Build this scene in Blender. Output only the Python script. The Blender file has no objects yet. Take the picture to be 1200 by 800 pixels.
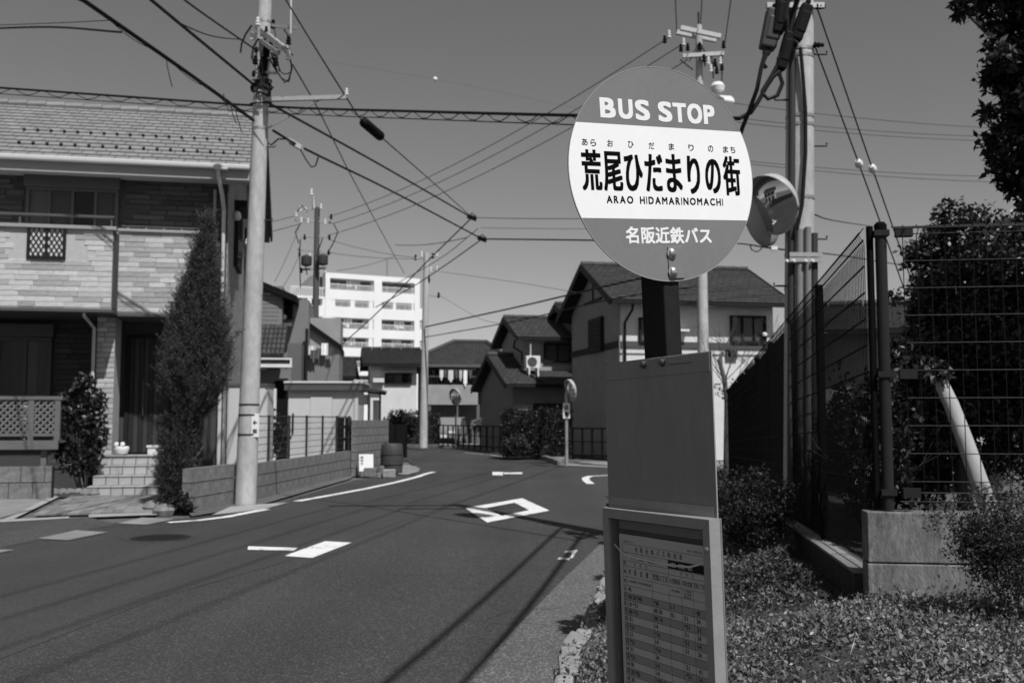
import bpy, math, random
import numpy as np
from mathutils import Vector, Matrix

random.seed(7)
RNG = np.random.default_rng(7)
R = math.radians
SC = bpy.context.scene
COL = SC.collection

# ------------------------------------------------------------------ camera
F = 1167.0                      # focal length in pixels of the 1200 px wide photograph
EYE = 1.4
PITCH = math.atan(90 / F)
cam_data = bpy.data.cameras.new('camera')
cam_data.sensor_width = 36.0
cam_data.lens = 36.0 * F / 1200
cam_data.clip_start = 0.05
cam_data.clip_end = 3000
cam_data.dof.use_dof = True
cam_data.dof.focus_distance = 2.3
cam_data.dof.aperture_fstop = 8.0
cam = bpy.data.objects.new('camera', cam_data)
cam.location = (0, 0, EYE)
cam.rotation_euler = (R(90) + PITCH, 0, 0)
COL.objects.link(cam)
SC.camera = cam

# ------------------------------------------------------------------ sky and sun
SUN_BEARING, SUN_EL = R(151), R(55)          # bearing clockwise from +Y
world = bpy.data.worlds.new('World')
SC.world = world
world.use_nodes = True
nt = world.node_tree
for n in list(nt.nodes):
    nt.nodes.remove(n)
sky = nt.nodes.new('ShaderNodeTexSky')
sky.sky_type = 'NISHITA'
sky.sun_disc = False
sky.sun_elevation = SUN_EL
sky.sun_rotation = SUN_BEARING
sky.air_density = 1.0
sky.dust_density = 0.6
sky.ozone_density = 1.0
sep = nt.nodes.new('ShaderNodeSeparateColor')
mulr = nt.nodes.new('ShaderNodeMath'); mulr.operation = 'MULTIPLY'; mulr.inputs[1].default_value = 0.62
mulg = nt.nodes.new('ShaderNodeMath'); mulg.operation = 'MULTIPLY'; mulg.inputs[1].default_value = 0.38
addc = nt.nodes.new('ShaderNodeMath'); addc.operation = 'ADD'
bgn = nt.nodes.new('ShaderNodeBackground'); bgn.inputs[1].default_value = 0.088
wout = nt.nodes.new('ShaderNodeOutputWorld')
nt.links.new(sky.outputs[0], sep.inputs[0])      # black and white film: one grey value from the sky's red and green
nt.links.new(sep.outputs[0], mulr.inputs[0]); nt.links.new(sep.outputs[1], mulg.inputs[0])
nt.links.new(mulr.outputs[0], addc.inputs[0]); nt.links.new(mulg.outputs[0], addc.inputs[1])
nt.links.new(addc.outputs[0], bgn.inputs[0]); nt.links.new(bgn.outputs[0], wout.inputs[0])
sun_data = bpy.data.lights.new('sun', 'SUN')
sun_data.energy = 4.6
sun_data.angle = R(0.53)
sun_data.color = (1, 1, 1)
sun = bpy.data.objects.new('sun', sun_data)
SUNV = Vector((math.sin(SUN_BEARING) * math.cos(SUN_EL), math.cos(SUN_BEARING) * math.cos(SUN_EL), math.sin(SUN_EL)))
sun.rotation_euler = SUNV.to_track_quat('Z', 'Y').to_euler()
sun.location = SUNV * 60
COL.objects.link(sun)
SC.view_settings.view_transform = 'Standard'
SC.view_settings.look = 'None'
SC.view_settings.gamma = 1
SC.view_settings.use_curve_mapping = False
SC.view_settings.exposure = 0.0
SC.cycles.use_denoising = True
SC.cycles.max_bounces = 6
SC.cycles.transparent_max_bounces = 12

# ------------------------------------------------------------------ measuring helpers
CP, SP = math.cos(PITCH), math.sin(PITCH)
def ray(u, v):
    a, b = (u - 600) / F, (400 - v) / F
    return Vector((a, CP - b * SP, SP + b * CP))
def P(u, v, Y):                               # point seen at pixel (u, v), Y metres ahead
    r = ray(u, v)
    q = r * (Y / r.y)
    return Vector((q.x, q.y, q.z + EYE))
def G(u, v, z=0.0):                           # point of the level z seen at pixel (u, v)
    r = ray(u, v)
    q = r * ((z - EYE) / r.z)
    return Vector((q.x, q.y, z))
def zat(v, x, y):                             # height at (x, y) that is seen in pixel row v
    b = (400 - v) / F
    return EYE + y * (SP + b * CP) / (CP - b * SP)

class Frame:
    """A house frame: x along the front to the right, y into the depth."""
    def __init__(s, ox, oy, ang):
        s.o = Vector((ox, oy, 0)); s.a = R(ang)
        s.ex = Vector((math.cos(s.a), math.sin(s.a), 0)); s.ey = Vector((-math.sin(s.a), math.cos(s.a), 0))
    def w(s, x, y, z=0): return s.o + s.ex * x + s.ey * y + Vector((0, 0, z))
    def hit(s, u, v, y=0):                    # (x, z) on the plane y of this frame
        r = ray(u, v); n = s.ey
        t = (s.o.dot(n) + y) / r.dot(n)
        q = r * t
        return ((q - s.o).dot(s.ex), q.z + EYE)
    def hx(s, u, y=0): return s.hit(u, 490, y)[0]
    def hz(s, v, x, y=0):
        p = s.w(x, y); return zat(v, p.x, p.y)

# ------------------------------------------------------------------ materials (greys: a black and white photograph)
def mat(name, col, rough=0.8, var=0.12, scale=6.0, bump=0.0, bscale=None, metal=0.0, spec=0.18, island=0.0, objrand=0.0,
        stretch=(1, 1, 1), detail=6.0, trans=0.0, coat=0.0, dirt=0.0, dscale=1.3):
    m = bpy.data.materials.new(name); m.use_nodes = True
    t = m.node_tree; N = t.nodes; L = t.links
    b = N['Principled BSDF']
    b.inputs['Roughness'].default_value = rough
    b.inputs['Metallic'].default_value = metal
    b.inputs['Specular IOR Level'].default_value = spec
    if coat: b.inputs['Coat Weight'].default_value = coat
    tc = N.new('ShaderNodeTexCoord'); mp = N.new('ShaderNodeMapping'); mp.inputs['Scale'].default_value = stretch
    L.new(tc.outputs['Object'], mp.inputs['Vector'])
    val = None
    def mul(a, bb):
        q = N.new('ShaderNodeMath'); q.operation = 'MULTIPLY'
        if isinstance(a, float): q.inputs[0].default_value = a
        else: L.new(a, q.inputs[0])
        if isinstance(bb, float): q.inputs[1].default_value = bb
        else: L.new(bb, q.inputs[1])
        return q.outputs[0]
    def ramp(src, lo, hi):
        r = N.new('ShaderNodeMapRange'); r.inputs['To Min'].default_value = lo; r.inputs['To Max'].default_value = hi
        r.inputs['From Min'].default_value = 0.25; r.inputs['From Max'].default_value = 0.75
        L.new(src, r.inputs['Value']); return r.outputs[0]
    cur = float(col)
    if var:
        nz = N.new('ShaderNodeTexNoise'); nz.inputs['Scale'].default_value = scale; nz.inputs['Detail'].default_value = detail
        nz.inputs['Roughness'].default_value = 0.65
        L.new(mp.outputs[0], nz.inputs['Vector'])
        cur = mul(ramp(nz.outputs['Fac'], 1 - var, 1 + var), cur)
    if dirt:
        nz = N.new('ShaderNodeTexNoise'); nz.inputs['Scale'].default_value = dscale; nz.inputs['Detail'].default_value = 8.0
        nz.inputs['Roughness'].default_value = 0.7
        L.new(mp.outputs[0], nz.inputs['Vector'])
        cur = mul(ramp(nz.outputs['Fac'], 1 - dirt, 1.0 + dirt * 0.4), cur)
    if island:
        g = N.new('ShaderNodeNewGeometry')
        r = N.new('ShaderNodeMapRange'); r.inputs['To Min'].default_value = 1 - island; r.inputs['To Max'].default_value = 1 + island
        L.new(g.outputs['Random Per Island'], r.inputs['Value'])
        cur = mul(r.outputs[0], cur)
    if objrand:
        g = N.new('ShaderNodeObjectInfo')
        r = N.new('ShaderNodeMapRange'); r.inputs['To Min'].default_value = 1 - objrand; r.inputs['To Max'].default_value = 1 + objrand
        L.new(g.outputs['Random'], r.inputs['Value'])
        cur = mul(r.outputs[0], cur)
    if isinstance(cur, float):
        b.inputs['Base Color'].default_value = (cur, cur, cur, 1)
    else:
        L.new(cur, b.inputs['Base Color'])
    if bump:
        nb = N.new('ShaderNodeTexNoise'); nb.inputs['Scale'].default_value = bscale or scale * 4; nb.inputs['Detail'].default_value = 5
        L.new(mp.outputs[0], nb.inputs['Vector'])
        bp = N.new('ShaderNodeBump'); bp.inputs['Strength'].default_value = bump; bp.inputs['Distance'].default_value = 0.02
        L.new(nb.outputs['Fac'], bp.inputs['Height']); L.new(bp.outputs[0], b.inputs['Normal'])
    if trans:
        tr = N.new('ShaderNodeBsdfTranslucent'); mx = N.new('ShaderNodeMixShader'); mx.inputs[0].default_value = trans
        if isinstance(cur, float): tr.inputs[0].default_value = (cur, cur, cur, 1)
        else: L.new(cur, tr.inputs[0])
        L.new(b.outputs[0], mx.inputs[1]); L.new(tr.outputs[0], mx.inputs[2])
        L.new(mx.outputs[0], N['Material Output'].inputs['Surface'])
    return m

def glassmat(name, alpha, col=0.02, rough=0.05):
    m = bpy.data.materials.new(name); m.use_nodes = True
    t = m.node_tree; N = t.nodes; L = t.links
    b = N['Principled BSDF']; b.inputs['Base Color'].default_value = (col, col, col, 1); b.inputs['Roughness'].default_value = rough
    b.inputs['Specular IOR Level'].default_value = 0.5
    tr = N.new('ShaderNodeBsdfTransparent'); tr.inputs[0].default_value = (0.85, 0.85, 0.85, 1)
    mx = N.new('ShaderNodeMixShader'); mx.inputs[0].default_value = alpha
    L.new(tr.outputs[0], mx.inputs[1]); L.new(b.outputs[0], mx.inputs[2])
    L.new(mx.outputs[0], N['Material Output'].inputs['Surface'])
    return m

def brickmat(name, c1, c2, mortar, bw, bh, axis='x', rough=0.85, bump=0.5):
    """Small masonry seen too obliquely or too far away to pick the pieces apart."""
    m = bpy.data.materials.new(name); m.use_nodes = True
    t = m.node_tree; N = t.nodes; L = t.links; b = N['Principled BSDF']; b.inputs['Roughness'].default_value = rough
    tc = N.new('ShaderNodeTexCoord'); sp = N.new('ShaderNodeSeparateXYZ'); cb = N.new('ShaderNodeCombineXYZ')
    L.new(tc.outputs['Object'], sp.inputs[0])
    L.new(sp.outputs['X' if axis == 'x' else 'Y'], cb.inputs[0]); L.new(sp.outputs['Z'], cb.inputs[1])
    br = N.new('ShaderNodeTexBrick'); br.inputs['Scale'].default_value = 1.0
    br.inputs['Color1'].default_value = (c1,) * 3 + (1,); br.inputs['Color2'].default_value = (c2,) * 3 + (1,)
    br.inputs['Mortar'].default_value = (mortar,) * 3 + (1,)
    br.inputs['Mortar Size'].default_value = 0.006; br.inputs['Brick Width'].default_value = bw; br.inputs['Row Height'].default_value = bh
    L.new(cb.outputs[0], br.inputs['Vector']); L.new(br.outputs['Color'], b.inputs['Base Color'])
    bp = N.new('ShaderNodeBump'); bp.inputs['Strength'].default_value = bump; bp.inputs['Distance'].default_value = 0.01; bp.invert = True
    L.new(br.outputs['Fac'], bp.inputs['Height']); L.new(bp.outputs[0], b.inputs['Normal'])
    return m

MT = {}
def mk(name, *a, **k): MT[name] = mat(name, *a, **k)
mk('ground', 0.11, 0.95, 0.25, 0.7, 0.4, 20)
mk('concrete', 0.24, 0.9, 0.22, 3.0, 0.35, 40, dirt=0.3)
mk('concrete_pale', 0.34, 0.9, 0.15, 3.0, 0.3, 40, dirt=0.2)
mk('block', 0.20, 0.95, 0.35, 14.0, 0.5, 60, objrand=0.06, dirt=0.4, dscale=2.0)
mk('old_concrete', 0.20, 0.95, 0.4, 40.0, 0.3, 130, dirt=0.55, dscale=5, stretch=(1, 1, 0.3))
mk('shade_concrete', 0.045, 0.95, 0.3, 8, 0.2, 50)  # near-black concrete with the shade of the fence base in its colour
mk('block_dark', 0.035, 0.95, 0.3, 5.0, 0.4, 40)
mk('white_paint', 0.72, 0.7, 0.15, 14.0, 0.2, 60, dirt=0.12, dscale=5)
mk('worn_paint', 0.42, 0.8, 0.5, 25.0, 0.2, 60)
mk('iron_cover', 0.02, 0.6, 0.2, 30, 0.5, 50)
mk('pole_concrete', 0.46, 0.85, 0.2, 14.0, 0.2, 70, stretch=(1, 1, 0.4), dirt=0.28, dscale=3.0)
mk('steel', 0.35, 0.45, 0.15, 10, metal=0.6)
mk('galv', 0.42, 0.5, 0.15, 14, metal=0.5)
mk('dark_steel', 0.05, 0.5, 0.2, 10, metal=0.2)
mk('black', 0.01, 0.6, 0.2, 8, spec=0.06)
mk('cable', 0.012, 0.55, 0.0)
mk('cable_grey', 0.10, 0.6, 0.0)
mk('ceramic', 0.75, 0.25, 0.05, 10)
mk('pipe_grey', 0.22, 0.5, 0.1, 6)
mk('pipe_dark', 0.05, 0.5, 0.1, 6)
mk('white_plastic', 0.7, 0.4, 0.08, 6)
mk('tile_light', 0.225, 0.75, 0.12, 4, 0.1, 40, island=0.10)
mk('tile_dark', 0.04, 0.75, 0.15, 4, 0.1, 40, island=0.18)
mk('tile_mid', 0.065, 0.75, 0.15, 4, 0.1, 40, island=0.15)
mk('tile_end', 0.10, 0.7, 0.15, 4)
for i, c in enumerate((0.52, 0.49, 0.45, 0.37, 0.33)):
    mk('stone%d' % i, c, 0.9, 0.12, 9, 0.45, 26, objrand=0.05)
for i, c in enumerate((0.085, 0.07, 0.058)):
    mk('brick%d' % i, c, 0.9, 0.15, 9, 0.7, 30, objrand=0.15)
mk('mortar', 0.43, 0.95, 0.1, 12)
mk('mortar_dark', 0.06, 0.95, 0.1, 12)
MT['side_veneer'] = brickmat('side_veneer', 0.30, 0.22, 0.2, 0.42, 0.1, 'y')
mk('fascia', 0.30, 0.5, 0.06, 4)
mk('gutter', 0.5, 0.4, 0.06, 4)
mk('frame_dark', 0.022, 0.55, 0.1, 4, spec=0.05)
mk('frame_grey', 0.09, 0.5, 0.08, 4, spec=0.1)
mk('curtain', 0.55, 0.9, 0.15, 3, stretch=(6, 6, 0.3))
mk('curtain_dim', 0.30, 0.9, 0.25, 3, stretch=(9, 9, 0.3))
mk('curtain_dark', 0.07, 0.9, 0.35, 3, stretch=(9, 9, 0.3))
mk('door_dark', 0.025, 0.5, 0.15, 3, stretch=(8, 8, 0.3))
mk('door_panel', 0.05, 0.5, 0.15, 3, stretch=(8, 8, 0.3))
mk('unlit_black', 0.006, 0.9, 0.0)  # near-black that stands for unlit space in gaps and behind glass
MT['glass'] = glassmat('glass', 0.3, 0.01)
MT['clear_glass'] = glassmat('clear_glass', 0.10, 0.02)
mk('deck', 0.13, 0.7, 0.2, 4, stretch=(1, 8, 8))
mk('lattice', 0.15, 0.7, 0.12, 6)
mk('step_tile', 0.36, 0.75, 0.12, 9, 0.1, 40, objrand=0.08)
mk('paver', 0.20, 0.85, 0.18, 8, 0.25, 50, objrand=0.22)
mk('soil', 0.05, 1.0, 0.35, 9, 0.6, 40)
mk('stucco', 0.31, 0.95, 0.10, 2.5, 0.5, 70, dirt=0.1)
mk('stucco_white', 0.66, 0.95, 0.06, 2.5, 0.3, 70, dirt=0.1)
mk('stucco_dark', 0.13, 0.95, 0.12, 2.5, 0.4, 70)
mk('stucco_grey', 0.2, 0.95, 0.1, 2.5, 0.4, 70)
mk('siding', 0.2, 0.8, 0.08, 2, 0.1)
mk('shed_panel', 0.52, 0.55, 0.06, 2, 0.05, 10, objrand=0.05)
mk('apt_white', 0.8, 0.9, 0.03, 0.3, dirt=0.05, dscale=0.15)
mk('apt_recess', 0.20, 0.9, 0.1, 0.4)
mk('apt_window', 0.06, 0.3, 0.1, 0.4)
mk('apt_rail', 0.6, 0.6, 0.04, 1.0)
mk('barrel', 0.055, 0.55, 0.2, 5, 0.1, 20)
mk('barrel_band', 0.035, 0.6, 0.2, 8)
mk('fence_green', 0.006, 0.7, 0.1, 8, spec=0.04)
mk('fence_wire', 0.010, 0.5, 0.0, spec=0.12)
mk('fence_post', 0.022, 0.5, 0.1, 8, spec=0.12)
mk('bark', 0.10, 0.95, 0.3, 9, 0.7, 30, stretch=(1, 1, 0.3))
mk('bark_pale', 0.36, 0.8, 0.1, 6, 0.25, 24, stretch=(1, 1, 0.4))
mk('twig', 0.13, 0.9, 0.2, 12)
mk('bark_dark', 0.035, 0.95, 0.2, 9)
mk('leaf_conifer', 0.07, 0.65, 0.2, 3, island=0.45, trans=0.12)
mk('leaf_dark', 0.016, 0.5, 0.2, 3, island=0.4, trans=0.1, spec=0.35)
mk('leaf_gloss', 0.022, 0.42, 0.2, 3, island=0.5, trans=0.12, spec=0.5)
mk('leaf_mid', 0.042, 0.6, 0.2, 3, island=0.45, trans=0.15)
mk('leaf_cover', 0.15, 0.6, 0.45, 1.3, island=0.75, trans=0.15)
mk('leaf_dry', 0.40, 0.85, 0.2, 5, island=0.4)
mk('flower_white', 0.75, 0.8, 0.05, 5)
mk('stone_kerb', 0.27, 0.95, 0.25, 10, 0.8, 25, objrand=0.12)
mk('sign_grey', 0.195, 0.38, 0.05, 60, 0.03, 200, dirt=0.09, dscale=5)
mk('sign_white', 0.86, 0.45, 0.02, 50, dirt=0.05, dscale=6)
mk('sign_black', 0.004, 0.7, 0.0, spec=0.02)
mk('sign_letter', 0.8, 0.5, 0.0)
mk('sign_rim', 0.5, 0.35, 0.05, 20, metal=0.6)
mk('alum', 0.32, 0.5, 0.08, 12, 0.05, 60, metal=0.3, stretch=(1, 1, 0.2))
mk('board_back', 0.25, 0.5, 0.07, 40, 0.05, 60, dirt=0.22, dscale=4, stretch=(1, 1, 0.35))
mk('case_frame', 0.30, 0.45, 0.07, 14, 0.05, 80, metal=0.15, dirt=0.12, dscale=12)
mk('case_inner', 0.16, 0.6, 0.18, 8, stretch=(1, 1, 3))
mk('paper', 0.74, 0.8, 0.04, 12)
mk('paper_band', 0.46, 0.8, 0.04, 12)
mk('ink', 0.02, 0.8, 0.0)
mk('tape', 0.9, 0.5, 0.0)
mk('bolt', 0.5, 0.28, 0.08, 40, metal=0.85)
mk('bolt_dark', 0.14, 0.4, 0.1, 40, metal=0.7)
mk('sign_post', 0.022, 0.6, 0.15, 10, 0.05, 60, dirt=0.15, dscale=20, spec=0.03)
mk('mirror', 0.6, 0.02, 0.0, metal=1.0)
mk('mirror_rim', 0.42, 0.4, 0.06, 10)
mk('car_dark', 0.015, 0.25, 0.0, coat=0.6)
mk('car_white', 0.2, 0.3, 0.0, coat=0.4)
mk('car_glass', 0.008, 0.08, 0.0, spec=0.5)
mk('tyre', 0.012, 0.9, 0.0)
mk('cloth', 0.72, 0.95, 0.1, 6, objrand=0.25)
mk('cloth_dark', 0.15, 0.95, 0.1, 6, objrand=0.4)

# road paint: chipped and tyre-worn
def paint(name, col, amount):
    m = bpy.data.materials.new(name); m.use_nodes = True
    t = m.node_tree; N = t.nodes; L = t.links; b = N['Principled BSDF']; b.inputs['Roughness'].default_value = 0.75; b.inputs['Specular IOR Level'].default_value = 0.2
    tc = N.new('ShaderNodeTexCoord')
    def nz(s, d):
        n = N.new('ShaderNodeTexNoise'); n.inputs['Scale'].default_value = s; n.inputs['Detail'].default_value = d; n.inputs['Roughness'].default_value = 0.7
        L.new(tc.outputs['Object'], n.inputs['Vector']); return n.outputs['Fac']
    a = N.new('ShaderNodeMath'); a.operation = 'ADD'; L.new(nz(45, 5), a.inputs[0]); L.new(nz(2.2, 3), a.inputs[1])
    r = N.new('ShaderNodeMapRange'); r.inputs['From Min'].default_value = 0.72 + amount; r.inputs['From Max'].default_value = 0.86 + amount; L.new(a.outputs[0], r.inputs['Value'])
    mx = N.new('ShaderNodeMix'); mx.inputs[2].default_value = 0.10; mx.inputs[3].default_value = col; L.new(r.outputs[0], mx.inputs[0])
    g = N.new('ShaderNodeMapRange'); g.inputs['To Min'].default_value = 0.8; g.inputs['To Max'].default_value = 1.1; L.new(nz(9, 6), g.inputs['Value'])
    q = N.new('ShaderNodeMath'); q.operation = 'MULTIPLY'; L.new(mx.outputs[0], q.inputs[0]); L.new(g.outputs[0], q.inputs[1]); L.new(q.outputs[0], b.inputs['Base Color'])
    return m
MT['white_paint'] = paint('white_paint', 0.74, 0.05); MT['worn_paint'] = paint('worn_paint', 0.55, 0.16)

# asphalt: aggregate speckle, worn patches, faint tracks
def asphalt(name, base, speck=2.3):
    m = bpy.data.materials.new(name); m.use_nodes = True
    t = m.node_tree; N = t.nodes; L = t.links; b = N['Principled BSDF']
    b.inputs['Roughness'].default_value = 0.88; b.inputs['Specular IOR Level'].default_value = 0.3
    tc = N.new('ShaderNodeTexCoord')
    def noise(s, d, lo, hi, fl=0.3, fh=0.7, st=None):
        n = N.new('ShaderNodeTexNoise'); n.inputs['Scale'].default_value = s; n.inputs['Detail'].default_value = d
        if st:
            mp = N.new('ShaderNodeMapping'); mp.inputs['Scale'].default_value = st; mp.inputs['Rotation'].default_value = (0, 0, R(9.5))
            L.new(tc.outputs['Object'], mp.inputs[0]); L.new(mp.outputs[0], n.inputs['Vector'])
        else: L.new(tc.outputs['Object'], n.inputs['Vector'])
        r = N.new('ShaderNodeMapRange'); r.inputs['From Min'].default_value = fl; r.inputs['From Max'].default_value = fh
        r.inputs['To Min'].default_value = lo; r.inputs['To Max'].default_value = hi
        L.new(n.outputs['Fac'], r.inputs['Value']); return n, r.outputs[0]
    def mul(a, c):
        q = N.new('ShaderNodeMath'); q.operation = 'MULTIPLY'
        L.new(a, q.inputs[0])
        if isinstance(c, float): q.inputs[1].default_value = c
        else: L.new(c, q.inputs[1])
        return q.outputs[0]
    vz = N.new('ShaderNodeTexVoronoi'); vz.inputs['Scale'].default_value = 100; L.new(tc.outputs['Object'], vz.inputs['Vector'])
    vr = N.new('ShaderNodeMapRange'); vr.inputs['From Min'].default_value = 0.72; vr.inputs['From Max'].default_value = 1.0
    vr.inputs['To Min'].default_value = 0.85; vr.inputs['To Max'].default_value = speck
    sc = N.new('ShaderNodeSeparateColor'); L.new(vz.outputs['Color'], sc.inputs[0]); L.new(sc.outputs[0], vr.inputs['Value'])
    n1, a1 = noise(0.35, 5, 0.88, 1.14)
    n2, a2 = noise(60, 3, 0.75, 1.25)
    n3, a3 = noise(1.0, 4, 0.84, 1.16, st=(1.2, 0.06, 1))
    v = mul(mul(mul(mul(vr.outputs[0], a1), a2), a3), float(base))
    # fine cracks here and there
    nd = N.new('ShaderNodeTexNoise'); nd.inputs['Scale'].default_value = 2.5; L.new(tc.outputs['Object'], nd.inputs['Vector'])
    ad = N.new('ShaderNodeMixRGB'); ad.blend_type = 'ADD'; ad.inputs[0].default_value = 0.35
    L.new(tc.outputs['Object'], ad.inputs[1]); L.new(nd.outputs['Color'], ad.inputs[2])
    vc = N.new('ShaderNodeTexVoronoi'); vc.feature = 'DISTANCE_TO_EDGE'; vc.inputs['Scale'].default_value = 0.42; L.new(ad.outputs[0], vc.inputs['Vector'])
    cr = N.new('ShaderNodeMapRange'); cr.inputs['From Min'].default_value = 0.0; cr.inputs['From Max'].default_value = 0.0075; cr.inputs['To Min'].default_value = 0.45; cr.inputs['To Max'].default_value = 1.0
    L.new(vc.outputs['Distance'], cr.inputs['Value'])
    n5, m5 = noise(0.22, 2, 0.0, 1.0, 0.52, 0.60)
    mxc = N.new('ShaderNodeMix'); L.new(m5, mxc.inputs[0]); mxc.inputs[2].default_value = 1.0; L.new(cr.outputs[0], mxc.inputs[3])
    v = mul(v, mxc.outputs[0])
    L.new(v, b.inputs['Base Color'])
    bp = N.new('ShaderNodeBump'); bp.inputs['Strength'].default_value = 0.55; bp.inputs['Distance'].default_value = 0.006
    L.new(vz.outputs['Distance'], bp.inputs['Height']); L.new(bp.outputs[0], b.inputs['Normal'])
    return m
MT['asphalt'] = asphalt('asphalt', 0.044)
MT['asphalt_light'] = asphalt('asphalt_light', 0.060)
MT['asphalt_smooth'] = asphalt('asphalt_smooth', 0.048, 1.5)
MT['asphalt_edge'] = asphalt('asphalt_edge', 0.105)

# ------------------------------------------------------------------ mesh helpers
class MB:
    def __init__(s): s.v = []; s.f = []; s.m = []; s.cur = 0
    def add(s, vs, fs):
        n = len(s.v); s.v += [tuple(p) for p in vs]
        for f in fs: s.f.append(tuple(i + n for i in f)); s.m.append(s.cur)
        return s
    def box(s, x0, x1, y0, y1, z0, z1):
        x0, x1 = min(x0, x1), max(x0, x1); y0, y1 = min(y0, y1), max(y0, y1); z0, z1 = min(z0, z1), max(z0, z1)
        return s.add([(x0, y0, z0), (x1, y0, z0), (x1, y1, z0), (x0, y1, z0), (x0, y0, z1), (x1, y0, z1), (x1, y1, z1), (x0, y1, z1)],
                     [(0, 3, 2, 1), (4, 5, 6, 7), (0, 1, 5, 4), (1, 2, 6, 5), (2, 3, 7, 6), (3, 0, 4, 7)])
    def obox(s, c, a, b, d):                  # centre and three half-axis vectors
        c, a, b, d = Vector(c), Vector(a), Vector(b), Vector(d)
        if a.cross(b).dot(d) < 0: a = -a
        vs = [c + a * i + b * j + d * k for k in (-1, 1) for (i, j) in ((-1, -1), (1, -1), (1, 1), (-1, 1))]
        return s.add(vs, [(0, 3, 2, 1), (4, 5, 6, 7), (0, 1, 5, 4), (1, 2, 6, 5), (2, 3, 7, 6), (3, 0, 4, 7)])
    def bar(s, p, q, w, h=None):              # square bar from p to q
        p, q = Vector(p), Vector(q); d = q - p; h = h or w
        up = Vector((0, 0, 1)) if abs(d.normalized().z) < 0.95 else Vector((0, 1, 0))
        a = d.cross(up).normalized() * w / 2; b = a.cross(d).normalized() * h / 2
        return s.obox((p + q) / 2, d / 2, a, b)
    def poly(s, pts): return s.add(pts, [tuple(range(len(pts)))])
    def prism(s, pts, ext):                   # polygon pushed along ext
        ext = Vector(ext); n = len(pts); a = [Vector(p) for p in pts]; b = [p + ext for p in a]
        nrm = Vector((0, 0, 0))
        for i in range(n): nrm += a[i].cross(a[(i + 1) % n])
        if nrm.dot(ext) > 0: a, b = b, a
        fs = [tuple(range(n)), tuple(range(2 * n - 1, n - 1, -1))]
        for i in range(n):
            j = (i + 1) % n; fs.append((i, i + n, j + n, j))
        return s.add(a + b, fs)
    def tube(s, pts, r, seg=8, caps=True):
        pts = [Vector(p) for p in pts]; n = len(pts)
        rs = r if isinstance(r, (list, tuple)) else [r] * n
        t0 = (pts[1] - pts[0]).normalized()
        ref = Vector((0, 0, 1)) if abs(t0.z) < 0.9 else Vector((1, 0, 0))
        a = t0.cross(ref).normalized(); vs = []
        for i in range(n):
            t = (pts[min(i + 1, n - 1)] - pts[max(i - 1, 0)])
            if t.length < 1e-9: t = t0
            t.normalize(); a = (a - t * a.dot(t)).normalized(); b = t.cross(a)
            for k in range(seg):
                w = 2 * math.pi * k / seg
                vs.append(pts[i] + (a * math.cos(w) + b * math.sin(w)) * rs[i])
        fs = []
        for i in range(n - 1):
            for k in range(seg):
                k2 = (k + 1) % seg
                fs.append((i * seg + k, i * seg + k2, (i + 1) * seg + k2, (i + 1) * seg + k))
        if caps: fs += [tuple(range(seg - 1, -1, -1)), tuple(range((n - 1) * seg, n * seg))]
        return s.add(vs, fs)
    def lathe(s, prof, c=(0, 0, 0), axis=(0, 0, 1), seg=20):   # prof: (radius, along)
        ax = Vector(axis).normalized(); c = Vector(c)
        ref = Vector((1, 0, 0)) if abs(ax.x) < 0.9 else Vector((0, 1, 0))
        a = ax.cross(ref).normalized(); b = ax.cross(a); vs = []
        for (r, h) in prof:
            for k in range(seg):
                w = 2 * math.pi * k / seg; vs.append(c + ax * h + (a * math.cos(w) + b * math.sin(w)) * r)
        fs = []
        for i in range(len(prof) - 1):
            for k in range(seg):
                k2 = (k + 1) % seg; fs.append((i * seg + k, i * seg + k2, (i + 1) * seg + k2, (i + 1) * seg + k))
        n = len(prof)
        fs += [tuple(range(seg - 1, -1, -1)), tuple(range((n - 1) * seg, n * seg))]
        return s.add(vs, fs)
    def mesh(s, name, m, smooth=False):
        me = bpy.data.meshes.new(name); me.from_pydata(s.v, [], s.f)
        for x in (m if isinstance(m, (list, tuple)) else [m]): me.materials.append(MT[x] if isinstance(x, str) else x)
        if isinstance(m, (list, tuple)): me.polygons.foreach_set('material_index', s.m)
        if smooth:
            me.polygons.foreach_set('use_smooth', [True] * len(me.polygons))
            me.set_sharp_from_angle(angle=R(40))
        me.update(); return me
    def build(s, name, m, parent=None, smooth=False, bevel=0.0, kind=None):
        o = link(name, s.mesh(name, m, smooth), parent)
        if bevel:
            b = o.modifiers.new('bevel', 'BEVEL'); b.width = bevel; b.segments = 2; b.limit_method = 'ANGLE'; b.angle_limit = R(35)
        if kind: o['kind'] = kind
        return o

def link(name, data, parent=None, loc=None):
    o = bpy.data.objects.new(name, data); COL.objects.link(o)
    if parent: o.parent = parent
    if loc is not None: o.location = loc
    return o
def tag(o, label, cat, group=None):
    o['label'] = label; o['category'] = cat
    if group: o['group'] = group
    return o
def thing(name, label, cat, loc=(0, 0, 0), rz=0.0, group=None):
    o = bpy.data.objects.new(name, None); o.empty_display_size = 0.2; COL.objects.link(o)
    o.location = loc; o.rotation_euler = (0, 0, rz)
    return tag(o, label, cat, group)
def struct(name, mb, m, **k):
    o = mb.build(name, m, **k); o['kind'] = 'structure'; return o
def hthing(fr, name, label, cat): return thing(name, label, cat, fr.o, fr.a)

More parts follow.
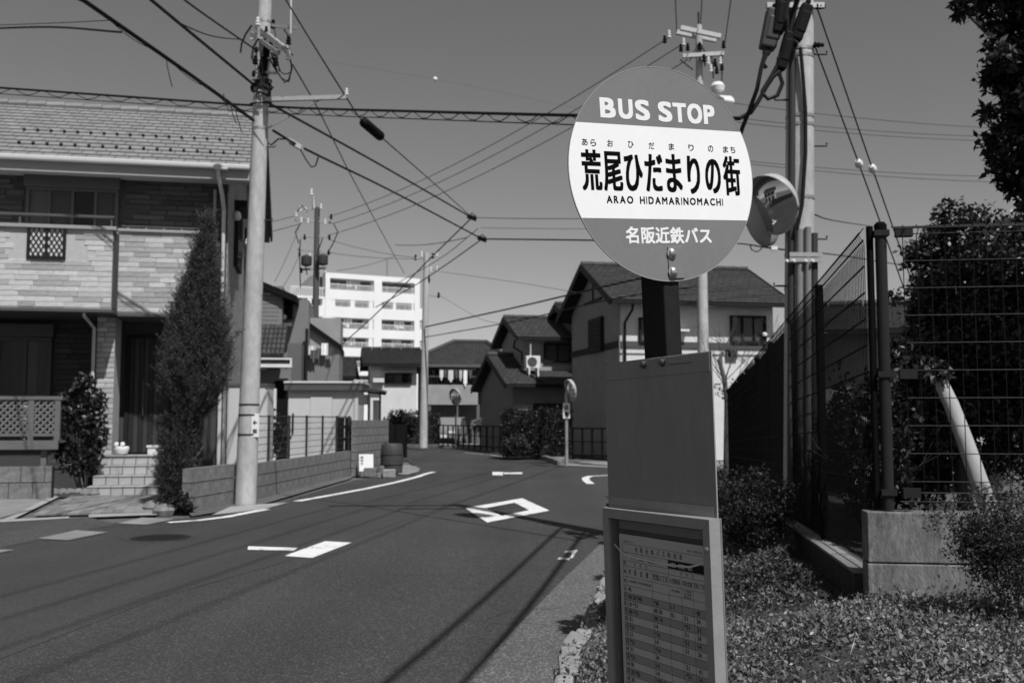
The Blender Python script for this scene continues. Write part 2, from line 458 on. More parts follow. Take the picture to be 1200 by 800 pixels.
# leaves: folded four-sided faces spread by numpy
def leaves(name, c, size, m, parent=None, aspect=0.5, up=None, upw=0.0, sizevar=0.4, fold=0.25, kind=None):
    c = np.asarray(c, float); n = len(c)
    d = RNG.normal(size=(n, 3))
    if up is not None: d = d * (1 - upw) + np.asarray(up, float) * upw * 1.6
    d /= np.linalg.norm(d, axis=1)[:, None] + 1e-9
    q = RNG.normal(size=(n, 3)); s = np.cross(d, q); s /= np.linalg.norm(s, axis=1)[:, None] + 1e-9
    nn = np.cross(d, s)
    L = (size * (1 + sizevar * (RNG.random(n) * 2 - 1)))[:, None]; W = L * aspect * 0.5
    v = np.empty((n, 4, 3))
    v[:, 0] = c; v[:, 1] = c + d * L * 0.45 + s * W + nn * W * fold; v[:, 2] = c + d * L; v[:, 3] = c + d * L * 0.45 - s * W + nn * W * fold
    me = bpy.data.meshes.new(name)
    me.vertices.add(n * 4); me.vertices.foreach_set('co', v.ravel())
    me.loops.add(n * 4); me.loops.foreach_set('vertex_index', np.arange(n * 4, dtype=np.int32))
    me.polygons.add(n); me.polygons.foreach_set('loop_start', np.arange(0, n * 4, 4, dtype=np.int32))
    try: me.polygons.foreach_set('loop_total', np.full(n, 4, dtype=np.int32))
    except Exception: pass
    me.materials.append(MT[m]); me.update(calc_edges=True); me.validate()
    o = link(name, me, parent)
    if kind: o['kind'] = kind
    return o
def blob(n, c, r, shell=0.5):                 # points in an ellipsoid, denser towards the outside
    d = RNG.normal(size=(n, 3)); d /= np.linalg.norm(d, axis=1)[:, None]
    k = (shell + (1 - shell) * RNG.random(n))[:, None]
    return np.asarray(c, float) + d * k * np.asarray(r, float)

def catenary(p, q, sag, n=14):
    p, q = Vector(p), Vector(q)
    return [p.lerp(q, i / n) - Vector((0, 0, 4 * sag * (i / n) * (1 - i / n))) for i in range(n + 1)]

# ================================================================== GROUND, ROAD, MARKINGS
def flat(name, pts, z, m, kind='structure', parent=None, subdiv=0):
    mb = MB(); mb.poly([(p[0], p[1], z) for p in pts]); o = mb.build(name, m, parent)
    if kind: o['kind'] = kind
    return o
flat('ground', [(-900, -200), (900, -200), (900, 1500), (-900, 1500)], -0.03, 'ground')
def kerb_x(y): return 0.34 + 0.169 * (y - 5.65)
def fence_x(y): return 1.97 + 0.167 * (y - 5.47)
road_pts = [(kerb_x(-12) + 0.1, -12), (kerb_x(5) + 0.1, 5), (kerb_x(12) + 0.1, 12), (kerb_x(20.0), 20.0), (4.0, 21.6), (9, 22.6), (20, 24.5), (20, 29.5), (6, 28.6)]
road_pts += [(p.x, p.y) for p in (G(712, 549), G(660, 545), G(640, 540), G(600, 532), G(560, 527.5), G(500, 524.5), G(470, 524))]
road_pts += [(-22, 47), (-22, 38)] + [(p.x, p.y) for p in (G(478, 540), G(491, 549), G(484, 556), G(455, 558), G(417, 562), G(348, 582), G(300, 596), G(225, 606), G(150, 612))]
road_pts += [(-9.0, 13.6), (-16, 13.0), (-16, -12)]
flat('road', road_pts, 0.0, 'asphalt')
gpoly_ = [(-330, 880), (0, 772), (187, 700), (336, 658), (420, 629), (520, 594), (600, 566), (640, 552), (560, 541), (500, 556), (430, 577), (340, 594), (200, 622), (60, 640), (0, 652), (-330, 715)]
flat('road_patch', [(G(u, v).x, G(u, v).y) for u, v in gpoly_], 0.003, 'asphalt_smooth')
# side lane surface on the left, a little lighter and coarser, beyond the gutter
flat('side_lane', [(p.x, p.y) for p in (G(-120, 665), G(0, 643), G(45, 632), G(138, 614), G(104, 606), G(0, 612), G(-200, 628))], 0.004, 'asphalt_light')
flat('verge_asphalt', [(kerb_x(-6) - 0.55, -6), (kerb_x(5.6) - 0.55, 5.6), (kerb_x(9) - 0.42, 9), (kerb_x(14) - 0.15, 14), (kerb_x(14) + 0.08, 14), (kerb_x(-6) + 0.1, -6)], 0.005, 'asphalt_edge')
def gpoly(name, px, z, m): return flat(name, [G(u, v, 0) for u, v in px], z, m)
gpoly('gutter_slab', [(43, 631.5), (80, 633.5), (126, 624), (89, 621.8)], 0.010, 'concrete')
gpoly('gutter_slab', [(138, 613.8), (171, 615.2), (205, 608.5), (166, 606.8)], 0.010, 'concrete')
gpoly('gutter_slab', [(-60, 648.5), (0, 648), (17, 645), (-40, 643)], 0.010, 'concrete')
gpoly('gutter_edge', [(0, 612.4), (81, 607.6), (81, 605.6), (0, 609.6)], 0.012, 'concrete_pale')
gpoly('gutter_edge', [(104, 606.4), (184, 603.8), (182, 601), (104, 603.6)], 0.012, 'concrete_pale')
gpoly('gutter_edge', [(248, 604), (310, 597), (338, 589), (270, 594)], 0.012, 'concrete_pale')
gpoly('driveway', [(-260, 610), (0, 611), (86, 575), (71, 572.5), (-260, 571)], 0.006, 'concrete')
gpoly('driveway_joint', [(5, 609), (14, 609.5), (83, 575.6), (75, 575)], 0.012, 'concrete_pale')
gpoly('corner_apron', [(466, 556), (478, 556.5), (490, 553), (492.5, 549.5), (487, 546.5), (470, 544)], 0.014, 'concrete')
gpoly('pavement_strip', [(225, 605), (300, 593), (410, 561), (417, 556), (300, 585), (218, 599)], 0.008, 'asphalt_edge')

def marking(name, label, px_polys, m, cat='road marking'):
    ps = [[G(u, v, 0) for u, v in q] for q in px_polys]
    c = sum((p for q in ps for p in q), Vector()) / sum(len(q) for q in ps)
    t = thing(name, label, cat, (c.x, c.y, 0))
    for q in ps:
        mb = MB(); mb.poly([(p.x - c.x, p.y - c.y, 0.009) for p in q]); mb.build('painted_area', m, t)
    return t
def strip(px, w):
    pts = [G(u, v, 0) for u, v in px]; L = []; Rr = []
    for i, p in enumerate(pts):
        d = (pts[min(i + 1, len(pts) - 1)] - pts[max(i - 1, 0)]).normalized(); n = Vector((-d.y, d.x, 0)) * w / 2
        L.append(p + n); Rr.append(p - n)
    return L, Rr
def line_mark(name, label, px, w, m='white_paint'):
    L, Rr = strip(px, w); c = sum(L, Vector()) / len(L)
    mb = MB(); n = len(L)
    mb.add([(p.x - c.x, p.y - c.y, 0.009) for p in L + Rr], [(i, i + n, i + n + 1, i + 1) for i in range(n - 1)])
    o = mb.build(name, m); o.location = (c.x, c.y, 0); return tag(o, label, 'road marking')
line_mark('edge_line', 'short white edge line on the road in front of the conifer and near pole', [(197, 612.5), (232, 610), (265, 606), (290, 601), (312, 597)], 0.15)
line_mark('edge_line', 'long white edge line beside the low block wall and barrel', [(348, 587.5), (390, 580), (430, 572.5), (465, 565), (490, 558.5), (500, 555), (508, 553)], 0.15)
line_mark('edge_line', 'white corner line bending into the side road by the bus stop board', [(692, 567), (687, 563), (686, 560), (692, 558), (712, 557), (760, 556)], 0.17)
line_mark('edge_line', 'worn dashed white line along the far kerb of the bend', [(545, 530.5), (575, 533), (610, 537.5)], 0.12, 'worn_paint')
marking('diamond_marking', 'hollow white diamond painted on the road, crossed by pole shadow',
        [[(545, 595.5), (571, 612.5), (588, 604.8), (569, 595.5)], [(545, 595.5), (569, 595.5), (603, 589.2), (612, 584)],
         [(612, 584), (603, 589.2), (620, 598), (644, 598.5)], [(644, 598.5), (620, 598), (588, 604.8), (571, 612.5)]], 'white_paint')
marking('lane_marking', 'white bar and block marking on the near road, left of the diamond',
        [[(290, 644.6), (344, 645.6), (349, 642.4), (291, 640.6)], [(333, 652), (366, 654.2), (412, 636.2), (381, 634.6)]], 'white_paint')
marking('lane_marking', 'small far white block and bar marking on the road in the bend',
        [[(577, 556.6), (589, 557.4), (590, 553.2), (577, 553)], [(590.4, 555.6), (612, 555.4), (612, 553.4), (590.4, 553.8)]], 'white_paint')
marking('lane_marking', 'small worn bracket mark by the right road edge below the cable shadows',
        [[(653, 656), (667, 657), (668, 654.6), (655, 653.8)], [(668, 654.6), (671, 654.6), (677, 645), (672, 645)], [(660, 648.2), (671, 648.2), (672, 645.6), (663, 646)]], 'worn_paint')
mh = thing('manhole_cover', 'round dark iron manhole cover in the road before the conifer', 'manhole cover', G(188, 630.5))
MB().lathe([(0.335, 0), (0.335, 0.011), (0.31, 0.012)], seg=36).build('lid', 'iron_cover', mh, smooth=True)
mb = MB()
for i in range(-5, 6):
    for j in range(-5, 6):
        if i * i + j * j < 26: mb.box(i * 0.055 - 0.017, i * 0.055 + 0.017, j * 0.055 - 0.017, j * 0.055 + 0.017, 0.012, 0.017)
mb.build('tread_pattern', 'iron_cover', mh)
mb = MB(); mb.lathe([(0.41, 0.006), (0.345, 0.008)], seg=36); mb.f = mb.f[:-2]; mb.m = mb.m[:-2]; mb.build('concrete_collar', 'asphalt', mh)

# far kerb along the outside of the bend (raised stones)
kp = [G(u, v) for u, v in ((470, 523.6), (500, 524.2), (530, 525), (560, 527), (590, 530.5), (620, 535.5), (640, 540), (653, 545))]
kerb = thing('kerb', 'raised concrete kerb curving round the outside of the bend', 'kerb', kp[4])
KEL = []
for i in range(len(kp) - 1):
    n = 5
    for j in range(n):
        a = kp[i].lerp(kp[i + 1], j / n); b = kp[i].lerp(kp[i + 1], (j + 0.97) / n)
        d = (b - a).normalized(); nn = Vector((-d.y, d.x, 0))
        if nn.y < 0: nn = -nn
        m_ = MB(); c = (a + b) / 2 + nn * 0.09 + Vector((0, 0, 0.07)) - kp[4]
        m_.obox(c, (b - a) / 2, nn * 0.09, Vector((0, 0, 0.075)))
        m_.build('kerb_stone', 'concrete', kerb)
# pavement behind the kerb
back = [p + Vector((0.6, 4.5, 0)) for p in reversed(kp)]
mb = MB(); mb.prism([(p.x, p.y + 0.16, -0.02) for p in kp] + [(p.x, p.y, -0.02) for p in back], (0, 0, 0.13)); struct('pavement', mb, 'concrete')
mb = MB(); mb.prism([tuple(G(653, 546.5)), tuple(G(712, 549.5)), (8, 28.8, 0), (8, 31.8, 0), (2.2, 31.4, 0)], (0, 0, 0.05)); struct('pavement', mb, 'concrete')

# ------------------------------------------------------------------ raised verge beside the road (right)
def verge_z(x, y):
    t = (x - kerb_x(y)) / max(0.2, fence_x(y) - kerb_x(y)); t = min(max(t, 0), 1.6)
    zf = max(0.10, 0.38 - 0.026 * (y - 5.47)) if y > 5.47 else 0.40
    zk = 0.07
    s = t if t < 1 else 1
    return zk + (zf - zk) * (s * s * (3 - 2 * s)) + 0.018 * math.sin(5 * x + 3 * y) * s
mb = MB(); ys = np.linspace(-4, 20.5, 74); ts = np.linspace(0, 1, 14)
vs = []; fs = []
for i, y in enumerate(ys):
    for j, t in enumerate(ts):
        x0 = kerb_x(y) + 0.02; x1 = fence_x(y) + (0.05 if y > 5.3 else 5.0)
        x = x0 + (x1 - x0) * (t if y > 5.3 else t ** 1.7)
        vs.append((x, y, verge_z(x, y)))
for i in range(len(ys) - 1):
    for j in range(len(ts) - 1):
        a = i * len(ts) + j; fs.append((a, a + 1, a + len(ts) + 1, a + len(ts)))
mb.add(vs, fs); struct('verge', mb, 'soil', smooth=True)
# kerb stones edging the verge
ks = thing('verge_edging', 'row of rough pale edging stones between road and planted verge', 'edging', (kerb_x(8), 8, 0))
y = 1.0; k = 0
while y < 20:
    ln = random.uniform(0.16, 0.42); hgt = random.uniform(0.07, 0.115); w = random.uniform(0.10, 0.15)
    c = Vector((kerb_x(y + ln / 2) + random.uniform(-0.02, 0.02), y + ln / 2, hgt * 0.42))
    d = Vector((0.167 + random.uniform(-0.12, 0.12), 1, 0)).normalized(); nn = Vector((d.y, -d.x, 0))
    m_ = MB(); m_.obox(c - Vector((kerb_x(8), 8, 0)), d * (ln / 2 - 0.008), nn * w / 2, Vector((random.uniform(-.01, .01), 0, hgt / 2)))
    m_.v = [tuple(Vector(p) + Vector([random.uniform(-0.018, 0.018) for _ in range(3)])) for p in m_.v]
    m_.build('edging_stone', 'stone_kerb', ks, bevel=0.02); y += ln; k += 1

# ================================================================== BUS STOP SIGN
def text_mesh(body, res=4):
    cu = bpy.data.curves.new('lettering', 'FONT'); cu.body = body; cu.size = 1.0; cu.resolution_u = res
    o = bpy.data.objects.new('lettering', cu); COL.objects.link(o)
    bpy.context.view_layer.update()
    me = bpy.data.meshes.new_from_object(o.evaluated_get(bpy.context.evaluated_depsgraph_get()))
    bpy.data.objects.remove(o); bpy.data.curves.remove(cu)
    n = len(me.vertices); co = np.empty(n * 3); me.vertices.foreach_get('co', co); co = co.reshape(-1, 3)
    fs = [tuple(p.vertices) for p in me.polygons]; bpy.data.meshes.remove(me)
    return co, fs
TCACHE = {}
def put_text(mb, body, rect, fr, off, bold=0.0):
    """Fit the text into rect (x0, x1, y0, y1) of the plane fr = (origin, right, up, normal)."""
    if body not in TCACHE: TCACHE[body] = text_mesh(body)
    co, fs = TCACHE[body]
    if len(co) == 0: return
    bx, by = bold if isinstance(bold, tuple) else (bold, bold)
    lo, hi = co.min(0), co.max(0); x0, x1, y0, y1 = rect
    x0 += bx; x1 -= bx; y0 += by; y1 -= by
    sx = (x1 - x0) / max(1e-6, hi[0] - lo[0])
    sy = (y1 - y0) / max(1e-6, hi[1] - lo[1])
    O, r, u, n = fr
    sh = [(0, 0)]                             # heavier strokes: copies spread round each stroke, a hair apart in depth
    if bx: sh += [(bx * a, by * b) for a, b in ((1, 1), (1, -1), (-1, 1), (-1, -1), (1, 0), (-1, 0), (0, 1), (0, -1))]
    for k, (dx, dy) in enumerate(sh):
        mb.add([O + r * (x0 + (p[0] - lo[0]) * sx + dx) + u * (y0 + (p[1] - lo[1]) * sy + dy) + n * (off + k * 1.2e-5) for p in co], fs)

DC = Vector((0.35168637, 2.26097014, 0.56226183 + EYE))
DR = Vector((0.90993903, 0.40902233, 0.06864183)); DU = Vector((-0.06137358, -0.03088683, 0.99763685)); DN = Vector((0.41017588, -0.9120015, -0.00300196))
BK = Vector((0.34846269, 2.26060436, 0.23291465 + EYE))            # near corner of the post
BR_ = Vector((0.46192715, -0.88675932, 0.01676931)); BU = Vector((-0.0370481, -0.00040115, 0.9993134)); BN = BR_.cross(BU)
BTL = Vector((0.23097765, 2.49272833, 0.13647041 + EYE))           # top left corner of the board
base = BK - BU * (BK.z - 0.2); base.z = 0.17
sign = thing('bus_stop_sign', 'bus stop sign with round lettered disc, blank plate and timetable case on black post', 'bus stop', base)
def rel(p): return Vector(p) - base
dfr = (rel(DC), DR, DU, DN); bfr = (rel(BTL), BR_, BU, BN)
def inplane(fr, u, v, off=0.0):
    O = fr[0] + base + fr[3] * off; r = ray(u, v); e = Vector((0, 0, EYE))
    t = (O - e).dot(fr[3]) / r.dot(fr[3]); q = e + r * t - O
    return q.dot(fr[1]), q.dot(fr[2])
def bp_(x, y, off=0.0): return bfr[0] + BR_ * x + BU * y + BN * off
# post: rectangular tube
pc = rel(BK) - DN * 0.004 - BN * 0.004
pa, pb = -BR_ * 0.0905, DR * 0.0425
lo = -BU * (BK.z - 0.12)
mb = MB(); mb.prism([pc + lo, pc + pa + lo, pc + pa + pb + lo, pc + pb + lo], BU * (BK.z - 0.12 + 0.26)); mb.build('post', 'sign_post', sign, bevel=0.004)
mb = MB(); c0 = pc + (pa + pb) / 2 + lo
mb.lathe([(0.24, -0.14), (0.24, 0.06), (0.22, 0.09)], c0, seg=28); mb.build('concrete_foot', 'concrete', sign, smooth=True)
# disc
def ring(r, n=96): return [dfr[0] + DR * (r * math.cos(2 * math.pi * i / n)) + DU * (r * math.sin(2 * math.pi * i / n)) for i in range(n)]
mb = MB(); mb.prism([p - DN * 0.003 for p in ring(0.2485)], DN * 0.003); disc = mb.build('disc', 'sign_grey', sign)
mb = MB(); o_, i_ = ring(0.2500), ring(0.2486)
n = 96
vs = [p - DN * 0.0036 for p in o_] + [p + DN * 0.0006 for p in o_] + [p - DN * 0.0036 for p in i_] + [p + DN * 0.0006 for p in i_]
fs = []
for i in range(n):
    j = (i + 1) % n; fs += [(i, j, n + j, n + i), (n + i, n + j, 3 * n + j, 3 * n + i), (2 * n + j, 2 * n + i, 3 * n + i, 3 * n + j), (j, i, 2 * n + i, 2 * n + j)]
mb.add(vs, fs); mb.build('rim', 'sign_rim', disc)
def chord(h): return math.sqrt(0.2485 ** 2 - h * h)
pts = []
h1, h2 = 0.1085, -0.1062
for i in range(33):
    h = h1 + (h2 - h1) * i / 32; pts.append((chord(h), h))
for i in range(33):
    h = h2 + (h1 - h2) * i / 32; pts.append((-chord(h), h))
mb = MB(); mb.poly([dfr[0] + DR * x + DU * y + DN * 0.0005 for x, y in pts]); mb.build('white_band', 'sign_white', disc)
q = 0.25
mb = MB()
for ch, xa_, xb_ in (('B', 125, 175), ('U', 184, 231), ('S', 239, 287), ('S', 315, 362), ('T', 365, 411), ('O', 414, 466), ('P', 471, 510)):
    f0, f1 = (xa_ - 125) / 385, (xb_ - 125) / 385; e_ = 0.004 if ch in 'SO' else 0
    put_text(mb, ch, ((-0.640 + 1.248 * f0) * q, (-0.640 + 1.248 * f1) * q, (0.489 - e_) * q, (0.673 + e_) * q), dfr, 0.0007, (0.0027, 0.0021))
o = mb.build('lettering', 'sign_letter', disc); o['label'] = 'white letters BUS STOP on the grey upper band'
mb = MB()
kj = '荒尾ひだまりの街'; x0, x1 = -0.876, 0.866; cw = (x1 - x0) / 8
heights = [(-0.178, 0.192), (-0.178, 0.184), (-0.172, 0.166), (-0.172, 0.178), (-0.172, 0.186), (-0.182, 0.178), (-0.172, 0.158), (-0.186, 0.192)]
widths = [0.94, 0.92, 0.88, 0.90, 0.80, 0.66, 0.82, 0.92]
for i, ch in enumerate(kj):
    cx = x0 + (i + 0.5) * cw; w = cw * widths[i] / 2
    put_text(mb, ch, ((cx - w) * q, (cx + w) * q, heights[i][0] * q, heights[i][1] * q), dfr, 0.0009, (0.0020, 0.0016))
o = mb.build('lettering', 'sign_black', disc); o['label'] = 'large black Japanese stop name on the white band'
mb = MB()
for ch, u, v in zip('あらおひだまりのまち', (685, 695, 714.8, 739, 763.2, 786.6, 809.6, 832.5, 850, 858.4), (166.5, 167.3, 168, 169.5, 171, 172, 173.2, 174.5, 175.3, 175.8)):
    x, y = inplane(dfr, u, v); s = 0.0078
    put_text(mb, ch, (x - s * 0.95, x + s * 0.95, y - s, y + s), dfr, 0.0009, 0.0002)
o = mb.build('lettering', 'sign_black', disc); o['label'] = 'small black hiragana reading above the stop name'
mb = MB(); body_ = 'ARAO HIDAMARINOMACHI'; wd = []
for ch in body_:
    if ch == ' ': wd.append(0.45); continue
    if ch not in TCACHE: TCACHE[ch] = text_mesh(ch)
    c_ = TCACHE[ch][0]; wd.append(max(0.10, float(c_[:, 0].max() - c_[:, 0].min())))
gap_ = 0.17; tot_ = sum(wd) + gap_ * (len(wd) - 1); xx_ = 0.0
for ch, w_ in zip(body_, wd):
    if ch != ' ': put_text(mb, ch, ((-0.634 + 1.266 * xx_ / tot_) * q, (-0.634 + 1.266 * (xx_ + w_) / tot_) * q, -0.287 * q, -0.219 * q), dfr, 0.0009, 0.0006)
    xx_ += w_ + gap_
o = mb.build('lettering', 'sign_black', disc); o['label'] = 'small black latin letters under the stop name'
mb = MB(); put_text(mb, '名阪近鉄バス', (-0.460 * q, 0.472 * q, -0.652 * q, -0.496 * q), dfr, 0.0007, 0.0011)
o = mb.build('lettering', 'sign_letter', disc); o['label'] = 'white operator name on the grey lower band'
# clamp strap with two bolts at the foot of the disc
mb = MB(); c = dfr[0] + DR * (0.0135 * q / q * 1.0) + DU * (-0.826 * q)
mb.obox(c + DN * 0.0021, DR * 0.0205, DU * 0.0365, DN * 0.0015); mb.build('clamp_strap', 'sign_grey', sign, bevel=0.001)
for h in (-0.741, -0.915):
    mb = MB(); mb.lathe([(0.0130, 0.0036), (0.0130, 0.0050), (0.0100, 0.0058), (0.0090, 0.0105), (0.0055, 0.013)], dfr[0] + DR * (0.011 * q + 0.0005) + DU * (h * q), DN, seg=18)
    mb.build('bolt', 'bolt', sign, smooth=True)
# blank plate
mb = MB()
sk = -0.0091
pl = [bp_(0, 0), bp_(0.4189, 0), bp_(0.4098, -0.375), bp_(sk, -0.375)]
mb.prism([p - BN * 0.003 for p in pl], BN * 0.003); plate = mb.build('blank_plate', 'board_back', sign, bevel=0.0008)
for a, b in ((0.004, 0.4145),):
    mb = MB(); mb.obox(bp_(0.2092, -0.0225, 0.0009), BR_ * 0.205, BU * 0.0205, BN * 0.0006); mb.build('folded_top_strip', 'board_back', plate, bevel=0.0005)
mb = MB(); mb.obox(bp_(0.2005, -0.342, 0.0009), BR_ * 0.2, BU * 0.012, BN * 0.0006); mb.build('tape_residue', 'alum', plate)
mb = MB(); mb.bar(bp_(0.27, -0.020, 0.0018), bp_(0.352, -0.0195, 0.0018), 0.0022); mb.build('slot', 'bolt_dark', plate)
mb = MB(); mb.obox(bp_(0.0, 0.0005, 0.0), BR_ * 0.012, BU * 0.0012, BN * 0.003); mb.build('bent_corner', 'board_back', plate)
mb = MB(); mb.prism([bp_(0.4189, 0, -0.003), bp_(0.4189, 0, 0.0002), bp_(0.4098, -0.375, 0.0002), bp_(0.4098, -0.375, -0.003)], BR_ * 0.0012); mb.build('bright_edge', 'sign_rim', plate)
for x in (0.1728, 0.2468):
    mb = MB(); mb.lathe([(0.0115, 0.0015), (0.0115, 0.003), (0.0085, 0.0035), (0.0085, 0.009), (0.005, 0.011)], bp_(x, -0.012), BN, seg=16)
    mb.build('bolt', 'bolt_dark', sign, smooth=True)
# timetable case
cx0, cx1, cy0, cy1 = 0.0095, 0.4215, -0.965, -0.3535
def skx(x, y): return x + sk * (y + 0.3535) / -0.352 * 0.75
def cp(x, y, off): return bp_(skx(x, y), y, off)
case = link('timetable_case', None, sign)
mb = MB()
mb.prism([cp(cx0, cy1, 0.001), cp(cx1, cy1, 0.001), cp(cx1, cy0, 0.001), cp(cx0, cy0, 0.001)], -BN * 0.004)
w = 0.024
# mitred frame bars
def fbar(a, b, c, d): m_ = MB(); m_.prism([cp(*a, 0.0012), cp(*b, 0.0012), cp(*c, 0.0012), cp(*d, 0.0012)], BN * 0.029); m_.build('frame_bar', 'case_frame', CASE, bevel=0.0012)
bpy.data.objects.remove(case)
CASE = mb.build('timetable_case', 'case_inner', sign); CASE['label'] = 'glazed aluminium timetable case below the blank plate'
e = 0.0003
fbar((cx0, cy1), (cx1, cy1), (cx1 - w, cy1 - w), (cx0 + w, cy1 - w))
fbar((cx0, cy0), (cx1, cy0), (cx1 - w, cy0 + w), (cx0 + w, cy0 + w))
fbar((cx0, cy1 - e), (cx0 + w, cy1 - w - e), (cx0 + w, cy0 + w + e), (cx0, cy0 + e))
fbar((cx1, cy1 - e), (cx1 - w, cy1 - w - e), (cx1 - w, cy0 + w + e), (cx1, cy0 + e))
mb = MB(); mb.lathe([(0.0058, 0), (0.0058, 0.0025), (0.003, 0.004)], cp(cx1 - 0.011, -0.417, 0.0302), BN, seg=14); mb.build('lock', 'bolt', CASE, smooth=True)
mb = MB(); mb.poly([cp(cx0 + w, cy1 - w, 0.022), cp(cx0 + w, cy0 + w, 0.022), cp(cx1 - w, cy0 + w, 0.022), cp(cx1 - w, cy1 - w, 0.022)]); mb.build('pane', 'clear_glass', CASE)
# inside: header strips, paper, print
mb = MB(); mb.obox(cp(0.216, -0.393, 0.004), BR_ * 0.172, BU * 0.010, BN * 0.002); mb.build('header_strip', 'alum', CASE)
PO = 0.012
px0, px1, py1, py0 = 0.0525, 0.388, -0.4145, -0.935
mb = MB(); mb.prism([cp(px0, py1, PO - 0.001), cp(px1, py1, PO - 0.001), cp(px1, py0, PO - 0.001), cp(px0, py0, PO - 0.001)], BN * 0.001); paper = mb.build('timetable_sheet', 'paper', CASE)
paper['label'] = 'printed timetable sheet with ruled columns of numbers'
tx0, tx1 = 0.0660, 0.3765
cols = [0.0660, 0.0785, 0.1830, 0.2475, 0.2930, 0.3350, 0.3765]
rowsy = [-0.4365, -0.4565, -0.4765, -0.4890, -0.5140, -0.5345]
bands = [rowsy[-1] - 0.0176 * i for i in range(0, 23)]
tfr = (bp_(0, 0), BR_, BU, BN)
def skr(rect):
    d = sk * ((rect[2] + rect[3]) / 2 + 0.3535) / -0.352 * 0.75
    return (rect[0] + d, rect[1] + d, rect[2], rect[3])
mb = MB()
for i in range(len(bands) - 1):
    if i % 2 == 1: mb.poly([cp(tx0, bands[i], PO + 0.0002), cp(tx0, bands[i + 1], PO + 0.0002), cp(tx1, bands[i + 1], PO + 0.0002), cp(tx1, bands[i], PO + 0.0002)])
mb.build('shaded_rows', 'paper_band', paper)
mb = MB(); LW = 0.0007
def hl(y, a=tx0, b=tx1): mb.poly([cp(a, y, PO + 0.0004), cp(a, y - LW, PO + 0.0004), cp(b, y - LW, PO + 0.0004), cp(b, y, PO + 0.0004)])
def vl(x, a, b): mb.poly([cp(x, a, PO + 0.0004), cp(x, b, PO + 0.0004), cp(x + LW, b, PO + 0.0004), cp(x + LW, a, PO + 0.0004)])
for y in rowsy: hl(y)
for y in bands[1:]: hl(y)
vl(tx0, rowsy[0], py0 + 0.01); vl(tx1, rowsy[0], py0 + 0.01)
vl(cols[1], rowsy[1], py0 + 0.01); vl(cols[2], rowsy[3], py0 + 0.01); vl(cols[3], rowsy[1], py0 + 0.01); vl(cols[4], rowsy[3], py0 + 0.01); vl(cols[5], rowsy[3], py0 + 0.01)
mb.build('ruled_lines', 'ink', paper)
mb = MB(); mb.poly([cp(cols[3], rowsy[1] - 0.001, PO + 0.0005), cp(cols[3], rowsy[2] + 0.001, PO + 0.0005), cp(tx1, rowsy[2] + 0.001, PO + 0.0005), cp(tx1, rowsy[1] - 0.001, PO + 0.0005)]); mb.build('black_heading_box', 'ink', paper)
mb = MB()
def tt(body, x0, x1, y0, y1, b=0.0): put_text(mb, body, skr((x0, x1, y0, y1)), tfr, PO + 0.0006, b)
for i, ch in enumerate('名阪近鉄バス時刻表'): tt(ch, 0.118 + i * 0.0215, 0.118 + i * 0.0215 + 0.011, -0.4525, -0.4405)
tt('ご利用ありがとう', 0.067, 0.117, -0.4330, -0.4290); tt('平成二十二年四月 改正', 0.318, 0.372, -0.4320, -0.4275)
tt('平日（月曜日～金曜日）', 0.100, 0.198, -0.4725, -0.4635); 
for x in (0.112, 0.135, 0.158): tt('行先方'[int((x - 0.112) / 0.0229)], x, x + 0.008, -0.4865, -0.4790)
for x in (0.292, 0.312, 0.332): tt('行先方'[int((x - 0.292) / 0.0199)], x, x + 0.007, -0.4865, -0.4790)
for i, ch in enumerate('市民会館'): tt(ch, 0.0885 + i * 0.0235, 0.0985 + i * 0.0235, -0.5085, -0.4945)
tt('荒尾六丁目', 0.1880, 0.2430, -0.5090, -0.4945); tt('大垣駅前', 0.2515, 0.2895, -0.5085, -0.4960); tt('市民会館', 0.2970, 0.3320, -0.5085, -0.4960); tt('荒尾六丁目', 0.3380, 0.3745, -0.5085, -0.4960)
tt('経由', 0.0675, 0.0770, -0.5275, -0.5200); tt('時', 0.0690, 0.0760, -0.5085, -0.4980); tt('曜', 0.0690, 0.0760, -0.4860, -0.4790)
tt('大垣駅前 市民病院前', 0.0850, 0.1780, -0.5265, -0.5205); tt('市民 病院', 0.2560, 0.2860, -0.5265, -0.5200)
tt('大垣駅', 0.3000, 0.3300, -0.5205, -0.5160); tt('市民病院', 0.3000, 0.3300, -0.5270, -0.5225); tt('徳洲会', 0.3000, 0.3300, -0.5335, -0.5290)
rows = [('6', '45', '', '', '', ''), ('7', '00 20 *40', '*30', '11', '', '40'), ('8', '10 *31', '00 30', '01', '51', '34'), ('9', '00 *31', '00 14', '', '*51', '31'),
        ('10', '31', '14', '', '51', '24'), ('11', '*31', '*14', '', '51', '14'), ('12', '31', '14', '', '51', '24'), ('13', '*31', '*14', '', '', ''), ('14', '31', '34', '', '21', '41'),
        ('15', '*31', '14', '', '*51', '14'), ('16', '00', '14', '', '11', '21'), ('17', '20 *50', '*20 45', '', '41', '*14'), ('18', '20', '15', '', '20', '44'), ('19', '10 *45', '30', '', '', '10'),
        ('20', '15', '', '', '', ''), ('21', '05', '', '', '', '')]
for i, r_ in enumerate(rows):
    yb = bands[i + 1] + 0.0042; yt = bands[i] - 0.0032
    xs = (0.0690, 0.0850, 0.1880, 0.2520, 0.3000, 0.3440)
    for x, s in zip(xs, r_):
        if s: tt(s, x, x + (0.0062 * len(s) if x > 0.07 else 0.0045 * len(s)), yb, yt, 0.00012)
mb.build('print', 'ink', paper)
mb = MB(); put_text(mb, '土曜日・日曜日・祝日', skr((0.2520, 0.3350, -0.4720, -0.4610)), tfr, PO + 0.0009, 0.0003); mb.build('print', 'paper', paper)
pts = []
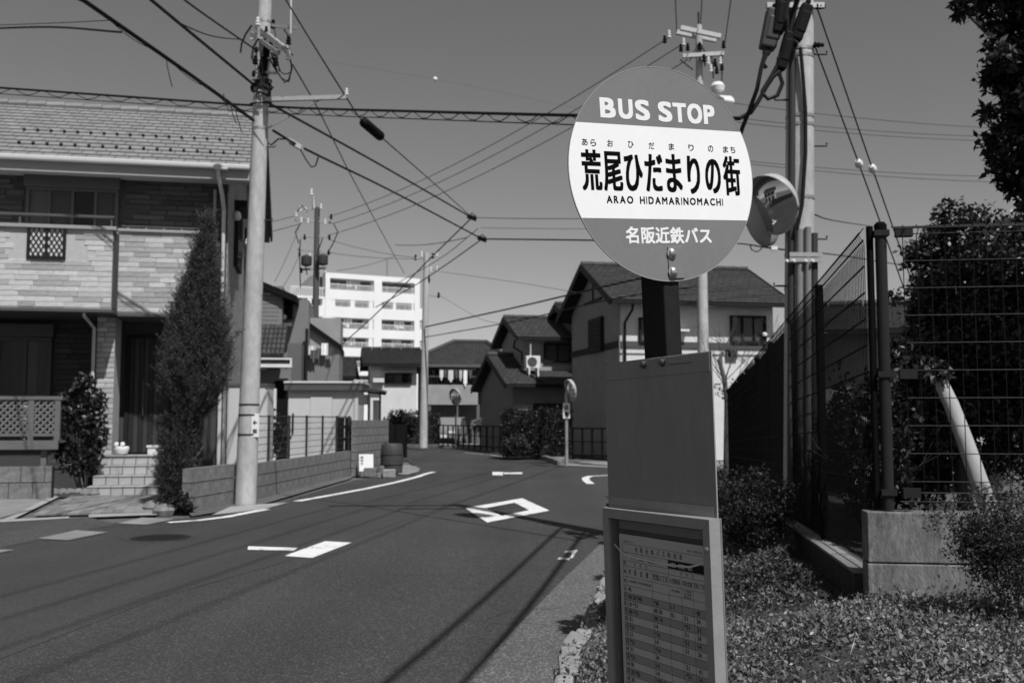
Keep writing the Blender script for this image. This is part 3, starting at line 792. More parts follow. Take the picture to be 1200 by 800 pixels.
for u, v in ((720, 637), (725, 643), (731, 649), (742, 653), (758, 656), (775, 660), (795, 663), (808, 664), (818, 661.5), (828, 657.5)):
    x, y = inplane(bfr, u, v, 0.018); pts.append((x, y))
mb = MB(); L_ = [bp_(x, y + 0.0022, 0.018) for x, y in pts]; R2 = [bp_(x, y - 0.0022, 0.018) for x, y in pts]; nn_ = len(pts)
mb.add(L_ + R2, [(i, i + nn_, i + nn_ + 1, i + 1) for i in range(nn_ - 1)]); mb.build('sagging_tape', 'tape', CASE)

# ================================================================== BUILDING HELPERS
def tiled_slope(parent, a, b, c, d, nu, nv, m, thick=0.05, name='roof_tiles'):
    """Overlapping tiles over the quad a-b (eave) to d-c (ridge): small real pieces joined into one part."""
    a, b, c, d = Vector(a), Vector(b), Vector(c), Vector(d)
    n = (b - a).cross(d - a).normalized()
    if n.z < 0: n = -n
    mb = MB()
    def pt(s, t): return (a.lerp(b, s)).lerp(d.lerp(c, s), t)
    for j in range(nv):
        sh = 0.5 * (j % 2) / nu
        for i in range(nu + (j % 2)):
            s0 = max(0, i / nu - sh); s1 = min(1, (i + 1) / nu - sh) - 0.06 / nu
            t0 = j / nv; t1 = min(1, (j + 1.15) / nv)
            p = [pt(s0, t0) + n * thick, pt(s1, t0) + n * thick, pt(s1, t1) + n * 0.006, pt(s0, t1) + n * 0.006]
            lo_ = [pt(s0, t0), pt(s1, t0)]
            mb.add(p + lo_, [(0, 1, 2, 3), (4, 5, 1, 0), (4, 0, 3), (5, 2, 1)])
    o = mb.build(name, m, parent, kind='stuff')
    return o

def gable_house(fr, name, label, L, D, ze, zr, oh=0.5, ov=0.45, wall='stucco', roof='tile_dark', z0=0.0, tiles=(30, 14), cat='house', x0=0.0, y0=0.0, root=None, roof_t=0.12, wall_axis=None, trim='frame_dark'):
    """Ridge along local x; eaves at the front and back."""
    t = root or hthing(fr, name, label, cat)
    ym = y0 + D / 2; sl = (zr - ze) / (D / 2 + oh)
    zw = ze + sl * oh
    mb = MB(); mb.prism([(x0, y0, z0), (x0, y0 + D, z0), (x0, y0 + D, zw - 0.12), (x0, ym, zr - 0.14), (x0, y0, zw - 0.12)], (L, 0, 0))
    mb.build('wall', wall, t)
    xa, xb = x0 - ov, x0 + L + ov
    mb = MB()
    for s in (-1, 1):
        ye = ym + s * (D / 2 + oh)
        mb.prism([(xa, ye, ze), (xa, ym, zr), (xa, ym, zr - roof_t), (xa, ye, ze - roof_t)], (xb - xa, 0, 0))
    rf = mb.build('roof', trim, t)
    for s in (-1, 1):
        ye = ym + s * (D / 2 + oh + 0.04)
        e_ = Vector((0, 0, 0.003))
        tiled_slope(rf, Vector((xa, ye, ze)) + e_, Vector((xb, ye, ze)) + e_, Vector((xb, ym, zr)) + e_, Vector((xa, ym, zr)) + e_, tiles[0], tiles[1], roof)
    mb = MB(); k = max(4, int((xb - xa) / 0.45))
    for i in range(k):
        xx = xa + (xb - xa) * i / k; w_ = (xb - xa) / k
        mb.tube([(xx, ym, zr + 0.05), (xx + w_ * 0.96, ym, zr + 0.065)], 0.1, 8)
    mb.build('ridge_tiles', roof, rf, kind='stuff')
    for s in (-1, 1):
        for xx in (xa - 0.02, xb + 0.02):
            MB().bar((xx, ym + s * (D / 2 + oh + 0.02), ze - 0.06), (xx, ym + s * 0.01, zr - 0.06), 0.05, 0.24).build('bargeboard', trim, rf)
    mb = MB(); mb.box(xa, xb, y0 - oh - 0.12, y0 - oh - 0.045, ze - 0.12, ze - 0.01); mb.build('gutter', trim, t)
    return t

def window(parent, x0, x1, z0, z1, y, panes=2, frame='frame_dark', depth=0.07, fw=0.05, curtain=True, head=0.0):
    """A framed window standing proud of the wall plane y (front towards -y), its panes as pieces."""
    w = link('window', None, parent)
    bpy.data.objects.remove(w)
    mb = MB()
    mb.box(x0, x1, y - depth, y - 0.004, z1 - fw, z1); mb.box(x0, x1, y - depth, y - 0.004, z0, z0 + fw)
    mb.box(x0, x0 + fw, y - depth, y - 0.004, z0 + fw, z1 - fw); mb.box(x1 - fw, x1, y - depth, y - 0.004, z0 + fw, z1 - fw)
    for i in range(1, panes):
        xm = x0 + (x1 - x0) * i / panes; mb.box(xm - fw * 0.45, xm + fw * 0.45, y - depth * 0.8, y - 0.006, z0 + fw, z1 - fw)
    if head: mb.box(x0 - 0.02, x1 + 0.02, y - depth - 0.08, y - 0.004, z1 + 0.002, z1 + head)
    w = mb.build('window', frame, parent)
    for i in range(panes):
        a = x0 + (x1 - x0) * i / panes + fw * 0.5; b = x0 + (x1 - x0) * (i + 1) / panes - fw * 0.5
        MB().box(a, b, y - 0.030 - 0.008 * (i % 2), y - 0.024 - 0.008 * (i % 2), z0 + fw * 0.9, z1 - fw * 0.9).build('pane', 'glass', w)
    if isinstance(curtain, list):
        for i, cm in enumerate(curtain):
            a = x0 + fw * .6 + (x1 - x0 - fw * 1.2) * i / len(curtain); b = x0 + fw * .6 + (x1 - x0 - fw * 1.2) * (i + 1) / len(curtain) - .003
            MB().box(a, b, y - 0.016, y - 0.006, z0 + fw * 0.6, z1 - fw * 0.6).build('curtain', cm, w)
    elif curtain: MB().box(x0 + fw * 0.6, x1 - fw * 0.6, y - 0.016, y - 0.006, z0 + fw * 0.6, z1 - fw * 0.6).build('curtain', curtain if isinstance(curtain, str) else 'curtain', w)
    return w

MESHC = {}
def piece_mesh(name, sx, sy, sz, m, bevel=0.0):
    k = (name, round(sx, 3), round(sy, 3), round(sz, 3), m)
    if k not in MESHC:
        mb = MB(); b = bevel
        if b:
            vs = []
            x, z = sx / 2, sz / 2
            vs = [(-x, 0, -z), (x, 0, -z), (x, 0, z), (-x, 0, z), (-x + b, -sy, -z + b), (x - b, -sy, -z + b), (x - b, -sy, z - b), (-x + b, -sy, z - b)]
            mb.add(vs, [(4, 5, 6, 7), (0, 1, 5, 4), (1, 2, 6, 5), (2, 3, 7, 6), (3, 0, 4, 7), (3, 2, 1, 0)])
        else: mb.box(-sx / 2, sx / 2, -sy, 0, -sz / 2, sz / 2)
        MESHC[k] = mb.mesh(name, m)
    return MESHC[k]
def veneer(parent, name, x0, x1, z0, z1, y, ch, lens, mats, proud=0.02, joint=0.006, skip=None, seed=1):
    """Courses of separate stones on the plane y, facing -y."""
    rg = random.Random(seed); n = max(1, round((z1 - z0) / ch)); ch = (z1 - z0) / n
    for j in range(n):
        x = x0 - rg.random() * lens[0] * 0; first = True
        while x < x1 - 0.01:
            ln = rg.choice(lens)
            if first: ln *= rg.choice((0.5, 0.75, 1.0)); first = False
            if x + ln > x1 - 0.1: ln = x1 - x
            zc = z0 + (j + 0.5) * ch
            if skip and skip(x, x + ln, zc - ch / 2, zc + ch / 2): x += ln; continue
            ln_q = round(ln / 0.01) * 0.01
            me = piece_mesh(name, max(0.02, ln_q - joint), proud * rg.choice((0.8, 1.0, 1.3)), ch - joint, rg.choice(mats), 0.006)
            link(name, me, parent, (x + ln / 2, y, zc)); x += ln

# ================================================================== LEFT HOUSE
LH = Frame(-5.94, 20.5, 11)
lh = hthing(LH, 'two_storey_house', 'two-storey house with pale stone balcony and light tiled roof at left', 'house')
XL = -8.5
yA, yB = -1.75, -1.25                       # balcony fronts: left bay, right bay
xA = LH.hx(126, yA); xB0 = LH.hx(129, yB); xB1 = -0.25
zAt = LH.hit(60, 268, yA)[1]; zAb = LH.hit(60, 361, yA)[1]
zBt = LH.hit(180, 273, yB)[1]; zBb = LH.hit(180, 367.5, yB)[1]
ze = LH.hit(130, 189, -0.75)[1]; zr = LH.hit(150, 131, 3.2)[1]
DEP = 6.4
# walls
mb = MB()
mb.prism([(0, 0, 0), (0, DEP, 0), (0, DEP, ze + 0.35), (0, DEP / 2, zr - 0.2), (0, 0, ze + 0.30)], (XL, 0, 0))
xd0 = LH.hx(135, 0)
lw = mb.build('wall', 'mortar_dark', lh)
# right-hand side cladding (seen very obliquely)
mb = MB(); mb.prism([(0.03, 0.0, 0), (0.03, DEP, 0), (0.03, DEP, ze + 0.3), (0.03, DEP / 2, zr - 0.25), (0.03, 0, ze + 0.28)], (-0.028, 0, 0)); mb.build('side_cladding', 'side_veneer', lh)
# upper wall bricks
wx0, wz1 = LH.hit(33, 207, 0); wx1, wz0 = LH.hit(139, 262, 0)
def skipw(a, b, c, d): return b > wx0 - 0.02 and a < wx1 + 0.02 and d > wz0 and c < wz1 + 0.02
veneer(lh, 'dark_brick', LH.hx(-14), -0.02, zBt - 0.25, ze + 0.05, -0.002, 0.105, (0.34, 0.5, 0.62), ('brick0', 'brick1', 'brick2'), skip=skipw, seed=3)
# ground floor bricks between window and pillar
gx0, gz1 = LH.hit(-30, 378, 0); gx1, gz0 = LH.hit(60, 466, 0)
veneer(lh, 'dark_brick', gx1 + 0.03, xd0 - 0.03, 0.4, zAb, -0.002, 0.105, (0.34, 0.5, 0.62), ('brick1', 'brick2'), seed=4)
# roof
ov = 0.52
mb = MB()
for s in (-1, 1):
    ye = 3.2 + s * (3.2 + 0.75)
    mb.prism([(ov, ye, ze), (ov, 3.2, zr), (ov, 3.2, zr - 0.16), (ov, ye, ze - 0.16)], (XL - ov, 0, 0))
rf = mb.build('roof', 'frame_grey', lh)
for s in (-1, 1):
    ye = 3.2 + s * (3.2 + 0.80)
    tiled_slope(rf, (XL, ye, ze + 0.004), (ov + 0.03, ye, ze + 0.004), (ov + 0.03, 3.2, zr + 0.004), (XL, 3.2, zr + 0.004), 34, 15, 'tile_light', 0.035)
mb = MB()
for i in range(22):
    xx = XL + (ov - XL) * i / 22; mb.tube([(xx, 3.2, zr + 0.03), (xx + 0.40, 3.2, zr + 0.05)], 0.10, 8)
mb.build('ridge_tiles', 'tile_light', rf, kind='stuff')
for s in (-1, 1): MB().bar((ov + 0.05, 3.2 + s * 3.97, ze - 0.05), (ov + 0.05, 3.2 + s * 0.01, zr - 0.05), 0.06, 0.2).build('bargeboard', 'frame_grey', rf)
sgm = MB().obox((0, 0, 0.035), (0.026, 0, 0), (0, 0.025, 0), (0, 0, 0.022)).mesh('snow_guard', 'frame_dark')
for r_, (va, vb) in enumerate(((146, 162), (161, 177))):
    yy = 0.95 if r_ == 0 else -0.05
    zz = ze + (yy + 0.8) * (zr - ze) / 4.0 + 0.03
    for i in range(17):
        link('snow_guard', sgm, rf, (LH.hx(0, yy) + 0.25 + i * 0.265 - 0.1 * r_, yy, zz))
# gutter, fascia, soffit
mb = MB(); mb.box(XL, ov - 0.02, -0.90, -0.78, ze - 0.075, ze + 0.03); gt = mb.build('gutter', 'gutter', lh, bevel=0.03)
mb = MB(); mb.box(XL, ov - 0.03, -0.775, -0.745, ze - 0.27, ze - 0.02); mb.build('fascia', 'fascia', lh)
mb = MB(); mb.box(XL, ov - 0.03, -0.745, -0.03, ze - 0.20, ze - 0.17); mb.build('soffit', 'fascia', lh)
# balconies: parapet cores, stones, caps, rails
lb = MB().box(XL, xA, yA, -0.03, zAb, zAt).build('balcony', 'mortar', lh); lb['label'] = 'projecting left balcony bay of pale stone'
rb = MB().box(xB0 + 0.02, xB1, yB, -0.03, zBb, zBt).build('balcony', 'mortar', lh); rb['label'] = 'set back right balcony of pale stone over the entrance'
sx0, sz1 = LH.hit(33, 263, yA); sx1, sz0 = LH.hit(77, 304, yA)
def skips(a, b, c, d): return b > sx0 - 0.01 and a < sx1 + 0.01 and d > sz0 and c < sz1
SM = ('stone0', 'stone0', 'stone1', 'stone1', 'stone2', 'stone3', 'stone3', 'stone4')
veneer(lb, 'stone_block', LH.hx(-12, yA), xA, zAb + 0.02, zAt, yA - 0.001, 0.098, (0.3, 0.42, 0.52), SM, proud=0.010, joint=0.004, skip=skips, seed=11)
veneer(rb, 'stone_block', xB0 + 0.02, xB1, zBb + 0.02, zBt, yB - 0.001, 0.098, (0.3, 0.42, 0.52), SM, proud=0.010, joint=0.004, seed=12)
MB().box(XL, xA + 0.06, yA - 0.07, yA + 0.16, zAt, zAt + 0.07).build('cap', 'fascia', lb, bevel=0.01)
MB().box(xB0 + 0.05, xB1 + 0.05, yB - 0.06, yB + 0.16, zBt, zBt + 0.06).build('cap', 'fascia', rb, bevel=0.01)
mb = MB(); zz = LH.hit(60, 250, yA)[1]
mb.box(XL, xA, yA + 0.02, yA + 0.10, zz - 0.04, zz)
mb.build('hand_rail', 'frame_grey', lb)
mb = MB()
for i in range(6): mb.box(xA - 0.06 - i * 1.6, xA - 0.03 - i * 1.6, yA + 0.04, yA + 0.08, zAt + 0.07, zz - 0.04)
mb.build('rail_posts', 'frame_grey', lb)
MB().box(xB0 + 0.1, xB1, yB + 0.03, yB + 0.08, zBt + 0.11, zBt + 0.135).build('hand_rail', 'frame_grey', rb)
mb = MB()
for i in range(6): mb.box(xB0 + 0.2 + i * 0.33, xB0 + 0.225 + i * 0.33, yB + 0.04, yB + 0.07, zBt + 0.06, zBt + 0.11)
mb.build('rail_posts', 'fascia', rb)
# corner strip between bays, underside trims
MB().box(xA + 0.002, xA + 0.02, yA + 0.0, yB - 0.02, zAb + 0.02, zAt).build('return_face', 'brick0', lb)
MB().box(XL, xA + 0.03, yA - 0.04, -0.04, zAb - 0.06, zAb - 0.002).build('soffit_trim', 'frame_grey', lb)
MB().box(xB0 + 0.04, xB1 + 0.02, yB - 0.03, -0.04, zBb - 0.06, zBb - 0.002).build('soffit_trim', 'frame_grey', rb)
# lattice window in the left bay
w = MB().box(sx0, sx1, yA - 0.05, yA - 0.003, sz0, sz0 + 0.05).box(sx0, sx1, yA - 0.05, yA - 0.003, sz1 - 0.05, sz1).box(sx0, sx0 + 0.05, yA - 0.05, yA - 0.003, sz0 + .05, sz1 - .05).box(sx1 - 0.05, sx1, yA - 0.05, yA - 0.003, sz0 + .05, sz1 - .05).box((sx0 + sx1) / 2 - .02, (sx0 + sx1) / 2 + .02, yA - 0.045, yA - 0.003, sz0 + .05, sz1 - .05).build('lattice_window', 'frame_dark', lb)
MB().box(sx0 + .05, sx1 - .05, yA - 0.014, yA - 0.006, sz0 + .05, sz1 - .05).build('pane', 'curtain', w)
mb = MB()
wI, hI = sx1 - sx0 - 0.1, sz1 - sz0 - 0.1; nlat = 8
for i in range(-nlat, nlat + 1):
    for sgn in (1, -1):
        a = i * 0.09; seg = []
        for t_ in (0.0, 1.0): seg.append((a + sgn * 0.62 * hI * t_, hI * t_))
        (xa_, za_), (xb_, zb_) = seg; xa_ += wI / 2 - sgn * .31 * hI; xb_ += wI / 2 - sgn * .31 * hI
        def clipx(xa_, za_, xb_, zb_):
            if xa_ > xb_: xa_, za_, xb_, zb_ = xb_, zb_, xa_, za_
            if xb_ <= 0 or xa_ >= wI: return None
            if xa_ < 0: za_ += (zb_ - za_) * (-xa_) / (xb_ - xa_); xa_ = 0
            if xb_ > wI: zb_ = za_ + (zb_ - za_) * (wI - xa_) / (xb_ - xa_); xb_ = wI
            return xa_, za_, xb_, zb_
        s_ = clipx(xa_, za_, xb_, zb_)
        if s_: mb.bar((sx0 + .05 + s_[0], yA - 0.03, sz0 + .05 + s_[1]), (sx0 + .05 + s_[2], yA - 0.03, sz0 + .05 + s_[3]), 0.012)
mb.build('lattice_bars', 'frame_dark', w)
# upper window with shutter box
window(lh, wx0, wx1, wz0 - 0.3, wz1 - 0.22, -0.02, 4, 'frame_grey', 0.09, 0.06, ['curtain', 'curtain_dim', 'curtain_dark', 'curtain_dim'])
MB().box(wx0 - 0.03, wx1 + 0.03, -0.20, -0.024, wz1 - 0.215, wz1 + 0.02).build('shutter_box', 'frame_grey', lh, bevel=0.01)
# ground floor window, entrance
window(lh, gx0, gx1, gz0, gz1 - 0.28, -0.02, 3, 'frame_grey', 0.09, 0.07, ['curtain_dim', 'curtain_dark', 'unlit_black', 'curtain_dark', 'curtain_dim', 'curtain_dark'])
MB().box(gx0 - 0.02, gx1 + 0.05, -0.22, -0.024, gz1 - 0.275, gz1 - 0.02).build('shutter_box', 'frame_grey', lh, bevel=0.01)
mb = MB(); zfl = LH.hit(165, 531, -0.1)[1]
dx0, dx1 = LH.hx(146, -0.02), LH.hx(196, -0.02); dz1 = LH.hit(165, 392, -0.02)[1]
mb.box(dx0, dx1, -0.06, -0.004, dz1 - 0.07, dz1).box(dx0, dx0 + 0.07, -0.06, -0.004, zfl, dz1 - .07).box(dx1 - .07, dx1, -0.06, -0.004, zfl, dz1 - .07)
dr = mb.build('door', 'frame_dark', lh); dr['label'] = 'dark front door with narrow upright panels'
nd = 7
for i in range(nd):
    a = dx0 + 0.08 + (dx1 - dx0 - 0.16) * i / nd; b = dx0 + 0.08 + (dx1 - dx0 - 0.16) * (i + 1) / nd - 0.015
    MB().box(a, b, -0.045 + 0.012 * (i % 2), -0.006, zfl + 0.02, dz1 - .08).build('door_panel', 'door_panel' if i % 2 else 'door_dark', dr)
hx_ = LH.hx(167, -0.1)
MB().tube([(hx_, -0.08, zfl + 0.75), (hx_, -0.11, zfl + 0.8), (hx_, -0.11, zfl + 1.45), (hx_, -0.08, zfl + 1.5)], 0.016, 8).build('door_handle', 'frame_grey', dr, smooth=True)
ix0, iz1 = LH.hit(134, 395, -0.02); ix1, iz0 = LH.hit(138, 413, -0.02)
MB().box(ix0, ix1, -0.07, -0.004, iz0, iz1).build('wall_lamp', 'fascia', lh, bevel=0.01)
# pillar at the corner of the porch
px0_, px1_ = LH.hx(110, yA + .75), LH.hx(132, yA + .75)
pil = MB().box(px0_ + 0.025, px1_ - 0.025, yA + 0.78, yA + 1.5, 0, zAb - 0.065).build('pillar', 'mortar', lh)
veneer(pil, 'stone_block', px0_, px1_, 0.02, zAb - 0.07, yA + 0.779, 0.098, (0.2, 0.36), ('stone3', 'stone4', 'stone2'), seed=21)
# downpipes
def pipe(parent, pts, r=0.035, m='gutter', name='downpipe'): return MB().tube(pts, r, 8).build(name, m, parent, smooth=True)
dxp = LH.hx(257, -0.08)
pipe(lh, [(dxp - 0.05, -0.84, ze - 0.05), (dxp - 0.05, -0.84, ze - 0.22), (dxp, -0.5, ze - 0.55), (dxp, -0.09, ze - 0.75), (dxp, -0.09, 0.3)], 0.04, 'gutter')
MB().box(dxp - 0.13, dxp + 0.13, -0.92, -0.76, ze - 0.10, ze - 0.0).build('hopper', 'gutter', lh, bevel=0.01)
dxp2 = LH.hx(246, -0.06)
pipe(lh, [(dxp2, -0.07, LH.hit(246, 222, -.06)[1]), (dxp2, -0.07, LH.hit(246, 262, -.06)[1])], 0.03, 'fascia', 'wall_conduit')
dxp3 = LH.hx(107, yA + 0.7)
zz3 = LH.hit(107, 415, yA + 0.2)[1]
pipe(lh, [(dxp3 - 0.06, yA + 0.1, zAb - 0.06), (dxp3 - 0.06, yA + 0.12, zAb - 0.12), (dxp3, yA + 0.7, zAb - 0.3), (dxp3, yA + 0.7, 0.3)], 0.032, 'gutter')
# side windows with hoods
for uu, va, vb, yy in ((271, 243, 311, 1.4), (284.5, 275, 336, 4.6)):
    za_, zb_ = LH.hz(vb, 0, yy), LH.hz(va, 0, yy)
    sw = MB().box(0.034, 0.12, yy, yy + 1.3, za_, zb_).build('side_window', 'frame_dark', lh)
    MB().box(0.121, 0.13, yy + 0.07, yy + 1.23, za_ + 0.06, zb_ - 0.06).build('pane', 'glass', sw)
    MB().box(0.034, 0.30, yy - 0.05, yy + 1.35, zb_ + 0.01, zb_ + 0.16).build('shutter_box', 'frame_dark', sw)
    MB().lathe([(0.06, 0), (0.09, 0.05), (0.07, 0.16), (0.02, 0.2)], (0.12, yy - 0.35, zb_ - 0.35), seg=12).build('vent_hood', 'white_plastic', lh, smooth=True)
# deck in front of the ground floor window
DKy = -2.45
dk = hthing(LH, 'garden_deck', 'wooden deck with diamond lattice railing below the left window', 'deck')
dk_x1 = LH.hx(69, DKy); zdt = LH.hit(30, 516, DKy)[1]; zdb = LH.hit(30, 526.5, DKy)[1]; zrt = LH.hit(30, 466, DKy)[1]; zrb = LH.hit(30, 511, DKy)[1]
MB().box(XL, dk_x1, DKy, DKy + 0.04, zdb, zdt).build('front_board', 'deck', dk)
for i in range(7):
    MB().box(XL, dk_x1 - 0.005, DKy + 0.045 + i * 0.1, DKy + 0.137 + i * 0.1, zdt - 0.045, zdt - 0.012).build('deck_board', 'deck', dk)
MB().box(XL, dk_x1 + 0.05, DKy, DKy + 0.08, zrt - 0.03, zrt + 0.03).build('top_rail', 'deck', dk)
MB().box(XL, dk_x1, DKy + 0.01, DKy + 0.06, zrb - 0.0, zrb + 0.05).build('bottom_rail', 'deck', dk)
xpost = [LH.hx(36, DKy), LH.hx(36, DKy) - 1.35, dk_x1 - 0.03, XL + 0.2]
for xx in xpost: MB().box(xx - 0.045, xx + 0.045, DKy + 0.012, DKy + 0.09, zdt + 0.001, zrt - 0.031).build('post', 'deck', dk)
def lattice(x0, x1, z0, z1, y):
    h = z1 - z0; st = 0.115
    k = int((x1 - x0 + h) / st) + 1
    for sgn, dy in ((1, 0.0), (-1, 0.012)):
        for i in range(k):
            if sgn > 0:
                xa_, za_ = x0 - h + i * st, z0; xb_, zb_ = xa_ + h, z1
            else:
                xa_, za_ = x0 - h + i * st, z1; xb_, zb_ = xa_ + h, z0
            if xa_ < x0: za_ += (zb_ - za_) * (x0 - xa_) / (xb_ - xa_); xa_ = x0
            if xb_ > x1: zb_ = za_ + (zb_ - za_) * (x1 - xa_) / (xb_ - xa_); xb_ = x1
            if xb_ - xa_ > 0.04: MB().bar((xa_, y + dy, za_), (xb_, y + dy, zb_), 0.010, 0.034).build('lattice_slat', 'lattice', dk)
lattice(LH.hx(-8, DKy), xpost[0] - 0.046, zrb + 0.05, zrt - 0.03, DKy + 0.03)
lattice(xpost[0] + 0.046, dk_x1 - 0.08, zrb + 0.05, zrt - 0.03, DKy + 0.03)
for xx in (dk_x1 - 0.3, dk_x1 - 1.6, dk_x1 - 2.9): MB().box(xx, xx + 0.09, DKy + 0.1, DKy + 0.19, 0.1, zdb).build('leg', 'deck', dk)
# foundation wall under the deck
fx1 = LH.hx(64, DKy); fz = LH.hit(30, 546, DKy - 0.05)[1]
fw_ = hthing(LH, 'foundation_wall', 'low block foundation wall under the wooden deck', 'wall')
MB().box(XL, fx1, DKy - 0.03, DKy + 0.13, -0.05, fz - 0.012).build('core', 'block_dark', fw_)
for j in range(2):
    x = LH.hx(-14, DKy) - 0.2 * j
    while x < fx1 - 0.05:
        x2 = min(x + 0.39, fx1); h_ = fz / 2
        link('block', piece_mesh('block', round(x2 - x - 0.008, 3), 0.03, h_ - 0.01, 'block', 0.004), fw_, ((x + x2) / 2, DKy - 0.031, h_ * (j + 0.5))); x = x2
# entrance steps, tiled
st = hthing(LH, 'entrance_steps', 'four pale tiled entrance steps leading to the dark front door', 'steps')
nst = 4; rs_ = zfl / nst
lefts = [LH.hx(118.5, yB + .05), LH.hx(116, yB - .27), LH.hx(110.5, yB - .57), LH.hx(103.5, yB - .87)]
for k in range(nst):
    yf = yB + 0.05 - 0.3 * k; zt_ = zfl - rs_ * k; xr = LH.hx(216, yf)
    MB().box(lefts[k] + 0.012, xr, yf + 0.012, -0.01 if k == 0 else yB + 0.05 - 0.3 * (k - 1) + 0.011, 0, zt_ - 0.012).build('step', 'mortar_dark', st)
    nt_ = max(3, int((xr - lefts[k]) / 0.2)); tw = (xr - lefts[k]) / nt_
    for i in range(nt_):
        x = lefts[k] + i * tw
        link('riser_tile', piece_mesh('riser_tile', round(tw - 0.012, 3), 0.012, round(rs_ - 0.03, 3), 'step_tile', 0.002), st, (x + tw / 2, yf + 0.011, zt_ - rs_ / 2 - 0.008))
        link('tread_tile', piece_mesh('tread_tile', round(tw - 0.006, 3), 0.315 if k else 0.33, 0.02, 'step_tile', 0.003), st, (x + tw / 2, yf + 0.30, zt_ - 0.008))
# path of pavers
pv = thing('paved_path', 'patchwork of grey square pavers in front of the entrance steps', 'paving', tuple(G(120, 590)))
pc0 = G(120, 590); rg = random.Random(5)
A_, B_, C_, D_ = (Vector(G(*q)) for q in ((40, 604), (182, 601.5), (190, 577.5), (92, 577.5)))
NU, NV = 11, 8
for i in range(NU):
    for j in range(NV):
        if rg.random() < 0.0: continue
        def q_(s, t): return A_.lerp(B_, s).lerp(D_.lerp(C_, s), t)
        g_ = 0.006
        q4 = [q_(i / NU, j / NV), q_((i + 1) / NU, j / NV), q_((i + 1) / NU, (j + 1) / NV), q_(i / NU, (j + 1) / NV)]
        cc = sum(q4, Vector()) / 4; q4 = [p + (cc - p).normalized() * g_ for p in q4]
        h_ = 0.022 + rg.random() * 0.008
        MB().prism([(p.x - pc0.x, p.y - pc0.y, 0.0) for p in q4], (0, 0, h_)).build('paver', 'paver', pv)
# ornament on the top step
oc = LH.w(LH.hx(142, yB + 0.15), yB + 0.28, zfl)
orn = thing('round_ornament', 'small round white ornament pot with dark spots on the top step', 'ornament', oc)
MB().lathe([(0.05, 0), (0.11, 0.03), (0.14, 0.10), (0.14, 0.15), (0.11, 0.2), (0.105, 0.2)], seg=20).build('bowl', 'white_plastic', orn, smooth=True)
MB().lathe([(0.13, 0.155), (0.12, 0.22), (0.07, 0.27), (0.01, 0.28)], seg=20).build('dark_top', 'frame_dark', orn, smooth=True)
for sx_ in (-0.055, 0.055):
    MB().lathe([(0.045, 0), (0.045, 0.02), (0.02, 0.03)], (sx_, -0.095, 0.205), (0, -1, 0.3), seg=12).build('round_spot', 'white_plastic', orn, smooth=True)
np_ = LH.w(LH.hx(115, yB - 0.6), yB - 0.75, 0)
MB().box(-0.05, 0.0, -0.05, 0.4, 0.0, 0.55).box(0.0, 0.22, -0.05, 0.0, 0.50, 0.55)
# low box planter by the door
bx = LH.w(LH.hx(183, yB + .2), yB + 0.45, zfl)
o = MB().box(-0.16, 0.16, -0.08, 0.08, 0, 0.14).box(-0.18, 0.18, -0.1, 0.1, 0.141, 0.18).build('planter_box', 'white_plastic'); o.location = bx; tag(o, 'small pale box on the top step beside the door', 'box')

# ================================================================== LOW BLOCK WALL, GATE PIER, SHED (left of the road)
def block_wall(name, label, A, B, h, courses, bl=0.4, th=0.14, seed=1, root=None):
    A, B = Vector(A), Vector(B); d = B - A; ln = d.length; ang = math.atan2(d.y, d.x)
    t = root or thing(name, label, 'wall', (A.x, A.y, 0), ang)
    MB().box(0.01, ln - 0.01, -th / 2 + 0.012, th / 2 - 0.012, -0.03, h - 0.012).build('core', 'block_dark', t)
    ch = h / courses; rg = random.Random(seed)
    for j in range(courses):
        x = 0; first = True
        while x < ln - 0.02:
            l_ = bl * (0.5 if (first and j % 2) else 1); first = False
            x2 = min(x + l_, ln)
            if ln - x2 < 0.08: x2 = ln
            m_ = 0.012
            key = ('wblock', round(x2 - x, 2), round(ch, 3), th)
            if key not in MESHC:
                MESHC[key] = MB().box(-(x2 - x) / 2 + 0.0006, (x2 - x) / 2 - 0.0006, -th / 2, th / 2, -ch / 2 + 0.007, ch / 2 - 0.007).mesh('block', 'block')
            link('block', MESHC[key], t, ((x + x2) / 2, 0, ch * (j + 0.5))); x = x2
    return t
WA = G(218, 601); WG0 = G(270, 590.5); WG1 = G(279, 588.5); WB = G(411, 557)
hw = 0.62
block_wall('block_wall', 'short low block wall section between conifer and utility pole', WA, WG0, 0.66, 3, seed=1)
block_wall('block_wall', 'long low block wall behind the near utility pole', WG1, WB, hw, 3, seed=2)
# wire fence on the wall
mf = thing('wall_fence', 'thin dark wire fence standing on the long low block wall', 'fence', (WG1.x, WG1.y, hw), math.atan2(WB.y - WG1.y, WB.x - WG1.x))
LN = (WB - WG1).length; FH = 0.82
for i in range(7):
    x = 0.3 + (LN - 0.5) * i / 6
    MB().box(x - 0.02, x + 0.02, -0.02, 0.02, 0, FH + 0.02).build('post', 'dark_steel', mf)
for i in range(7):
    MB().tube([(0.25, 0.025, 0.06 + i * 0.126), (LN - 0.15, 0.025, 0.06 + i * 0.126)], 0.006 if i < 6 else 0.012, 6).build('wire', 'dark_steel', mf)
mb = MB()
for i in range(int(LN / 0.1)): mb.tube([(0.25 + i * 0.1, 0.03, 0.03), (0.25 + i * 0.1, 0.03, FH)], 0.0025, 4, False)
mb.build('upright_wires', 'dark_steel', mf, kind='stuff')
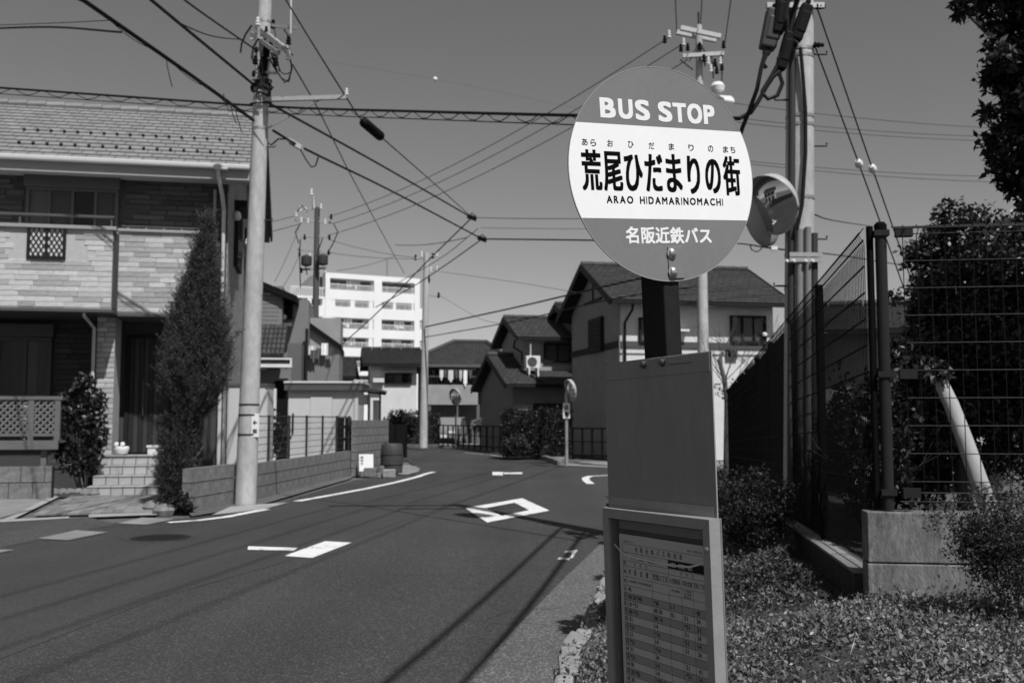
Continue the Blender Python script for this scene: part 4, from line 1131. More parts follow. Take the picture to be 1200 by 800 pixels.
# gate
gA = G(405, 558.5); gB = G(413.5, 556)
gt_ = thing('gate', 'narrow dark metal gate between block wall and pier', 'gate', (gA.x, gA.y, 0), math.atan2(gB.y - gA.y, gB.x - gA.x))
gl = (gB - gA).length
for x in (0.0, gl): MB().box(x - 0.06, x + 0.06, 0.06, 0.2, 0, 1.42).build('gate_post', 'black', gt_)
for i in range(4): MB().box(0.07, gl - 0.07, 0.1, 0.14, 0.25 + i * 0.3, 0.33 + i * 0.3).build('gate_rail', 'black', gt_)
PA, PB = G(414.5, 558), G(452, 550.5)
block_wall('block_pier', 'taller block wall pier behind the white notice and barrel', PA, PB, 1.36, 7, seed=3)
# barrel
bc = G(459, 554.5)
br = thing('barrel', 'dark ribbed plastic barrel beside the block pier', 'barrel', (bc.x, bc.y, 0))
MB().lathe([(0.24, 0), (0.27, 0.03), (0.285, 0.25), (0.29, 0.4), (0.285, 0.55), (0.27, 0.72), (0.24, 0.76), (0.225, 0.75), (0.21, 0.70)], seg=28).build('body', 'barrel', br, smooth=True)
for z in (0.22, 0.47):
    MB().lathe([(0.286, z), (0.298, z + 0.01), (0.298, z + 0.03), (0.289, z + 0.04)], seg=28).build('hoop', 'barrel_band', br, smooth=True)
for sx_ in (-0.14, 0.12): MB().lathe([(0.035, 0.745), (0.035, 0.79)], (sx_, -0.15, 0), seg=10).build('cap', 'barrel_band', br)
# notice board leaning on pier
nb = thing('notice_board', 'small white notice leaning against the block pier', 'notice', tuple(G(430, 558.5)), R(14))
zt_ = 0.14
mb = MB(); mb.prism([(-0.19, -0.05, zt_), (0.15, -0.05, zt_ - 0.0), (0.15, 0.05, zt_ + 0.40), (-0.19, 0.05, zt_ + 0.40)], (0, 0.012, 0)); mb.build('board', 'white_plastic', nb)
fr_ = (Vector((-0.19, -0.052, zt_)), Vector((1, 0, 0)), Vector((0, 0.24, 0.97)).normalized(), Vector((0, -0.97, 0.24)))
mb = MB()
for i, s in enumerate(('三', '口', '工')): put_text(mb, s, (0.035, 0.10, 0.31 - i * 0.075, 0.36 - i * 0.075), fr_, 0.003, 0.004)
mb.build('lettering', 'ink', nb)
MB().box(-0.16, 0.12, -0.06, 0.05, 0.0, 0.135).build('support_stone', 'block', nb, bevel=0.02)
for (u, v, w_, h_, lab) in ((434, 558.5, 0.30, 0.22, 'rough stone block in front of the white notice'), (456, 559.5, 0.30, 0.20, 'pale concrete block in front of the barrel'), (447.5, 559, 0.10, 0.27, 'narrow upright stone beside the barrel'), (444, 560, 0.1, 0.13, 'tiny dark stone at the foot of the pier')):
    p = G(u, v); o = MB().box(-w_ / 2, w_ / 2, -0.1, 0.1, 0, h_).build('loose_stone', 'stone_kerb' if 'pale' in lab else 'block', bevel=0.025); o.location = p; tag(o, lab, 'stone')

# garden shed with flat roof behind the wall
SH = Frame(P(337, 490, 27.0).x, 27.0, 3)
sh = hthing(SH, 'storage_shed', 'pale flat-roofed metal storage shed behind the wire fence', 'shed')
sw_ = SH.hx(419); sz1 = SH.hit(380, 456, 0)[1]; szr0 = SH.hit(380, 457, -.1)[1]; szr1 = SH.hit(380, 446.5, -.1)[1]
MB().box(0, sw_, 0.03, 1.8, 0.0, sz1).build('body', 'shed_panel', sh)
for i in range(3):
    a = 0.02 + (sw_ - 0.12) * i / 3; b = 0.02 + (sw_ - 0.12) * (i + 1) / 3 - 0.006
    MB().box(a, b, 0.0 - 0.02 * (i == 1), 0.028, 0.06, sz1 - 0.12 - 0.07 * (i % 3)).build('door_panel', 'shed_panel', sh)
MB().box(sw_ - 0.09, sw_ + 0.01, -0.01, 0.029, 0.0, sz1).build('corner_post', 'gutter', sh)
MB().box(-0.08, sw_ + 0.12, -0.14, 1.9, szr0, szr1 - 0.07).build('roof', 'frame_grey', sh)
MB().box(-0.1, sw_ + 0.14, -0.17, 1.92, szr1 - 0.069, szr1).build('roof_edge', 'gutter', sh, bevel=0.02)
hx_ = SH.hx(343.5, -0.02); MB().bar((hx_, -0.03, SH.hit(343, 507, 0)[1]), (hx_, -0.03, SH.hit(343, 484, 0)[1]), 0.04).build('handle', 'frame_dark', sh)
# pale locker between pole and house
CB = Frame(P(266, 490, 20.9).x, 20.9, 3)
cb = hthing(CB, 'garden_locker', 'pale narrow garden locker standing right behind the near utility pole', 'locker')
z_ = CB.hit(290, 452, 0)[1]; cwid = CB.hx(313)
MB().box(0, cwid, 0.02, 0.7, 0, z_).build('body', 'shed_panel', cb)
MB().box(-0.02, cwid + 0.02, -0.03, 0.74, z_ + 0.001, z_ + 0.05).build('roof', 'frame_grey', cb)
for i in range(2):
    a = 0.03 + (cwid - 0.06) * i / 2; MB().box(a, a + (cwid - 0.06) / 2 - 0.02, -0.005, 0.018, 0.05, z_ - 0.05).build('door_panel', 'shed_panel', cb)
# little entrance canopy right of the shed
CN = Frame(P(421, 490, 29.5).x, 29.5, 8)
cn = hthing(CN, 'entrance_canopy', 'small canopy on dark posts right of the pale shed', 'canopy')
za_ = CN.hit(430, 456, 0)[1]; cw_ = CN.hx(453)
MB().prism([(0, 0, za_ + 0.06), (cw_ * 0.5, 0, za_ + 0.05), (cw_, 0, za_ - 0.05), (cw_, 0, za_ - 0.1), (cw_ * 0.5, 0, za_), (0, 0, za_)], (0, 1.3, 0)).build('roof_sheet', 'frame_grey', cn)
for i in range(4): MB().bar((0.02, 0.1 + 0.37 * i, za_ - 0.03), (cw_ - 0.02, 0.1 + 0.37 * i, za_ - 0.13), 0.03).build('rafter', 'frame_dark', cn)
for x in (0.05, cw_ * 0.72): MB().box(x, x + 0.06, 0.05, 0.11, 0, za_ - 0.03).build('post', 'frame_dark', cn)
MB().box(cw_ * 0.5, cw_ * 0.78, 1.15, 1.2, 0.3, za_ - 0.3).build('rear_panel', 'stucco_white', cn)

# ================================================================== HOUSES BEHIND
# --- house directly behind shed
H2 = Frame(P(307, 490, 31).x, 31, 8)
h2 = hthing(H2, 'neighbour_house', 'grey house with sloping dark eaves and tiled porch behind the shed', 'house')
def B2(name, u0, u1, v0, v1, y, m, dep=2.0, parent=None):
    x0, z1 = H2.hit(u0, v0, y); x1, z0 = H2.hit(u1, v1, y)
    return MB().box(x0, x1, y, y + dep, z0, z1).build(name, m, parent or h2)
B2('upper_wall', 262, 326, 334, 620, 1.6, 'siding', 4)
mb = MB(); x0, zt = H2.hit(262, 336, 1.6); x1, zb = H2.hit(326, 380, 1.6)
for i in range(9): MB().box(x0, x1 + 0.002, 1.575, 1.598, zb + (zt - zb) * i / 9, zb + (zt - zb) * (i + 0.88) / 9).build('siding_board', 'siding', h2)
rw = B2('recessed_wall', 326, 358, 351, 620, 2.4, 'stucco_grey', 3)
w_ = B2('window', 326, 343, 352, 374, 2.3, 'frame_dark', 0.09); B2('pane', 328, 341, 355, 372, 2.28, 'glass', 0.015, w_)
B2('lower_wall', 266, 338, 432, 620, 0.9, 'stucco_grey', 1.4)
B2('dark_wall', 337, 350, 402, 620, 1.0, 'stucco_dark', 1.3)
B2('rear_wall', 350, 396, 372, 620, 3.2, 'stucco', 3)
par = B2('balcony_parapet', 359, 395, 415, 620, 2.2, 'stucco_grey', 0.9); 
mb = MB()
def roofedge(name, u0, v0, u1, v1, y0_, y1_, th, m='tile_dark'):
    a = H2.hit(u0, v0, y0_); b = H2.hit(u1, v1, y0_)
    return MB().prism([(a[0], y0_, a[1]), (b[0], y0_, b[1]), (b[0], y0_, b[1] - th), (a[0], y0_, a[1] - th)], (0, y1_ - y0_, 0)).build(name, m, h2)
roofedge('upper_roof', 306, 329, 348, 346.5, 1.35, 6.0, 0.22, 'black')
roofedge('lower_roof', 341, 362, 400, 404, 3.0, 7.0, 0.18, 'black')
roofedge('roof_return', 300, 331, 306, 328.5, 1.35, 6.0, 0.2, 'black')
# porch roof of round tiles
a = H2.hit(308, 381, 1.5); b = H2.hit(336.5, 381, 1.5); c = H2.hit(336.5, 416, 0.35); d = H2.hit(268, 416, 0.35)
mb = MB()
xx0 = H2.hx(262, 0.4); xx1 = b[0]; nt_ = 13
for i in range(nt_):
    xc = xx0 + (xx1 - xx0) * (i + 0.5) / nt_
    for k in range(6):
        t0, t1 = k / 6, (k + 1.12) / 6
        p0 = Vector((xc, 0.35 + 1.25 * t0, d[1] + (a[1] - d[1]) * t0 + 0.03)); p1 = Vector((xc, 0.35 + 1.25 * t1, d[1] + (a[1] - d[1]) * t1 - 0.01))
        mb.tube([p0, p1], (xx1 - xx0) / nt_ * 0.46, 8)
mb.build('porch_roof_tiles', 'tile_mid', h2, kind='stuff')
MB().prism([(xx0, 0.37, d[1] - 0.06), (xx0, 1.58, a[1] - 0.05), (xx0, 1.58, a[1] - 0.12), (xx0, 0.37, d[1] - 0.12)], (xx1 - xx0, 0, 0)).build('porch_roof', 'tile_dark', h2)
g0 = H2.hit(266, 419, 0.3); g1 = H2.hit(342, 430.5, 0.3)
MB().box(g0[0], g1[0], 0.2, 0.5, g1[1], g1[1] + (g0[1] - g1[1]) * 0.35).build('porch_gutter_face', 'white_plastic', h2)
MB().box(g0[0], g1[0] - 0.06, 0.28, 0.5, g1[1] + (g0[1] - g1[1]) * 0.36, g0[1] - 0.05).build('porch_fascia', 'frame_grey', h2)
MB().box(g0[0], g1[0], 0.2, 0.5, g0[1] - 0.049, g0[1]).build('porch_gutter_lip', 'white_plastic', h2)
MB().box(g1[0] - 0.055, g1[0], 0.21, 0.5, g1[1] + (g0[1] - g1[1]) * 0.36, g0[1] - 0.05).build('porch_gutter_end', 'white_plastic', h2)
B2('porch_column', 316, 322, 455, 560, 0.6, 'stucco_white', 0.15)
B2('shade_gap', 322.5, 337, 446, 560, 0.84, 'unlit_black', 0.05)  # black sheet stands for the shadowed gap beside the column
pipe(h2, [(H2.hx(358, 2.1), 2.1, H2.hit(358, 385, 2.1)[1]), (H2.hx(357, 2.1), 2.1, 0.4)], 0.05, 'frame_dark')
x_, z_ = H2.hit(329, 375, 2.2); o = MB().lathe([(0.02, 0), (0.16, 0.03), (0.2, 0.14), (0.1, 0.22)], (x_, 2.2, z_), seg=14).build('vent_hood', 'white_plastic', h2, smooth=True)
mb = MB(); x_, z_ = H2.hit(333, 382, 2.2); mb.box(x_ - .18, x_ + .25, 2.1, 2.3, z_, z_ + 0.1); mb.build('shelf', 'white_plastic', h2)
# laundry on that balcony
ld = hthing(H2, 'laundry', 'pale laundry hanging over the grey balcony behind the shed', 'laundry')
for k, (u0, u1, v0, v1, m_) in enumerate(((362, 369, 405, 416, 'cloth'), (371, 376, 408, 416, 'cloth_dark'), (377, 384, 402, 416, 'cloth'), (385, 390, 407, 417, 'cloth_dark'), (364, 372, 410, 420, 'cloth_dark'))):
    x0, z1 = H2.hit(u0, v0, 2.0 - .02 * k); x1, z0 = H2.hit(u1, v1, 2.0 - .02 * k)
    mb = MB(); nn = 6
    vs = []
    for i in range(nn + 1):
        for j in (0, 1): vs.append((x0 + (x1 - x0) * i / nn, 2.0 - .02 * k + 0.03 * math.sin(i * 1.9), z0 if j == 0 else z1))
    mb.add(vs, [(2 * i, 2 * i + 2, 2 * i + 3, 2 * i + 1) for i in range(nn)]); o = mb.build('garment', m_, ld)
    s_ = o.modifiers.new('thickness', 'SOLIDIFY'); s_.thickness = 0.015

# --- white-walled house with dark roof in the middle distance
H3 = Frame(P(434, 490, 50).x, 50, 10)
e3 = H3.hz(426, -0.2, -0.5); r3 = H3.hz(409.5, -0.2, 2.3)
h3 = gable_house(H3, 'neighbour_house', 'white-walled house with dark gable roof left of the far pole', 2.3, 4.6, e3, r3, 0.5, 0.4, 'stucco_white', 'tile_dark', tiles=(16, 12))
w0 = H3.hit(451, 437.5, 0); w1 = H3.hit(482, 450, 0); window(h3, w0[0], w1[0], w1[1], w0[1], 0, 3, 'frame_dark', 0.12, 0.06, 'apt_window')
MB().box(w0[0] - 0.2, w1[0] + 0.2, -0.3, -0.01, w0[1] + 0.05, w0[1] + 0.12).build('window_hood', 'gutter', h3)
ac0 = H3.hit(437, 443, -0.3); ac1 = H3.hit(450, 448, -0.3); MB().box(ac0[0], ac1[0], -0.5, -0.02, ac1[1], ac0[1]).build('balcony_ledge', 'stucco_white', h3)
# low dark roofs left of it
H3b = Frame(P(397, 490, 52).x, 52, 12)
h3b = gable_house(H3b, 'neighbour_house', 'low dark-roofed building tucked between shed and white house', 0.75, 5.0, H3b.hz(441, 0, -0.5), H3b.hz(421, 0, 2.5), 0.5, 0.2, 'stucco_dark', 'tile_dark', tiles=(6, 10))

# --- hip-roofed house with laundry balcony
H4 = Frame(P(492, 490, 54).x, 54, 10)
h4 = hthing(H4, 'neighbour_house', 'hip-roofed house with laundry on its pale balcony behind the far pole', 'house')
L4 = H4.hx(586); D4 = 7.0; e4 = H4.hz(426, 1, -0.7); r4 = H4.hz(401.5, 2, 3.5)
MB().box(0.45, L4, 0.5, D4, 0, e4).build('wall', 'stucco_dark', h4)
oh = 0.75; ra, rb_ = H4.hx(531, 3.5), H4.hx(570, 3.5)
c4 = [(-oh, -oh, e4), (L4 + oh, -oh, e4), (L4 + oh, D4 + oh, e4), (-oh, D4 + oh, e4)]; rA, rB = (ra, 3.5, r4), (rb_, 3.5, r4)
mb = MB(); mb.add(c4 + [rA, rB] + [(x, y, z - 0.18) for x, y, z in c4], [(0, 1, 5, 4), (1, 2, 5), (2, 3, 4, 5), (3, 0, 4), (0, 6, 7, 1), (1, 7, 8, 2), (2, 8, 9, 3), (3, 9, 6, 0), (9, 8, 7, 6)])
rf4 = mb.build('roof', 'tile_end', h4)
def hipslope(a, b, c, d, nu, nv):
    a, b, c, d = (Vector(q) for q in (a, b, c, d)); n = (b - a).cross(d - a).normalized(); n = n if n.z > 0 else -n; mb = MB()
    for j in range(nv):
        t0, t1 = j / nv, (j + 1) / nv; p0, p1 = a.lerp(d, t0), b.lerp(c, t0); q0, q1 = a.lerp(d, t1), b.lerp(c, t1)
        k = max(1, int(nu * (p1 - p0).length / (b - a).length))
        for i in range(k):
            s0, s1 = i / k, (i + 0.9) / k
            mb.add([p0.lerp(p1, s0) + n * .07, p0.lerp(p1, s1) + n * .07, q0.lerp(q1, s1) + n * .01, q0.lerp(q1, s0) + n * .01, p0.lerp(p1, s0), p0.lerp(p1, s1)], [(0, 1, 2, 3), (4, 5, 1, 0), (4, 0, 3), (5, 2, 1)])
    mb.build('roof_tiles', 'tile_mid', rf4, kind='stuff')
hipslope(c4[0], c4[1], rB, rA, 34, 12); hipslope(c4[1], c4[2], rB, rB, 34, 12); hipslope(c4[3], c4[0], rA, rA, 34, 12); hipslope(c4[2], c4[3], rA, rB, 34, 12)
mb = MB()
for a, b in ((rA, rB), (c4[0], rA), (c4[1], rB), (c4[2], rB), (c4[3], rA)): mb.tube([Vector(a) + Vector((0, 0, .09)), Vector(b) + Vector((0, 0, .09))], 0.12, 8)
mb.build('ridge_tiles', 'tile_mid', rf4, kind='stuff')
b0 = H4.hit(497, 450.5, -0.55); b1 = H4.hit(560, 474, -0.55)
MB().box(b0[0], b1[0], -0.55, -0.4, b1[1], b0[1]).build('balcony_front', 'stucco', h4)
MB().box(b0[0] + 0.01, b1[0] - 0.01, -0.39, 0.49, b1[1], b1[1] + 0.15).build('balcony_floor', 'stucco_grey', h4)
rz = H4.hit(530, 441, -0.5)[1]
MB().bar((b0[0], -0.48, rz), (b1[0], -0.48, rz), 0.06).build('balcony_rail', 'frame_grey', h4)
for i in range(22):
    x = b0[0] + (b1[0] - b0[0]) * i / 21; MB().box(x - .02, x + .02, -0.5, -0.46, b0[1], rz - 0.03).build('rail_bar', 'frame_dark', h4)
lz = H4.hit(530, 433, -0.3)[1]
ldr = hthing(H4, 'laundry', 'row of white clothes drying on the pale balcony of the hip-roofed house', 'laundry')
MB().tube([(H4.hx(514, -.6), -0.62, lz), (H4.hx(557, -.6), -0.62, lz)], 0.03, 6).build('drying_pole', 'galv', ldr)
for k, (u0, u1, dv, m_) in enumerate(((515, 519, 11, 'cloth'), (520, 523, 8, 'cloth_dark'), (525, 531, 13, 'cloth'), (533, 536, 9, 'cloth_dark'), (538, 541, 12, 'cloth'), (543, 547, 18, 'cloth'), (549, 553, 9, 'cloth_dark'))):
    x0, x1 = H4.hx(u0, -.6), H4.hx(u1, -.6); z0 = H4.hz(433 + dv, 1, -.6); mb = MB(); vs = []
    for i in range(6):
        f_ = 1 - 0.12 * math.sin(i); vs += [(x0 + (x1 - x0) * i / 5, -0.64 + .04 * math.sin(2 * i), z0 + .1 * math.cos(i * 1.3)), (x0 + (x1 - x0) * i / 5, -0.64, lz - 0.01)]
    mb.add(vs, [(2 * i, 2 * i + 2, 2 * i + 3, 2 * i + 1) for i in range(5)]); o = mb.build('garment', m_, ldr); s_ = o.modifiers.new('thickness', 'SOLIDIFY'); s_.thickness = 0.02
for u0, u1, v0, v1 in ((505, 522, 432, 450), (540, 556, 432, 450)):
    a = H4.hit(u0, v0, .5); b = H4.hit(u1, v1, .5); window(h4, a[0], b[0], b[1] - .5, a[1], 0.49, 2, 'frame_grey', .1, .07, 'apt_window')
for u in (503, 535, 560): MB().box(H4.hx(u, -.4) - .08, H4.hx(u, -.4) + .08, -0.5, -0.34, 0, b1[1]).build('column', 'stucco_dark', h4)
x0_, z0_ = H4.hit(560, 466, -0.6); x1_, _ = H4.hit(586, 470, -0.6)
MB().prism([(x0_, -0.6, z0_ + .4), (x0_, -0.6, z0_ + .55), (x1_, -0.6, z0_ + .9), (x1_, -0.6, z0_ + .75)], (0, 1.5, 0)).build('porch_roof', 'tile_mid', h4)

# --- gable house with air conditioner on the lower roof
H5 = Frame(P(601, 490, 40).x, 40, 12)
e5 = H5.hz(450, -0.3, -0.5); r5 = H5.hz(416.5, -0.4, 3.5)
h5 = gable_house(H5, 'neighbour_house', 'dark gabled house with air conditioner on its lower roof, mid picture', 5.0, 7.0, e5, r5, 0.5, 0.4, 'stucco_grey', 'tile_mid', tiles=(26, 15))
e5u = H5.hz(395, 0.5, 0.9); r5u = H5.hz(372.5, 0.4, 3.6)
gable_house(H5, '', '', 4.4, 4.6, e5u, r5u, 0.5, 0.4, 'stucco', 'tile_mid', z0=2.0, tiles=(22, 10), x0=0.75, y0=1.3, root=h5)
a = H5.hit(637, 402, 1.3); b = H5.hit(669, 425, 1.3); window(h5, a[0], b[0], b[1], a[1], 1.3, 2, 'frame_dark', .12, .07, 'curtain')
a = H5.hit(625, 472.5, 0); b = H5.hit(662, 500, 0); window(h5, a[0], b[0], b[1], a[1], 0, 2, 'frame_dark', .1, .06, 'curtain')
a = H5.hit(603, 474, -.03); b = H5.hit(624, 486, -.03); MB().box(a[0], b[0], -0.05, -0.005, b[1] - .6, a[1]).build('pale_wall_panel', 'stucco', h5)
pipe(h5, [(0.25, 0.75, e5u - .1), (0.3, 1.25, e5u - .4), (0.65, 1.25, e5u - .6), (0.65, 1.25, e5u - 1.4)], 0.04, 'frame_dark')
mb = MB(); sl_ = (r5 - e5) / 4.0
mb.bar((1.1, -0.45, e5 + .1), (0.5, 1.2, e5 + 1.7 * sl_ + .1), 0.05); mb.build('roof_cable_duct', 'frame_dark', h5)
aw = H5.w(1.15, 0.75, 0)
a = H5.hit(615.5, 417, 0.7); b = H5.hit(632, 431.5, 0.7)
acr = hthing(H5, 'air_conditioner', 'white air conditioner outdoor unit standing on the lower tiled roof', 'air conditioner')
MB().box(a[0], b[0], 0.5, 0.85, b[1], a[1]).build('casing', 'white_plastic', acr, bevel=0.02)
cxm, czm = a[0] + (b[0] - a[0]) * .42, (a[1] + b[1]) / 2; rr = (a[1] - b[1]) * .40
for k in range(3): 
    mb = MB(); n = 24; ra_, rb2 = rr * (1 - k * .3), rr * (1 - k * .3) - 0.03
    vs = [(cxm + r_ * math.cos(2 * math.pi * i / n), 0.488, czm + r_ * math.sin(2 * math.pi * i / n)) for r_ in (ra_, rb2) for i in range(n)]
    mb.add(vs, [(i, (i + 1) % n, n + (i + 1) % n, n + i) for i in range(n)]); mb.build('grille_ring', 'frame_grey', acr)
MB().lathe([(rr * .98, 0), (rr * .98, 0.006)], (cxm, 0.5, czm), (0, -1, 0), seg=24).build('fan_opening', 'frame_grey', acr)
zr_ = e5 + (0.5 + 0.55) * sl_
for xx in (a[0] + .08, b[0] - .14):
    MB().box(xx, xx + .06, 0.42, 0.9, b[1] - .09, b[1] - .002).build('rail', 'white_plastic', acr)
    MB().box(xx, xx + .06, 0.42, 0.48, zr_ - .25, b[1] - .091).build('leg', 'white_plastic', acr); MB().box(xx, xx + .06, 0.80, 0.86, zr_ - .05, b[1] - .091).build('leg', 'white_plastic', acr)
MB().tube([(cxm, 0.8, a[1]), (cxm, 0.8, a[1] + .55)], 0.02, 6).build('pipe', 'white_plastic', acr)

# --- large gabled house behind the sign
H6 = Frame(P(728, 490, 33).x, 33, 12)
e6 = H6.hz(351, -0.5, -0.55); r6 = H6.hz(311, -0.5, 2.95)
h6 = gable_house(H6, 'neighbour_house', 'large gabled house with white walls, the shaded gable toned grey, behind the bus stop sign', 5.5, 5.9, e6, r6, 0.55, 0.5, 'stucco_white', 'tile_mid', tiles=(26, 16))
# grey layer puts the shade of the road-facing wall into its colour
sl6 = (r6 - e6) / (2.95 + .55); zw6 = e6 + sl6 * .55
mb = MB(); mb.prism([(-0.012, 0.0, 0), (-0.012, 5.9, 0), (-0.012, 5.9, zw6 - .13), (-0.012, 2.95, r6 - .15), (-0.012, 0, zw6 - .13)], (-0.03, 0, 0)); gw = mb.build('gable_shade_layer', 'stucco', h6)
ztr = H6.hz(403, -0.05, 0.2)
MB().box(-0.09, -0.045, -0.01, 5.92, ztr - 0.12, ztr + 0.1).build('trim_band', 'frame_dark', h6)
MB().box(0, 5.5, -0.05, -0.004, ztr - 0.12, ztr + 0.08).build('trim_band', 'frame_grey', h6)
yw0, yw1 = 1.7, 3.3
zw0, zw1 = H6.hz(413, -0.05, 2.5), H6.hz(373, -0.05, 2.5)
sh6 = MB().box(-0.16, -0.046, yw0, yw1, zw0, zw1).build('shuttered_window', 'frame_dark', h6)
for i in range(8): MB().box(-0.175, -0.161, yw0 + .05, yw1 - .05, zw0 + .05 + (zw1 - zw0 - .1) * i / 8, zw0 + .05 + (zw1 - zw0 - .1) * (i + .8) / 8).build('shutter_slat', 'frame_dark', sh6)
mb = MB(); mb.bar((-0.06, 2.95, r6 - .5), (-0.06, 2.95, r6 - 1.4), .06); mb.bar((-0.06, 1.9, r6 - 1.3), (-0.06, 4.0, r6 - 1.3), .08); mb.build('gable_timber', 'frame_dark', h6)
a = H6.hit(855, 369.5, 0); b = H6.hit(897, 404, 0); window(h6, a[0], b[0], b[1] + .05, a[1], 0, 3, 'frame_dark', .12, .07, 'curtain')
a = H6.hit(850, 409.5, 0); b = H6.hit(863, 421, 0); window(h6, a[0], b[0], b[1], a[1], 0, 2, 'frame_grey', .1, .05, 'apt_window')
a = H6.hit(748, 372, 0); b = H6.hit(775, 402, 0); window(h6, a[0], b[0], b[1], a[1], 0, 2, 'frame_dark', .12, .07, 'curtain')
a = H6.hit(735, 398, -.8); b = H6.hit(905, 401, -.8)
MB().box(a[0], b[0], -0.3, -0.25, b[1], a[1]).build('balcony_rail', 'frame_grey', h6)
a = H6.hit(796, 388, -.3); MB().box(a[0], a[0] + .35, -.35, -.05, a[1], a[1] + .07).build('shelf', 'white_plastic', h6)
pipe(h6, [(0.25, -0.55, e6 - .1), (0.25, -0.5, e6 - .3), (0.12, -0.1, e6 - .7), (0.12, -0.1, 0.3)], 0.045, 'frame_dark')
MB().lathe([(0.03, 0), (0.09, 0.02), (0.09, .1), (0.03, .14)], (H6.hx(898, -.15), -0.15, H6.hit(898, 394, -.15)[1]), seg=10).build('vent_hood', 'white_plastic', h6, smooth=True)
# dormer-like small gable left of it
H6b = Frame(P(676, 490, 41).x, 41, 12)
h6b = gable_house(H6b, 'neighbour_house', 'narrow dark-roofed house squeezed left of the large gabled house', 3.0, 4.0, H6b.hz(376, 0, -.4), H6b.hz(357.5, 0, 2.0), 0.4, 0.4, 'stucco_dark', 'tile_dark', tiles=(12, 8))
# dark house beyond the fence on the right
H7 = Frame(P(968, 490, 26).x, 26, -20)
h7 = gable_house(H7, 'neighbour_house', 'dark low house half hidden behind the tree right of the fence post', 7, 4.0, H7.hz(388, 0, -.4), H7.hz(358, 1, 2.0), 0.5, 0.4, 'stucco_grey', 'tile_mid', tiles=(24, 12))

# house across the road outside the frame: it shows in the mirror and shades nothing in view
H8 = Frame(-17.5, 6.5, 100)
h8 = gable_house(H8, 'neighbour_house', 'house across the road seen only in the round mirror', 9, 7, 5.4, 7.2, 0.5, 0.5, 'stucco_white', 'tile_dark', tiles=(20, 12))
for k in range(3): window(h8, 1.0 + k * 2.8, 2.8 + k * 2.8, 3.3, 4.5, 0, 2, 'frame_dark', .1, .06, 'curtain'); window(h8, 1.0 + k * 2.8, 2.8 + k * 2.8, .6, 2.3, 0, 2, 'frame_dark', .1, .06, 'curtain')

# ================================================================== FAR APARTMENT BLOCK
AP = Frame(P(491, 490, 150).x, 150, 27)
ap = hthing(AP, 'apartment_block', 'tall white apartment block with rows of balconies in the distance', 'apartment building')
def vrow(u, v):   # rows are measured near u=435; return local z on the facade
    return AP.hit(435, v, 0)[1]
aw0 = AP.hx(379); awl = AP.hx(338); zt = AP.hit(491, 326.5, 0)[1]
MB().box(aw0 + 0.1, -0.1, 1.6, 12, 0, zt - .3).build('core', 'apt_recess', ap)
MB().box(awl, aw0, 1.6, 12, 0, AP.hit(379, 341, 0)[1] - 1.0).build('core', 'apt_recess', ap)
rows_o = [(328.5, 341.5), (353, 361), (373.5, 386), (396, 408), (418, 430), (440, 452), (462, 474)]
zs = [(vrow(0, a), vrow(0, b)) for a, b in rows_o]
def band(x0, x1, z0, z1, name='parapet'): MB().box(x0, x1, 0, 1.55, z0, z1).build(name, 'apt_white', ap)
band(aw0, 0, zs[0][0], zt, 'roof_parapet')
for i in range(len(zs)):
    z_hi = zs[i][1]; z_lo = zs[i + 1][0] if i + 1 < len(zs) else 0
    band(aw0 + .005, -.005, z_lo, z_hi)
    if i >= 1 or True: band(awl, aw0 - .01, z_lo if i else z_lo, z_hi if i else z_hi - 1.2)
for u0, u1 in ((379, 384.5), (436.5, 446), (484.5, 491)):
    MB().box(AP.hx(u0) + .01, AP.hx(u1) - .01, -0.06, 1.5, 0, zs[0][0] - .01).build('pier', 'apt_white', ap)
for u0, u1, rws in ((409, 414.5, (1,)), (459.5, 463, (1,)), (384.6, 391, (1, 2, 3, 4)), (431, 436, (1, 2, 3, 4)), (481.5, 484, (1,)), (358.5, 363, (1, 2, 3)), (338, 345, (1, 2, 3)), (376, 379, (1, 2, 3))):
    for r_ in rws: MB().box(AP.hx(u0), AP.hx(u1), 0.03, 1.5, zs[r_][1] + .005, zs[r_][0] - .005).build('pier', 'apt_white', ap)
for i, (za_, zb_) in enumerate(zs[:6]):
    for u0, u1 in ((385, 436), (446.5, 484)):
        n_ = 3 if i else 2
        for k in range(n_):
            a = AP.hx(u0 + (u1 - u0) * (k + .12) / n_); b = AP.hx(u0 + (u1 - u0) * (k + .88) / n_)
            w_ = MB().box(a, b, 1.53, 1.59, zb_ - .9, za_ - .35).build('window', 'apt_window', ap)
            MB().box((a + b) / 2 - .05, (a + b) / 2 + .05, 1.47, 1.528, zb_ - .9, za_ - .36).build('frame', 'apt_rail', w_)
    # balcony rails and bits of laundry
    a, b = AP.hx(385), AP.hx(484)
    MB().box(a, b, 0.1, 0.16, zb_ + .75, zb_ + .87).build('balcony_rail', 'apt_rail', ap)
    mb = MB()
    for k in range(80): mb.box(a + (b - a) * k / 80, a + (b - a) * k / 80 + .06, 0.11, 0.15, zb_, zb_ + .75)
    mb.build('rail_bars', 'apt_rail', ap, kind='stuff')
rg = random.Random(9)
